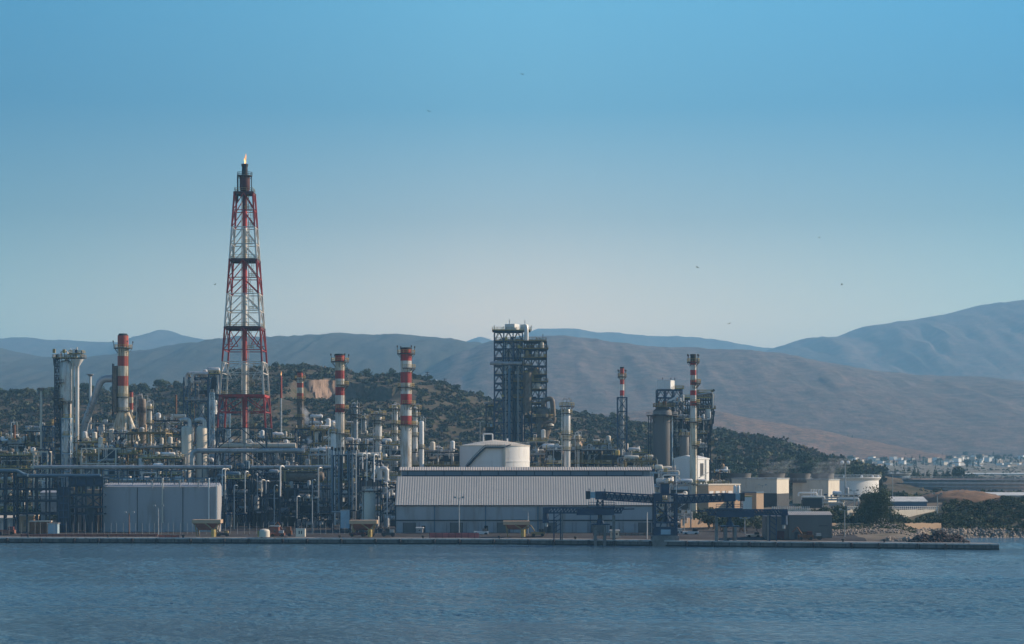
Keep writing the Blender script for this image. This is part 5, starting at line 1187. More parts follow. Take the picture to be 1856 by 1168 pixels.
b = MB('bluegrey'); b.box(U(183, Y)-X, xr+0.3, 2, 2.4, z_(868), z_(866)); b.box(U(183, Y)-X, xr, 2, 2.4, z_(873.5), z_(872.5))
for k in range(9): b.box(xl+k*4.6, xl+k*4.6+0.25, 2.05, 2.35, z_(876)-0.5, z_(868))
b.build('roof_pipe_rack', T)
# right shed
Y = 592; X = U(1450, Y); g = QT; z_ = lambda y, d=0: Zp(y, Y+d)-g; xl, xm, xr = U(1388, Y)-X, U(1430, Y)-X, U(1508, Y)-X
T = thing('quay_shed', 'grey brown shed at the right end of the quay, with open dark bays', 'shed', (X, Y, g))
b = MB('silo'); zt = z_(934); b.box(xm, xr, 0, 9, 0, zt); b.box(xl, xm-0.005, 0.6, 9, 0, z_(936)); b.build('wall', T, smooth=False)
b = MB('rib'); ribs(b, xm-0.15, xr+0.15, -0.2, zt+0.01, 5, z_(927.5, 5), 22, 0.1); b.add([(xm, 5, z_(927.5, 5)), (xr, 5, z_(927.5, 5)), (xr, 9.2, zt), (xm, 9.2, zt)], [(0, 1, 2, 3)])
for x in (xm, xr): b.add([(x, 0, zt), (x, 9, zt), (x, 5, z_(927.5, 5))], [(0, 1, 2) if x == xr else (2, 1, 0)])
b.build('roof', T, smooth=False)
for (p, q, mt, h) in ((1408, 1422, 'darkred', 2.6), (1440, 1447, 'dark', 2.2), (1452, 1470, 'rust', 2.4), (1484, 1500, 'silo', 4.2)):
    b = MB(mt); b.box(U(p, Y)-X, U(q, Y)-X, (-0.12 if p > 1430 else 0.48), (-0.004 if p > 1430 else 0.596), 0.1, h); b.m('dark'); b.box(U(p, Y)-X, U(q, Y)-X, (-0.2 if p > 1430 else 0.4), (-0.125 if p > 1430 else 0.475), h, h+0.15); b.build('door', T)

# ---- blue steel frames at the left edge
def bluesteel(name, label, px0, px1, yt, ybeams, colpx, Y, dep, brace=None, extra=()):
    X = U((px0+px1)/2, Y); g = 2.1; z_ = lambda y: Zp(y, Y)-g; T = thing('steel_structure', label, 'steel structure', (X, Y, g)); b = MB('navy')
    for px in colpx:
        for d in (0, dep): b.box(U(px, Y)-X-0.25, U(px, Y)-X+0.25, d-0.2, d+0.2, 0, z_(yt)-0.45)
    b.build('column', T) if False else b.build('frame', T)
    for y in ybeams:
        b = MB('navy'); t = 0.42
        for d in (-0.25, dep+0.25): b.box(U(px0, Y)-X, U(px1, Y)-X, d-0.15, d+0.15, z_(y)-t, z_(y)+t*0.6)
        for px in colpx: b.box(U(px, Y)-X-0.15, U(px, Y)-X+0.15, 0.05, dep-0.05, z_(y)-0.3, z_(y)+0.1)
        if y in extra: b.rail([(U(px0, Y)-X, -0.4, z_(y)+0.2), (U(px1, Y)-X, -0.4, z_(y)+0.2)], 1.2, False, 0.12, 2)
        b.build('beam', T)
    return T, X, g
T, X, g = bluesteel('steel_frame', 'dark blue open steel frame at the left edge, taller part with a sloping pipe', -8, 31, 853, (856, 886, 908, 931), (-6, 8, 26, 30.5), 640, 12, extra=(908,))
b = MB('bluegrey'); b.tube([(U(-8, 640)-X, -1, Zp(853, 640)-g), (U(33, 640)-X, -1, Zp(853, 640)-g), (U(45, 640)-X, -1, Zp(861, 640)-g), (U(52, 640)-X, -1, Zp(861.5, 640)-g)], 0.55, 12, 1.2); b.build('pipe', T)
T, X, g = bluesteel('steel_frame', 'lower dark blue open steel frame between the edge frame and the boxed tower', 32, 106, 862, (864, 887, 908, 931), (33, 49, 68, 90, 104), 641, 12, extra=(887, 908))
b = MB('bluegrey'); b.tube([(U(32, 641)-X, -1, Zp(862, 641)-g), (U(184, 641)-X, -1, Zp(862, 641)-g)], 0.5, 12); b.build('pipe', T)
X = U(115.5, 640); T = thing('steel_tower', 'closed dark blue box tower between two open blue frames', 'tower', (X, 640, 2.1)); b = MB('navy'); b.box(U(107, 640)-X, U(124, 640)-X, 0, 8, 0, Zp(883, 640)-2.1); b.build('wall', T)
b = MB('blue')
for k in range(6): b.box(U(107, 640)-X-0.1, U(124, 640)-X+0.1, -0.12, -0.003, k*2.3+0.4, k*2.3+0.7)
for px in (107, 115.5, 124): b.box(U(px, 640)-X-0.15, U(px, 640)-X+0.15, -0.2, -0.125, 0, Zp(880, 640)-2.1)
b.build('stiffener', T)
T, X, g = bluesteel('steel_frame', 'dark blue frame with two crossed braces beside the left warehouse', 126, 187, 862, (865, 880, 897, 919, 931), (127, 137, 156, 170, 186), 640, 10)
b = MB('navy')
for (p, q) in ((128, 156), (157, 186)):
    b.bar((U(p, 640)-X, -0.3, Zp(897, 640)-g), (U(q, 640)-X, -0.3, Zp(919, 640)-g), 0.35); b.bar((U(q, 640)-X, -0.32, Zp(897, 640)-g), (U(p, 640)-X, -0.32, Zp(919, 640)-g), 0.35)
b.m('blue'); b.box(U(126, 640)-X, U(187, 640)-X, 0.4, 0.6, Zp(880, 640)-g, Zp(866, 640)-g)
b.build('brace', T)
b = MB('navy'); b.box(U(156, 640)-X, U(170, 640)-X, 0.4, 6, 0, Zp(921, 640)-g); b.build('cabinet', T)
def house(name, label, cat, px0, px1, ytop, yeave, ybot, Y, dep, wall, roof, rz=0.0, win=0, flat=False, g=None, ridge='x'):
    X = U((px0+px1)/2, Y); g = Zp(ybot, Y) if g is None else g; w = M(px1-px0, Y)/2; ze = Zp(yeave, Y)-g; zt = Zp(ytop, Y)-g
    T = thing(name, label, cat, (X, Y, g), rz); b = MB(wall); b.box(-w, w, 0, dep, -1.5, ze); b.build('wall', T, smooth=False)
    b = MB(roof)
    if flat: b.box(-w-0.2, w+0.2, -0.2, dep+0.2, ze+0.003, max(zt, ze+0.3))
    else:
        b.add([(-w-.3, -.3, ze), (w+.3, -.3, ze), (w+.3, dep/2, zt), (-w-.3, dep/2, zt), (w+.3, dep+.3, ze), (-w-.3, dep+.3, ze), (-w-.3, -.3, ze-.25), (w+.3, -.3, ze-.25)], [(0, 1, 2, 3), (3, 2, 4, 5), (6, 7, 1, 0), (0, 3, 5), (1, 4, 2)])
    b.build('roof', T, smooth=False)
    for k in range(win):
        b = MB('glass'); x = lerp(-w, w, (k+0.5)/win); b.box(x-0.5, x+0.5, -0.06, -0.004, ze*0.35, ze*0.75); b.build('window', T)
    return T
# buildings and tanks seen behind the blue frames
house('office', 'beige low building with a white block, behind the left blue frame', 'building', 20, 51, 846, 847, 876, 760, 12, 'pinkbeige', 'cream', flat=True)
house('roof_hut', 'small white hut on the beige low building at far left', 'hut', 26, 32.5, 836.5, 837, 846, 766, 5, 'white', 'white', flat=True)
house('workshop', 'grey rounded workshop behind the lower blue frame', 'building', 74, 104, 888, 893, 950, 668, 14, 'galv', 'sheet')
house('store', 'low grey store with a dark doorway behind the left blue frame', 'building', -8, 26, 935, 939, 967, 652, 8, 'galv', 'cream')
house('gatehouse', 'brown gatehouse with a dark door under the left blue frame', 'building', 31, 60, 934, 936, 965, 650, 8, 'tan', 'cream', flat=True, win=1)
house('container', 'rusty brown site container at the foot of the lower blue frame', 'container', 54, 92, 945, 946, 966, 634, 3, 'rust', 'cream', flat=True)
house('kiosk', 'pale blue grey kiosk at the quay beside the brown container', 'kiosk', 87, 104, 949, 950, 968, 630, 3, 'paleblue', 'galv', flat=True)
for k, (p, q, ya, yb, mt) in enumerate(((128, 153, 899, 921, 'sheet'), (155, 186, 888, 950, 'tan'), (126, 160, 921, 955, 'galv'))):
    house('tank_house', ['grey sided block behind the left crossed brace', 'sunlit tan block behind the right crossed brace', 'low grey block under the left crossed brace'][k], 'building', p, q, ya, ya+1, yb, 662+k, 6, mt, mt, flat=True, g=2.2)

# ---- fence posts and lamp posts along the yard
fp = None
for k in range(64):
    px = 4+k*11.5+(k % 3)
    if px > 715: break
    Y = 626; X = U(px, Y)
    if fp is None:
        fp = MB('galv'); fp.cyl((0, 0, 0), (0, 0, 3.8), 0.05, n=6); fp.bar((0, 0, 3.8), (0.3, -0.5, 4.2), 0.06); me = fp.build('fence_post', loc=(X, Y, 2.0)); o = me
    else: o = me.copy(); COL.objects.link(o); o.location = (X, Y, 2.0)
    tag(o, 'thin pale fence post on the yard line behind the quay', 'fence post', 'fence posts along the yard')
for k, (px, yt, Y, mt) in enumerate(((832, 903, 625, 'galv'), (957, 926, 628, 'galv'), (566, 903, 626, 'galv'), (1173, 929, 600, 'white'), (1531, 925, 600, 'galv'), (1240, 925, 640, 'galv'), (1699, 896, 700, 'galv'), (234, 930, 624, 'rust'), (1350, 940, 625, 'galv'), (458, 800, 790, 'white'), (287, 918, 624, 'galv'), (1382, 880, 760, 'galv'), (1548, 890, 720, 'galv'), (1618, 855, 900, 'galv'), (870, 765, 900, 'galv'))):
    pole('lamp_post', ['pale lamp post with two heads in front of the long shed centre left', 'short lamp post before the long shed near the tan hopper', 'lamp post in front of the shaded pipe racks', 'white mast standing beside the concrete foot of the crane tower', 'tall thin lamp post by the stony bank right of the end shed', 'lamp post in the gap right of the crane tower', 'thin lamp post at the end of the cream retaining wall', 'rusty lamp post before the left warehouse', 'lamp post among the trees below the right boom', 'short white lamp post inside the flare tower legs', 'thin grey lamp post before the left warehouse middle', 'thin grey lamp post by the cream cooling block', 'thin grey lamp post left of the big dark tree', 'thin grey mast before the distant brown tank', 'thin grey mast left of the white storage tank'][k], 'lamp post', px, Y, yt, 0.13, mt, 'lamp' if k not in (3, 13) else None)
T = pole('floodlight_mast', 'floodlight mast with two bright round heads above the white rimmed tank', 'lamp post', 1532, 900, 840, 0.3, 'galv')
b = MB('white'); zt = Zp(839, 900)-T.location.z; [b.capsule((s, 0, zt), 1.0, 1.6, 'x', 12) for s in (-1.4, 1.4)]; b.build('floodlight', T)

# ---- quay things
def hopper(label, px, y0, y1, wpx, mir=1, Y=612):
    X = U(px, Y); g = QT+0.3; T = thing('loading_hopper', label, 'hopper', (X, Y, g)); z_ = lambda y: Zp(y, Y)-g; w = M(wpx, Y)/2
    zt, zm = z_(y0), z_(y0+6.5); b = MB('tan'); b.box(-w, w, -2.6, 2.6, zm, zt); b.build('rim', T)
    b = MB('brick'); zb = z_(y1); b.hexa([(-w*0.55, -1, zb), (w*0.35, -1, zb), (w*0.35, 1, zb), (-w*0.55, 1, zb), (-w*0.93, -2.4, zm-.01), (w*0.93, -2.4, zm-.01), (w*0.93, 2.4, zm-.01), (-w*0.93, 2.4, zm-.01)]); b.build('bin', T)
    for sx in (-0.8, 0.8):
        b = MB('ochre')
        for sy in (-2.2, 2.2): b.bar((sx*w*0.8, sy, 0), (sx*w, sy, zm), 0.32); 
        b.bar((sx*w*0.8, -2.2, zb), (sx*w*0.8, 2.2, zb), 0.25); b.build('leg', T)
    b = MB('yellow'); b.cyl((w*0.5*mir, -2.6, 0), (w*0.5*mir, -2.6, 2.3), 0.7, n=12); b.build('chute', T)
    b = MB('ochre'); b.bar((-w*0.1*mir, -2.5, zm), (w*0.5*mir, -2.5, 2.2), 0.35); b.bar((w*0.9*mir, -2.5, zm), (w*0.5*mir, -2.5, 2.2), 0.35); b.build('strut', T)
hopper('tan loading hopper on the quay before the right end of the left warehouse', 376, 942, 961, 52)
hopper('tan loading hopper on the quay left of the long shed', 659, 943, 962, 50)
hopper('tan loading hopper on the quay before the middle of the long shed', 936, 944.5, 960, 48)
def barrier(label, px0, px1, y0, y1, Y, mt, n=1):
    X = U((px0+px1)/2, Y); w = M(px1-px0, Y)/2; T = thing('barrier', label, 'barrier', (X, Y, QT+0.02)); z = Zp(y0, Y)-QT
    b = MB(mt); b.box(-w, w, -0.2, 0.2, 0.1, z)
    b.build('panel', T)
    b = MB('darkred')
    for k in range(int(w)+1): b.box(-w+k*2, -w+k*2+0.15, -0.28, -0.205, 0, z+0.1)
    b.build('post', T)
barrier('long dull red barrier on the quay at the left', 38, 286, 968.5, 973, 617, 'brick')
barrier('short bright orange red barrier on the quay below the left warehouse', 288, 325, 970.5, 974, 611, 'orange')
barrier('pinkish red barrier on the quay before the long shed', 778, 868, 966.5, 974, 607, 'pinkred')
barrier('low dark barrier before the right half of the long shed', 1075, 1185, 967, 972, 612, 'concrete')
def small(name, label, cat, px, y1, Y, fn, rz=0.0):
    X = U(px, Y); T = thing(name, label, cat, (X, Y, Zp(y1, Y)), rz); fn(T); return T
def f_(T):
    r = M(9.5, 606); b = MB('cream'); b.lathe([(r, 0), (r, 1.8), (r*0.8, 2.25), (r*0.3, 2.5), (0.05, 2.52)], n=24); b.build('shell', T); b = MB('yellow'); b.box(-r-0.5, -r-0.05, -0.3, 0.3, 0, 1.9); b.build('cabinet', T)
small('cream_tank', 'round cream water tank at the quay edge below the flare tower', 'tank', 479.5, 973.5, 606, f_)
def f_(T):
    w = M(8.2, 606); b = MB('cream'); b.box(-w, w, 0, 2.4, 0, 2.45); b.build('body', T); b = MB('dark'); b.box(-0.55, -0.2, -0.06, -0.004, 0.9, 1.9); b.box(0.15, 0.5, -0.06, -0.004, 0.9, 1.9); b.build('label_mark', T); b = MB('galv'); b.box(-w-.05, w+.05, -.05, 2.45, 2.455, 2.6); b.build('lid', T)
small('cabin', 'cream square cabin with two dark upright marks at the quay edge', 'cabin', 544.5, 973.5, 606, f_)
def f_(T):
    w = M(7.8, 640); b = MB('sheet'); b.m('paleblue'); b.box(-w, w, 0, 3, 0, Zp(926, 640)-Zp(958, 640)); b.build('body', T); b = MB('galv'); b.box(-w-.1, w+.1, -.1, 3.1, Zp(926, 640)-Zp(958, 640)+.003, Zp(926, 640)-Zp(958, 640)+.25); b.build('lid', T)
    b = MB('navy'); [b.bar((s*w*.9, .3, -4), (s*w*.9, .3, 0), .25) for s in (-1, 1)]; b.build('leg', T)
small('tank_block', 'tall pale blue box tank beside the hanging pipes', 'tank', 625, 958, 640, f_)
def f_(T):
    h = Zp(888, 655)-Zp(945, 655); b = MB('cream'); b.lathe([(M(10.5, 655), -4), (M(10.5, 655), h-0.5), (M(9, 655), h), (0.1, h+0.4)], n=24); b.build('shell', T)
    b = MB('galv'); b.cyl((-M(12.5, 655), 0, -4), (-M(12.5, 655), 0, h), .3, n=8); b.build('pipe', T)
    platform(T, M(10.5, 655), M(14, 655), h-.3, None, 'galv', deckmat='dark')
small('vertical_tank', 'large cream vertical tank left of the long shed', 'tank', 670, 945, 655, f_)
def house2(name, lab, px0, px1, ytop, ybot, Y, wall, roofm, wn):
    w = M(px1-px0, Y)/2; h = Zp(ytop, Y)-Zp(ybot, Y); T = thing(name, lab, 'hut', (U((px0+px1)/2, Y), Y, Zp(ybot, Y)))
    b = MB(wall); b.box(-w, w, 0, 3, 0, h); b.build('wall', T); b = MB(roofm); b.box(-w-.3, w+.3, -.3, 3.2, h+.003, h+.3); b.build('roof', T)
    for k in range(wn): b = MB('glass'); x = (k-(wn-1)/2)*1.1; b.box(x-.3, x+.3, -.06, -.004, h*.4, h*.7); b.build('window', T)
house2('site_hut', 'small cream hut with two windows near the left ship loader pillar', 1107, 1122, 963, 975, 600, 'cream', 'white', 2)
house2('site_hut', 'white hut half hidden right of the crane tower', 1228, 1236, 960, 971, 630, 'white', 'galv', 2)
house2('site_hut', 'low grey hut behind the pinkish red barrier', 755, 766, 958, 966, 628, 'sheet', 'white', 1)
house2('site_hut', 'red and white hut beside the cream water tank', 490, 505, 955, 972, 612, 'brick', 'galv', 1)

# people sized clutter on the quay: machines with a body, cab and wheels
def machine(label, px, Y, L, Hh, c1, c2, arm=False, rz=0.0):
    X = U(px, Y); T = thing('work_vehicle', label, 'work vehicle', (X, Y, QT+0.3), rz)
    b = MB(c1); b.box(-L/2, L/2, -1, 1, 0.5, Hh*0.6); b.build('body', T); b = MB(c2); b.box(L*0.1, L*0.42, -0.9, 0.9, Hh*0.6+.003, Hh); b.build('cab', T)
    for sx in (-0.33, 0.33):
        for sy in (-1.05, 1.05): b = MB('soot'); b.cyl((sx*L, sy-0.15, 0.5), (sx*L, sy+0.15, 0.5), 0.5, n=12); b.build('wheel', T)
    if arm: b = MB(c1); b.tube([(-L*.2, 0, Hh*.6), (-L*.55, 0, Hh*1.5), (-L*.9, 0, Hh*.9)], 0.18, 6, 0.3); b.build('arm', T)
machine('small red work vehicle at the quay right of the cream water tank', 503, 609, 4.5, 2.0, 'brick', 'sheet')
machine('rusty orange excavator with raised arm left of the cream cabin', 517, 614, 4.2, 3.0, 'rust', 'rust', True)
machine('dark red truck under the second tan hopper', 648, 610, 5.0, 2.2, 'darkred', 'dark')
machine('red truck behind the rails at the far left of the quay', 12, 628, 5.5, 2.6, 'brick', 'darkred')
machine('dark loader by the first tan hopper', 404, 612, 4.0, 1.8, 'dark', 'ochre', True)
machine('white van parked at the quay before the long shed doors', 872, 622, 4.6, 2.2, 'white', 'glass')
machine('yellow loader right of the third tan hopper', 975, 612, 4.2, 2.4, 'ochre', 'dark', True)
machine('dark tractor left of the pinkish barrier', 704, 611, 4.2, 2.2, 'dark', 'galv', True)
machine('rusty red digger in front of the end shed', 1460, 583, 4.5, 2.6, 'rust', 'darkred', True)
machine('dark truck in front of the end shed right bays', 1476, 584, 4.5, 2.0, 'dark', 'galv')
machine('cream pickup near the right loader pillar', 1365, 600, 4.2, 1.8, 'cream', 'dark')
machine('white truck parked right of the crane tower', 1252, 622, 5.0, 2.2, 'white', 'dark')
machine('dark pickup under the second tan hopper right side', 668, 612, 4.0, 1.7, 'navy', 'dark')

# ---- crane: middle tower, two lattice galleries, two ship loaders
Y = 587; xa, xb = U(1187, Y), U(1226, Y); X = (xa+xb)/2; g = QT; z_ = lambda y: Zp(y, Y)-g; w = (xb-xa)/2
T = thing('transfer_tower', 'blue steel transfer tower on the quay with a pale panel at its foot', 'crane tower', (X, Y, g))
b = MB('craneblue')
for sx in (-1, 1):
    for d in (0, 6): b.box(sx*w-0.35, sx*w+0.35, d-0.35, d+0.35, z_(971), z_(895))
for y in (896, 911, 947, 957):
    for d in (0, 6): b.box(-w+0.35, w-0.35, d-0.2, d+0.2, z_(y)-0.35, z_(y)+0.15)
    for sx in (-1, 1): b.box(sx*w-0.2, sx*w+0.2, 0.35, 5.65, z_(y)-0.35, z_(y)+0.1)
for d in (0, 6): b.bar((-w, d, z_(947)), (w, d, z_(915)), 0.3); b.bar((w, d+.02, z_(947)), (-w, d+.02, z_(915)), 0.3)
b.build('frame', T)
b = MB('craneblue'); b.box(-w+0.36, w-0.36, -0.3, 6.2, z_(971), z_(958)); b.build('base', T); b = MB('paleblue'); b.box(-w*0.45, w*0.45, -0.4, -0.302, z_(969), z_(960)); b.build('panel', T)
b = MB('craneblue'); b.box(-w*0.4, w*0.36, 1, 5, z_(895), z_(878)); b.m('dark'); b.box(-w*0.45, w*0.41, 0.8, 5.2, z_(878)+.003, z_(877)+0.1); b.build('head_house', T)
b = MB('craneblue'); b.box(-w*0.9, -w*0.3, -0.5, 5, z_(909), z_(897)); b.cyl((0.3, 2, z_(947)), (0.3, 2, z_(912)), 0.9, 0.5, 10); b.bar((-w*.5, 1, z_(955)), (0, 1, z_(930)), .4); b.bar((w*.5, 1, z_(955)), (0, 1, z_(930)), .4); b.build('chute', T)
b = MB('concrete'); b.box(-w-0.8, w+0.8, -0.7, 6.7, -3, z_(971)-0.01); b.build('foundation', T)
def gallery(label, pa, ya, pb, yb, dpx, Y):
    # enclosed lattice gallery from (pa,ya top) to (pb,yb top)
    P0 = V3((U(pa, Y), Y, Zp(ya, Y))); P1 = V3((U(pb, Y), Y, Zp(yb, Y))); T = thing('conveyor_gallery', label, 'conveyor', tuple(P0)); D = P1-P0; d = M(dpx, Y); n = 9
    b = MB('craneblue')
    for y in (0, 3.2):
        for dz in (0, -d): b.bar((0, y, dz), (D.x, y, D.z+dz), 0.42)
        for i in range(n):
            a = D*(i/n); c = D*((i+0.5)/n); e = D*((i+1)/n)
            b.bar((a.x, y, a.z), (c.x, y, c.z-d), 0.26); b.bar((c.x, y, c.z-d), (e.x, y, e.z), 0.26)
    for i in (0, 3, 6, 9): a = D*(i/n); b.bar((a.x, -0.05, a.z-d), (a.x, -0.05, a.z), 0.4)
    b.build('truss', T)
    b = MB('bluegrey'); b.hexa([(0, 0.6, -d+0.3), (D.x, 0.6, D.z-d+0.3), (D.x, 2.6, D.z-d+0.3), (0, 2.6, -d+0.3), (0, 0.6, -0.35), (D.x, 0.6, D.z-0.35), (D.x, 2.6, D.z-0.35), (0, 2.6, -0.35)]); b.build('casing', T)
gallery('lattice conveyor gallery running left from the blue transfer tower', 1185.5, 898, 1094, 892.5, 13.5, 589)
gallery('lattice conveyor gallery running right from the blue transfer tower', 1227.5, 899, 1320, 895, 13.5, 586)
def loader(name, lab, pc, s, Y, yo=0):
    X = U(pc, Y); g = QT; z_ = lambda y: Zp(y+yo, Y)-g; q = lambda d: M(d, Y)*s; T = thing(name, lab, 'ship loader', (X, Y, g))
    for dx in (-9, 8):
        b = MB('concrete'); b.box(min(q(dx-2.6), q(dx+2.6)), max(q(dx-2.6), q(dx+2.6)), -1, 2.4, -3, z_(952)); b.build('pillar', T)
    b = MB('craneblue'); b.box(-M(17, Y), M(17, Y), -1.4, 2.8, z_(951.5), z_(949.5)); b.lathe([(M(7.5, Y), z_(949.4)), (M(6, Y), z_(944)), (M(3.8, Y), z_(940)), (M(3.8, Y), z_(934))], (0, 0.7, 0), 14); b.build('pedestal', T)
    b = MB('craneblue'); x0, x1 = q(-103), q(43)
    zt, zb = z_(921), z_(930); ys = (-0.8, 1.8)
    for y in ys:
        b.bar((x0, y, zt), (x1, y, zt), .4); b.bar((x0, y, zb), (x1*0.9, y, zb), .4)
        for i in range(24):
            xa_, xb_ = lerp(x0, x1, i/24), lerp(x0, x1, (i+1)/24); b.bar((xa_, y, zb), (xb_, y, zt), .22); b.bar((xa_, y, zt), (xa_, y, zb), .22)
    b.bar((x1, 0.5, zt-.4), (q(62), 0.5, zt-0.3), .35); b.build('boom', T)
    b = MB('craneblue'); xs_ = sorted((q(-43), q(25))); b.box(xs_[0], xs_[1], -1.4, 2.4, z_(934), z_(922.5)); b.build('boom_girder', T)
    b = MB('craneblue'); xs_ = sorted((q(-22), q(26))); b.box(xs_[0], xs_[1], -1.6, 2.6, z_(921.5), z_(918)); b.rail([(xs_[0], -1.6, z_(918)), (xs_[1], -1.6, z_(918))], 1.2, False, .14, 2); b.build('machine_deck', T)
    b = MB('craneblue')
    for dx in (-9, 8): b.bar((q(dx*0.7), 0.5, z_(918)), (q(dx*0.5), 0.5, z_(906)), .5)
    b.bar((q(-5), .4, z_(917)), (q(5), .4, z_(907)), .25); b.bar((q(5), .42, z_(917)), (q(-5), .42, z_(907)), .25)
    xs_ = sorted((q(-9), q(11))); b.box(xs_[0], xs_[1], -1.5, 2.5, z_(905.5), z_(891)); b.build('head', T)
    b = MB('dark'); xs_ = sorted((q(-26), q(-18.5))); b.box(xs_[0], xs_[1], -1.2, 2.2, z_(905), z_(890.5)); b.build('winch_house', T)
    b = MB('paleblue'); xs_ = sorted((q(-18.4), q(-9.1))); b.box(xs_[0], xs_[1], -0.9, 1.9, z_(903), z_(892)); b.build('cab', T)
    b = MB('craneblue'); xs_ = sorted((q(-104), q(-93))); b.box(xs_[0], xs_[1], -1.1, 2.1, z_(930), z_(920)); b.cyl((q(-99), .5, z_(930)), (q(-99), .5, z_(948)), .9, 1.0, 12); b.m('galv'); b.cyl((q(-98), .5, z_(948)), (q(-98), .5, z_(955)), .5, .45, 10); b.build('chute', T)
    b = MB('craneblue')
    for dx in (-84, -72):
        b.bar((q(dx), 0, 0), (q(dx), 0, z_(930)), .35)
    for k in range(4): b.bar((q(-84), 0, z_(967-k*9)), (q(-72), 0, z_(958-k*9)), .2)
    b.build('trestle', T)
    b = MB('concrete'); b.box(min(q(-68), q(-70)), max(q(-68), q(-70)), -.5, .5, 0, z_(928)); b.box(min(q(22), q(27)), max(q(22), q(27)), -.5, .8, 0, z_(934.5)); b.build('counter_column', T)
    b = MB('dark'); b.bar((q(-28), 0.4, z_(908)), (q(-28), 0.4, z_(888)), .2) if False else b.bar((q(8), 0.4, z_(891)), (q(8), 0.4, z_(886)), .2); b.bar((q(-20), .4, z_(890)), (q(-20), .4, z_(886)), .18); b.build('aerial', T)
loader('ship_loader', 'blue ship loader with a white cab, its boom pointing left before the long shed', 1088, 1, 591)
loader('ship_loader', 'blue ship loader with its boom pointing right before the end shed', 1323, -1, 583, 3.5)

# ================================================================== right side: buildings, cooling blocks, tanks
def box_building(name, label, cat, px0, px1, px2, ytop, ybot, Y, wall, roofm, ang=24, g=None, extra=None):
    """corner building turned so that front face spans px0..px1 and its sunlit side px1..px2"""
    a = R(ang); wf = M(px1-px0, Y)/math.cos(a); ws = M(px2-px1, Y)/math.sin(a); g = Zp(ybot, Y) if g is None else g; X = U(px1, Y)
    T = thing(name, label, cat, (X, Y, g), -a*0+0.0); h = Zp(ytop, Y)-g
    # local frame: corner at origin, front runs to -x rotated, side runs to +x away
    T.rotation_euler = (0, 0, -a); b = MB(wall); b.box(-wf, 0, 0, ws, -2, h); b.build('wall', T, smooth=False)
    b = MB(roofm); b.box(-wf-.2, .2, -.2, ws+.2, h+.003, h+.5); b.build('roof', T, smooth=False)
    return T, wf, ws, h
T, wf, ws, h = box_building('turbine_hall', 'white gabled block at the foot of the tallest slim chimney', 'building', 1223, 1262, 1290, 833, 880, 770, 'white', 'white', 30)
b = MB('white'); b.add([(-wf, 0, h+.5), (0, 0, h+.5), (0, ws, h+.5), (-wf, ws, h+.5), (-wf/2, 0, h+1.6), (-wf/2, ws, h+1.6)], [(0, 1, 4), (2, 3, 5), (1, 2, 5, 4), (3, 0, 4, 5)]); b.build('gable', T, smooth=False)
b = MB('dark'); b.box(.004, .1, ws*.3, ws*.55, h*.35, h*.85); b.build('opening', T)
b = MB('galv'); b.bar((.3, ws*.7, 0), (.3, ws*.7, h), .3); b.bar((.3, ws*.2, h*.3), (.3, ws*.9, h*.5), .3); b.build('pipe', T)
T, wf, ws, h = box_building('control_building', 'flat roofed tan building with white louvre panels right of the slim chimney', 'building', 1264, 1284, 1349, 880, 915, 730, 'tan', 'cream', 45)
for k in range(4): b = MB('white'); b.box(.004, .12, ws*(.02+.2*k), ws*(.15+.2*k), h*.28, h*.7); b.build('louvre', T)
T, wf, ws, h = box_building('block_building', 'brown block with a sunlit tan side below the cooling blocks', 'building', 1349, 1371, 1386, 894, 935, 735, 'tan', 'bluegrey', 45)
house('shelter', 'cream shelter with a yellow rail between the two tan buildings', 'building', 1347, 1363, 899, 901, 920, 720, 6, 'white', 'yellow', flat=True)
X = U(1334, 720)
for k, px in enumerate((1332, 1338.5)): 
    Yv = 722; T = thing('silencer', ('left' if k == 0 else 'right')+' one of two white round silencers on the tan building', 'silencer', (U(px, Yv), Yv, Zp(894, Yv)), 0, 'white silencers'); b = MB('white'); b.lathe([(.3, -3), (.7, 0), (M(3, Yv), .6), (M(3, Yv), 2.4), (.3, 2.9)], n=14); b.build('shell', T)
T, wf, ws, h = box_building('cooling_block', 'left one of two big dark blocks with a sunlit cream end wall', 'building', 1330, 1408, 1440, 869, 910, 800, 'cream', 'galv', 24)
b = MB('dark'); b.box(-wf+.2, .1, -.1, -.004, -2, h*.38); b.box(.004, .1, 0, ws, -2, h*.36); b.build('plinth', T)
T, wf, ws, h = box_building('cooling_block', 'right one of two big dark blocks with a sunlit cream end wall', 'building', 1441, 1501.5, 1532, 871, 905, 830, 'cream', 'galv', 26)
for k, (px, wpx) in enumerate(((1341, 42), (1398, 50), (1450, 38), (1491, 42))):
    Yv = 822+k*8; T = thing('cooling_fan_stack', ['leftmost of four round fan stacks on the cooling blocks', 'second from left of four round fan stacks on the cooling blocks', 'third from left of four round fan stacks on the cooling blocks', 'rightmost of four round fan stacks on the cooling blocks'][k], 'fan stack', (U(px, Yv), Yv, Zp(871, Yv)), 0, 'fan stacks on the cooling blocks')
    r = M(wpx, Yv)/2; b = MB('silo'); b.lathe([(r, -1), (r*.95, 1.5), (r, 3.0)], n=30, cap0=False, cap1=False); b.lathe([(r*.96, 3.0), (r*.9, 1.5), (r*.94, -1)], n=30, cap0=False, cap1=False); b.build('shell', T)
    b = MB('galv'); b.rail(circle_pts(r+1.2, -0.2, 20), 1.1, True, .1, 2); b.build('railing', T)
T = house('workshop', 'long cream pipe trestle with a shaded bay right of the cooling blocks', 'pipe trestle', 1456, 1490, 900.5, 903, 914, 742, 5, 'dark', 'cream', flat=True)
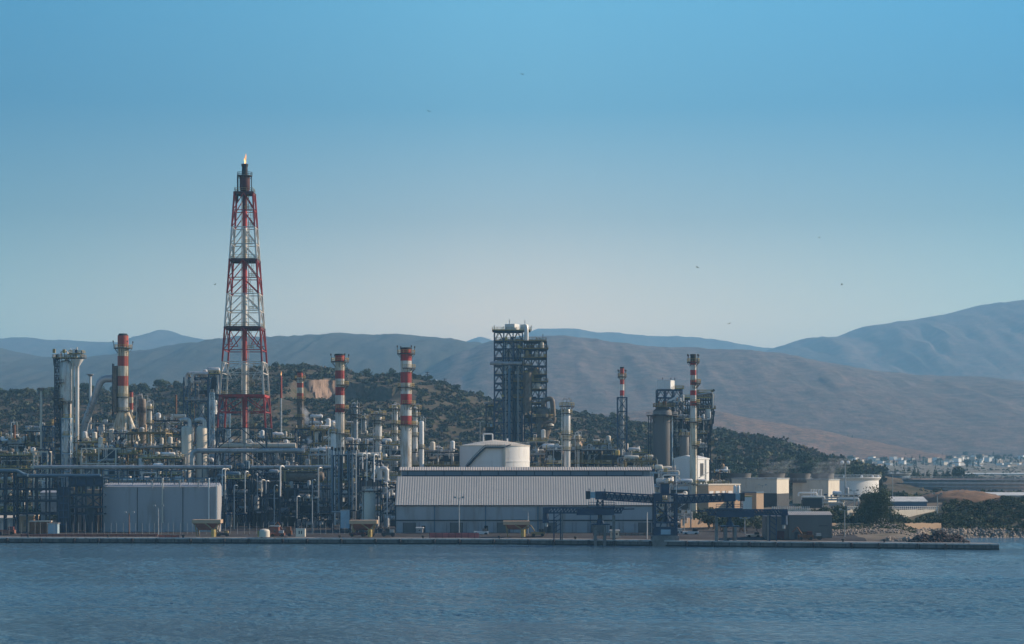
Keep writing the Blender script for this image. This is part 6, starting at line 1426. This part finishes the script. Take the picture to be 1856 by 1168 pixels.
for k, (a, c, y, mt) in enumerate(((1447, 1480, 893.5, 'white'), (1453, 1494, 900.5, 'white'), (1480, 1528, 912, 'cream'), (1490, 1550, 906, 'galv'), (1520, 1556, 904, 'white'))): bigpipe('pipeline', ['upper white pipe beside the cream cooling block', 'bright white bent pipe right below the cooling blocks', 'cream pipe lying low between the trees and the cooling blocks', 'long grey pipe leading right to the big dark tree', 'white pipe ending behind the big dark tree'][k], [pp(a, y+6, 745), pp(a, y, 745), pp(c, y, 745), pp(c, y+5, 745)], M(1.6, 745), mt, rings=False, bend=1)
for k in range(5): X = U(1470+k*4.6, 750); T = thing('vent_pipe', 'small white vent pipe standing in the row beside the cream cooling block', 'vent pipe', (X, 750, Zp(900, 750)), 0, 'row of white vent pipes'); b = MB('white'); b.cyl((0, 0, -2), (0, 0, 2.3), .25, n=8); b.cyl((0, 0, 2.3), (0, 0, 2.7), .4, n=8); b.build('pipe', T)
unit('pipe_rack', 'grey pipe rack between the right cooling block and the big dark tree', 'pipe rack', 1492, 1556, 901, 760, 8, 151, steel='galv', rails=.4, dens=1.2, vm=('white', 'galv'), base=Zp(922, 760), top=False)
unit('water_tower_structure', 'brown tower frame with a box top right of the white gabled block', 'steel frame', 1300, 1314, 833, 860, 6, 152, steel='dark', rails=.5, dens=1.5, top=False, vm=('tan', 'silo'))
unit('pipe_rack', 'low dark rack with round white tops left of the cooling blocks', 'pipe rack', 1286, 1330, 858, 850, 8, 153, steel='dark', rails=.4, dens=1.5, vm=('white', 'cream'), top=False)
# white rimmed floating roof tank
def roundtank(name, label, px0, px1, ytop, ybot, Y, mt, rim=None, rings=()):
    X = U((px0+px1)/2, Y); r = M(px1-px0, Y)/2; g = ground_z(X, Y)-1; z_ = lambda y: Zp(y, Y)-g; T = thing(name, label, 'storage tank', (X, Y, g)); zt = z_(ytop)
    b = MB(mt); pr = [(r, 0)]
    for y in rings: z = z_(y); pr += [(r, z-.3), (r+.7, z-.05), (r+.7, z+.25), (r, z+.3)]
    pr += [(r, zt)]; b.lathe(pr, n=64, cap0=False, cap1=False); b.lathe([(r-.05, zt), (r-.05, zt-2), (0.1, zt-1.6)], n=64, cap0=False); b.build('shell', T)
    if rim: b = MB(rim); b.lathe([(r+.02, zt-1.4), (r+1.2, zt-.1), (r+1.2, zt+.2), (r-.1, zt+.2)], n=64, cap0=False, cap1=False); b.rail(circle_pts(r+1.1, zt+.2, 40), 1.2, True, .1, 3); b.build('rim', T)
    return T, X, zt, r
T, X, zt, r = roundtank('floating_roof_tank', 'white storage tank with a projecting rim walkway beside the cooling blocks', 1445, 1591.5, 866, 890, 985, 'white', 'white')
for px in (1527, 1558, 1578, 1588): b = MB('white'); b.capsule((U(px, 985)-X, -6, zt+.4), .6, 1.6, 'z', 8); b.build('roof_vent', T)
roundtank('floating_roof_tank', 'huge dull brown storage tank with horizontal rings at far right', 1641, 1915, 869, 895, 1150, 'browntank', 'galv', (876, 882, 888))
roundtank('floating_roof_tank', 'grey storage tank behind the scrub between the white and brown tanks', 1578, 1648, 859, 885, 1240, 'bluegrey', 'galv', (866,))
house('depot', 'low building with a bright cream roof right of the big dark tree', 'building', 1612, 1680, 901, 909, 920, 740, 16, 'bluegrey', 'greenhouse', g=Zp(922, 740))
T = house('farm_shed', 'dark grey shed with a pale roof at the right edge', 'building', 1776, 1868, 893, 898, 918, 800, 22, 'sheet', 'greenhouse', rz=-0.12)
for k, (a, c, y0, y1, Yv, lb) in enumerate(((1536, 1612, 850, 856, 1900, 'far white glasshouse roof behind the floodlight mast'), (1748, 1880, 859, 866, 2000, 'far pale glasshouse roof behind the brown tank'), (1560, 1640, 859, 863, 1700, 'far grey warehouse roof behind the small grey tank'))):
    house('glasshouse', lb, 'glasshouse', a, c, y0-1.5, y0, y1, Yv, 60, 'greenhouse', 'greenhouse')

# retaining walls, fence on the wall
def wall_run(name, label, px0, px1, yt, yb, Y, mt, Y1=None, notch=0):
    Y1 = Y1 or Y; T = thing(name, label, 'wall', (U(px0, Y), Y, Zp(yb, Y))); b = MB(mt); n = 18; rn = random.Random(px0); x0 = T.location.x
    for i in range(n):
        ya, yb_ = lerp(Y, Y1, i/n), lerp(Y, Y1, (i+1)/n); xa, xb = U(lerp(px0, px1, i/n), ya)-x0, U(lerp(px0, px1, (i+1)/n), yb_)-x0
        h = Zp(yt, ya)-T.location.z+rn.uniform(-notch, notch); b.hexa([(xa, ya-Y, -3), (xb, yb_-Y, -3), (xb, yb_-Y+.6, -3), (xa, ya-Y+.6, -3), (xa, ya-Y, h), (xb, yb_-Y, h), (xb, yb_-Y+.6, h), (xa, ya-Y+.6, h)])
    b.build('wall_body', T, smooth=False); return T
WT = wall_run('retaining_wall', 'cream retaining wall with a pale fence on top right of the big dark tree', 1536, 1701, 924, 938, 692, 'cream', 722, .1)
b = MB('white'); x0 = WT.location.x
for i in range(44): Yi = lerp(692, 722, i/44); x = U(1536+165*i/44, Yi)-x0; h = Zp(924, Yi)-WT.location.z; b.box(x-.12, x+.12, Yi-692, Yi-692+.2, h, h+1.2)
for dz in (.5, 1.1): b.bar((0, 0.1, Zp(924, 692)-WT.location.z+dz), (U(1701, 722)-x0, 30.1, Zp(924, 722)-WT.location.z+dz), .12)
b.build('fence', WT)
WT = wall_run('retaining_wall', 'cream wall with white railing behind the right ship loader', 1400, 1470, 924, 932, 715, 'cream', 712, .1)
b = MB('white'); x0 = WT.location.x
for i in range(20): Yi = lerp(715, 712, i/20); x = U(1400+70*i/20, Yi)-x0; h = Zp(924, Yi)-WT.location.z; b.box(x-.12, x+.12, Yi-715, Yi-715+.2, h, h+1.2)
b.build('fence', WT)
wall_run('low_wall', 'sunlit tan low wall above the stony bank right of the big dark tree', 1622, 1706, 948.5, 960, 662, 'tan', 677, .15)
wall_run('low_wall', 'sunlit tan low wall left of the big dark tree', 1508, 1566, 948.5, 958, 658, 'tan', 668, .15)
wall_run('low_wall', 'pale sandy bank wall seen right of the crane tower', 1234, 1292, 941, 952, 688, 'tan', 698, .4)
b = MB('dryearth'); vs = []; nn = 26
for i in range(nn+1):
    for j in range(nn+1):
        u, v = i/nn*2-1, j/nn*2-1; x = 176+u*19; y = 768+v*22; r2 = u*u+v*v
        vs.append((x, y, ground_z(x, y)-.6+max(0, 1-r2)**.6*4.6+.8*fbm(x*.25, y*.25)*max(0, 1-r2)+.3*fbm(x*.9, y*.9)))
b.add(vs, [(i*(nn+1)+j, (i+1)*(nn+1)+j, (i+1)*(nn+1)+j+1, i*(nn+1)+j+1) for i in range(nn) for j in range(nn)]); tag(b.build('earth_mound'), kind='structure')
T = thing('ruin', 'small broken cream ruin among the shrubs at right', 'ruin', (U(1760, 725), 725, ground_z(U(1760, 725), 725))); b = MB('cream'); z = Zp(922, 725)-T.location.z
b.box(-1.2, .3, 0, .5, -1, z+.0); b.box(-.6, .3, 0, .5, z, z+1.6); b.box(.3, 3, 0, .4, z-.9, z-.3); b.box(-1.4, 1.8, -1, .2, -2, z-2); b.build('broken_wall', T)

# ---- rocks: riprap bank and rubble heap (uncountable), a few big single boulders
def rocks(name, label, pts, matname, seed):
    g = np.random.default_rng(seed); base = np.array([(x, y, z) for x in (-1, 1) for y in (-1, 1) for z in (-1, 1)], float); q = np.array([(0, 1, 3, 2), (4, 6, 7, 5), (0, 4, 5, 1), (2, 3, 7, 6), (0, 2, 6, 4), (1, 5, 7, 3)])
    V = []; Fs = []; n = 0
    for (x, y, z, s) in pts:
        v = base*g.uniform(.45, 1, (8, 3))*s*g.uniform(.7, 1.2, 3)*.6; a, c = g.random()*6.28, g.random()*1.2; ca, sa, cb, sb = math.cos(a), math.sin(a), math.cos(c), math.sin(c)
        v = v@np.array([[ca, sa, 0], [-sa, ca, 0], [0, 0, 1]])@np.array([[1, 0, 0], [0, cb, sb], [0, -sb, cb]]); V.append(v+[x, y, z]); Fs.append(q+n); n += 8
    me = np_mesh(name, np.concatenate(V), np.concatenate(Fs), [matname]); o = bpy.data.objects.new(name, me); COL.objects.link(o); return tag(o, label, None, None, 'stuff')
rn = random.Random(9); pts = []
for k in range(5200):
    x = rn.uniform(112, 260); y = shore(x)+rn.uniform(-2.5, 9); pts.append((x, y, max(ground_z(x, y), -.5)+rn.uniform(-.1, .3), rn.uniform(.3, .95)))
for k in range(3600):
    x = rn.uniform(92, 140); y = rn.uniform(606, 660); pts.append((x, y, ground_z(x, y)+.1, rn.uniform(.2, .7)))
rocks('rubble_bank', 'grey brown rocks of the stony bank along the shore at right', pts, 'rock', 4)
pts = []
for k in range(1500):
    t = rn.random(); x = lerp(U(1640, 585), U(1742, 585), t); h = 2.9*math.sin(math.pi*min(1, t*1.02))**.6*(0.7+.5*abs(math.sin(t*9))); u = rn.gauss(0, 1); pts.append((x, 577+u*1.6, QT+h*rn.random()*max(0, 1-abs(u)/2.4), rn.uniform(.25, .8)))
rocks('scrap_heap', 'dark rusty scrap and rubble heap on the pier end', pts, 'scrap', 6)

# ---- trees and shrubs
def gz(px, Y): return ground_z(U(px, Y), Y)
def T_(kind, name, lab, cat, px, Y, ytop, ws=1.0, lm='leaf', seed=0, group=None, yb=None, wpx=None):
    X = U(px, Y); g = (gz(px, Y) if yb is None else Zp(yb, Y))-.2; h = max(1.5, Zp(ytop, Y)-g); return tree(kind, name, lab, cat, X, Y, g, h, ws if wpx is None else M(wpx, Y)/h, lm, seed, group, rz=(px*1.7) % 6.28)
T_('big', 'tree', 'big dark tree standing at the water side right of the end shed', 'tree', 1590, 668, 876, 1.0, 'leaf', 3, wpx=70)
T_('big', 'tree', 'lower dark tree leaning against the left of the big dark tree', 'tree', 1570, 676, 897, 1.0, 'leaf', 4, wpx=40)
rn = random.Random(21)
def belt(n, px0, px1, Y0, Y1, hmin, hmax, label, group, name='shrub', kind='shrub', mats=('leaf', 'olive', 'pine'), cat='shrub', zf=None, ws=(0.9, 1.5), seeds=4, ok=None):
    k = 0; tries = 0
    while k < n and tries < n*20:
        tries += 1; px = rn.uniform(px0, px1); Y = rn.uniform(Y0, Y1); X = U(px, Y)
        if ok and not ok(px, Y): continue
        z = (ground_z if zf is None else zf)(X, Y); h = rn.uniform(hmin, hmax)
        tree(kind, name, label, cat, X, Y, z-.3, h, rn.uniform(*ws), rn.choice(mats), rn.randrange(seeds), group, rn.random()*6.28); k += 1
belt(115, 1625, 1880, 668, 765, 2.0, 4.2, 'dark green shrub in the thicket on the bank at the right edge', 'shrubs on the bank at right', ok=lambda px, Y: px > 1708 and not (px < 1815 and Y > 738))
belt(26, 1612, 1705, 676, 700, 2.6, 4.4, 'green shrub growing between the cream retaining wall and the tan low wall', 'shrubs between the two walls')
belt(34, 1228, 1300, 655, 745, 4, 7.5, 'loose green tree in the gap behind the crane tower', 'trees behind the crane tower', 'tree', 'round', ('olive', 'leaf'), 'tree', ws=(.9, 1.2), ok=lambda px, Y: Y > 694 or px > 1285)
belt(40, 1300, 1420, 640, 735, 3.5, 6.5, 'loose green tree behind the right ship loader', 'trees behind the right ship loader', 'tree', 'round', ('olive', 'leaf'), 'tree', ws=(.9, 1.3))
belt(34, 1420, 1560, 690, 740, 3.5, 6.0, 'green bush between the end shed and the cooling blocks', 'bushes behind the end shed', 'bush', 'round', ('olive', 'leaf', 'pine'), 'bush', ws=(1, 1.4))
belt(26, 1500, 1570, 660, 690, 2.5, 5, 'dark bush on the slope left of the big dark tree', 'bushes left of the big dark tree', 'bush', 'shrub', ('leaf', 'pine'), 'bush', ok=lambda px, Y: Y > 672)
belt(34, 1545, 1660, 850, 1100, 2.5, 4, 'dark tree in the belt below the white rimmed tank', 'trees below the white rimmed tank', 'tree', 'round', ('pine', 'leaf'), 'tree')
belt(30, 1640, 1880, 990, 1080, 2, 3.2, 'dark bush at the foot of the huge brown tank', 'bushes before the brown tank', 'bush', 'round', ('pine', 'leaf'), 'bush')
belt(16, 1590, 1790, 1300, 1400, 11, 16, 'dark cypress standing behind the tanks', 'cypresses behind the tanks', 'cypress_tree', 'cypress', ('pine',), 'tree')
belt(40, 1560, 1800, 1290, 1400, 6, 10, 'dark round tree in the row behind the tanks', 'round trees behind the tanks', 'tree', 'round', ('pine', 'leaf'), 'tree')
T_('round', 'tree', 'tallest dark tree standing above the huge brown tank', 'tree', 1737, 1350, 843, .8, 'pine', 2)
belt(30, -10, 110, 668, 760, 5, 9, 'green tree behind the blue steel frames at far left', 'trees behind the blue frames', 'tree', 'round', ('olive', 'leaf'), 'tree')
belt(46, -20, 330, 1400, 1475, 5, 9, 'dark tree on the ridge line of the left hill', 'trees on the left ridge', 'tree', 'round', ('leaf', 'pine', 'olive'), 'tree', zf=hill_z)
T_('round', 'tree', 'tall lone tree breaking the left ridge line beside the vent pole', 'tree', 48, 1440, 712, .9, 'leaf', 1, yb=730)
belt(54, 400, 1540, 1395, 1478, 3.5, 7, 'dark bushy tree on the crest of the scrubby hill', 'trees on the hill crest', 'tree', 'round', ('leaf', 'pine', 'olive'), 'tree', zf=hill_z, ws=(.9, 1.5))
belt(60, 1290, 1560, 1060, 1200, 6, 10, 'dark pine in the wood on the low right shoulder of the hill', 'pines on the hill shoulder', 'pine_tree', 'round', ('pine', 'leaf'), 'tree', zf=lambda x, y: max(hill_z(x, y), ground_z(x, y)))
rn2 = random.Random(3); pts = []
for k in range(1500):
    px = rn2.uniform(1180, 1900); y = rn2.uniform(700, 1600); x = U(px, y)
    if (fbm(x*.02, y*.01, 3) > -.1 and y < 1000) or (1600 < px < 1815 and y < 850): continue
    pts.append((x, y, max(ground_z(x, y), hill_z(x, y) if y > 1045 and px < 1560 else 0)-.2, rn2.uniform(.8, 2.6)*(1+.4*(y > 1000))))
for k in range(700):
    px = rn2.uniform(1500, 1660); y = rn2.uniform(622, 668); x = U(px, y); pts.append((x, y, ground_z(x, y)-.15, rn2.uniform(.3, .9)))
for k in range(1500):
    px = rn2.uniform(1618, 1900); y = rn2.uniform(664, 790); x = U(px, y)
    if px < 1710 and not 682 < y < 694 or (px < 1815 and y > 742): continue
    pts.append((x, y, ground_z(x, y)-.2, rn2.uniform(.5, 1.5)))
scrub('undergrowth', pts, ['leaf', 'olive', 'dryleaf'], 'low undergrowth covering the flats and banks at right', 8)
pts = []
for k in range(2600):
    px = rn2.uniform(1380, 1900); y = rn2.uniform(1500, 4200); x = U(px, y); pts.append((x, y, ground_z(x, y)-1, rn2.uniform(1.2, 2.8)))
scrub('far_scrub', pts, ['pine', 'leaf'], 'far dark tree cover on the plain in front of the town', 9)
# power poles on the hill crest
for k, (px, yt, yb) in enumerate(((774.5, 674, 706), (806, 686, 702), (844, 708, 722), (873, 714, 730))):
    Yv = 1440; T = thing('power_pole', ['tallest dark power pole on the hill right of the tall chimney', 'power pole with a crossarm beside the small white shrine', 'small leafless pole half way down the hill crest', 'faint thin pole near the left foot of the tallest block'][k], 'power pole', (U(px, Yv), Yv, Zp(yb, Yv))); h = M(yb-yt, Yv)
    b = MB('dark'); b.cyl((0, 0, -2), (0, 0, h), .5, .3, 8); b.build('pole', T); b = MB('dark'); [b.bar((-1.6, 0, h-d), (1.6, 0, h-d), .35) for d in (.6, 2)]; b.build('crossarm', T)
T = thing('shrine', 'tiny white shrine on the crest of the scrubby hill', 'shrine', (U(791, 1430), 1430, Zp(697.5, 1430))); b = MB('white'); b.box(-1.1, 1.1, -1, 1, -1, 2); b.build('wall', T); b = MB('white'); b.lathe([(1.2, 2.01), (.9, 2.9), (.1, 3.6)], n=10); b.build('dome', T)

# ---- far town
rt = random.Random(12)
for k in range(120):
    c = rt.choice([(1425, 1480, 829, 845), (1380, 1560, 836, 846), (1560, 1665, 833, 849), (1700, 1790, 838, 850), (1720, 1870, 836, 850), (1560, 1880, 842, 852)])
    px = rt.uniform(c[0], c[1]); y = rt.uniform(c[2], c[3]); Yv = lerp(3500, 2400, (y-829)/24); w = rt.uniform(2, 5.5); h = rt.uniform(2.2, 5.5); zz = ground_z(U(px, Yv), Yv)
    T = thing('house', 'small pale house in the far town at the foot of the mountains', 'house', (U(px, Yv), Yv, zz), rt.uniform(.45, 1.1), 'houses of the far town')
    mt = rt.choice(['white', 'white', 'cream', 'greenhouse', 'pinkbeige'])
    b = MB(mt); b.box(-w, w, 0, 9, -4, h); b.build('wall', T, smooth=False); b = MB(rt.choice(['tan', 'cream', 'galv'])); b.box(-w-.3, w+.3, -.3, 9.3, h+.01, h+.7); b.build('roof', T, smooth=False)
for k in range(75):
    px = rt.uniform(1470, 1880); Yv = rt.uniform(2300, 3200); X = U(px, Yv); tree('cypress' if k % 5 else 'round', 'tree', 'dark tree among the houses of the far town', 'tree', X, Yv, ground_z(X, Yv), rt.uniform(6, 13), 1.2, 'pine', k % 3, 'trees of the far town')
for k, (px, y) in enumerate(((1536, 797), (1545, 797), (1488, 807), (1494, 805), (1500, 806), (1508, 806))):
    Yv = 3380; X = U(px, Yv); tree('cypress', 'cypress_tree', 'dark cypress on the reddish spur above the far town', 'tree', X, Yv, Zp(y+5, Yv), 14, 1.3, 'pine', k % 3, 'cypresses on the reddish spur')
T = thing('chapel', 'tiny bright white chapel high on the brown slope at right', 'chapel', (U(1322, 3450), 3450, Zp(757, 3450))); b = MB('white'); b.box(-5, 5, 0, 6, -12, 4); b.build('wall', T); b = MB('cream'); b.box(-5.2, 5.2, -.2, 6.2, 4.01, 4.8); b.build('roof', T)

# ---- steam
def steam(name, label, px, y0, y1, Y, w0, w1, dens, drift, seed, mt):
    m = bpy.data.materials.new(mt); m.use_nodes = True; MATS[mt] = m; t = m.node_tree; t.nodes.remove(t.nodes['Principled BSDF'])
    pv = t.nodes.new('ShaderNodeVolumePrincipled'); pv.inputs['Color'].default_value = (.9, .92, .95, 1); pv.inputs['Anisotropy'].default_value = .2
    nz = t.nodes.new('ShaderNodeTexNoise'); nz.inputs['Scale'].default_value = .35 if w1 < 10 else .16; nz.inputs['Detail'].default_value = 3; g_ = t.nodes.new('ShaderNodeNewGeometry'); t.links.new(g_.outputs['Position'], nz.inputs[0])
    mr = t.nodes.new('ShaderNodeMapRange'); mr.inputs[1].default_value = .42; mr.inputs[2].default_value = .7; mr.inputs[4].default_value = dens; t.links.new(nz.outputs[0], mr.inputs[0]); t.links.new(mr.outputs[0], pv.inputs['Density']); t.links.new(pv.outputs[0], t.nodes['Material Output'].inputs['Volume'])
    b = MB(mt); H0 = M(y0-y1, Y); rs = []
    for i in range(15):
        k = i/14; r = lerp(w0, w1, k**.8)*(1-.55*max(0, k-.7)/.3)*(1+.18*math.sin(i*2.1+seed)); rs.append((V3((drift*k**1.3+.25*w1*math.sin(i*1.3+seed)*k, .2*w1*math.cos(i*1.7), H0*k)), V3((1, 0, 0)), V3((0, 1, 0)), max(.1, r)))
    b.rings(rs, 14); o = b.build(name, loc=(U(px, Y), Y, Zp(y0, Y))); return tag(o, label, None, None, 'stuff')
steam('steam', 'white jet of steam rising before the blue steel cube', 546, 829, 790, 722, .3, 2.0, .9, 3.5, 1, 'steam_a')
steam('steam', 'faint grey steam beside the short quarry side chimney', 560, 775, 735, 835, 1.0, 1.9, .35, -2.6, 2, 'steam_b')
for k, (px, d) in enumerate(((1398, 1), (1491, 2))): steam('steam', 'faint steam drifting above the '+('left' if k == 0 else 'right')+' cooling block', px, 868, 833-2*k, 830, 5, 9, .025, 6, 3+k, 'steam_c%d' % k)

# ---- gulls
for k, (px, y, Yv, lb) in enumerate(((947, 135, 500, 'dark gull gliding highest in the middle of the sky'), (777, 202, 560, 'small gull flying left of the highest gull'), (1264, 485, 520, 'gull flying over the middle right sky'), (1526, 516, 520, 'gull flying above the right mountain'), (390, 516, 600, 'gull flying left of the flare tower'), (765, 468, 700, 'tiny gull above the tall chimney'), (1322, 587, 520, 'gull flying low above the mountain saddle'), (1485, 431, 620, 'tiny gull in the empty right sky'))):
    b = MB('dark'); b.rings([(V3((.32*(t-.5)*2, 0, 0)), V3((0, 1, 0)), V3((0, 0, 1)), max(.01, .09*math.sin(math.pi*t))) for t in (0, .2, .5, .8, 1)], 8)
    for s in (-1, 1): b.add([(-.1, 0, .03), (.14, 0, .03), (.1, s*.35, .18), (-.08, s*.35, .18), (.0, s*.75, .06), (-.12, s*.75, .05), (-.1, 0, .0), (.14, 0, .0), (.1, s*.35, .15), (-.08, s*.35, .15)], [(0, 1, 2, 3), (3, 2, 4, 5), (6, 9, 8, 7), (9, 5, 4, 8)])
    o = b.build('gull', loc=(U(px, Yv), Yv, Zp(y, Yv))); o.rotation_euler = (.3, .2, 1.0+k*.7); tag(o, lb, 'bird')
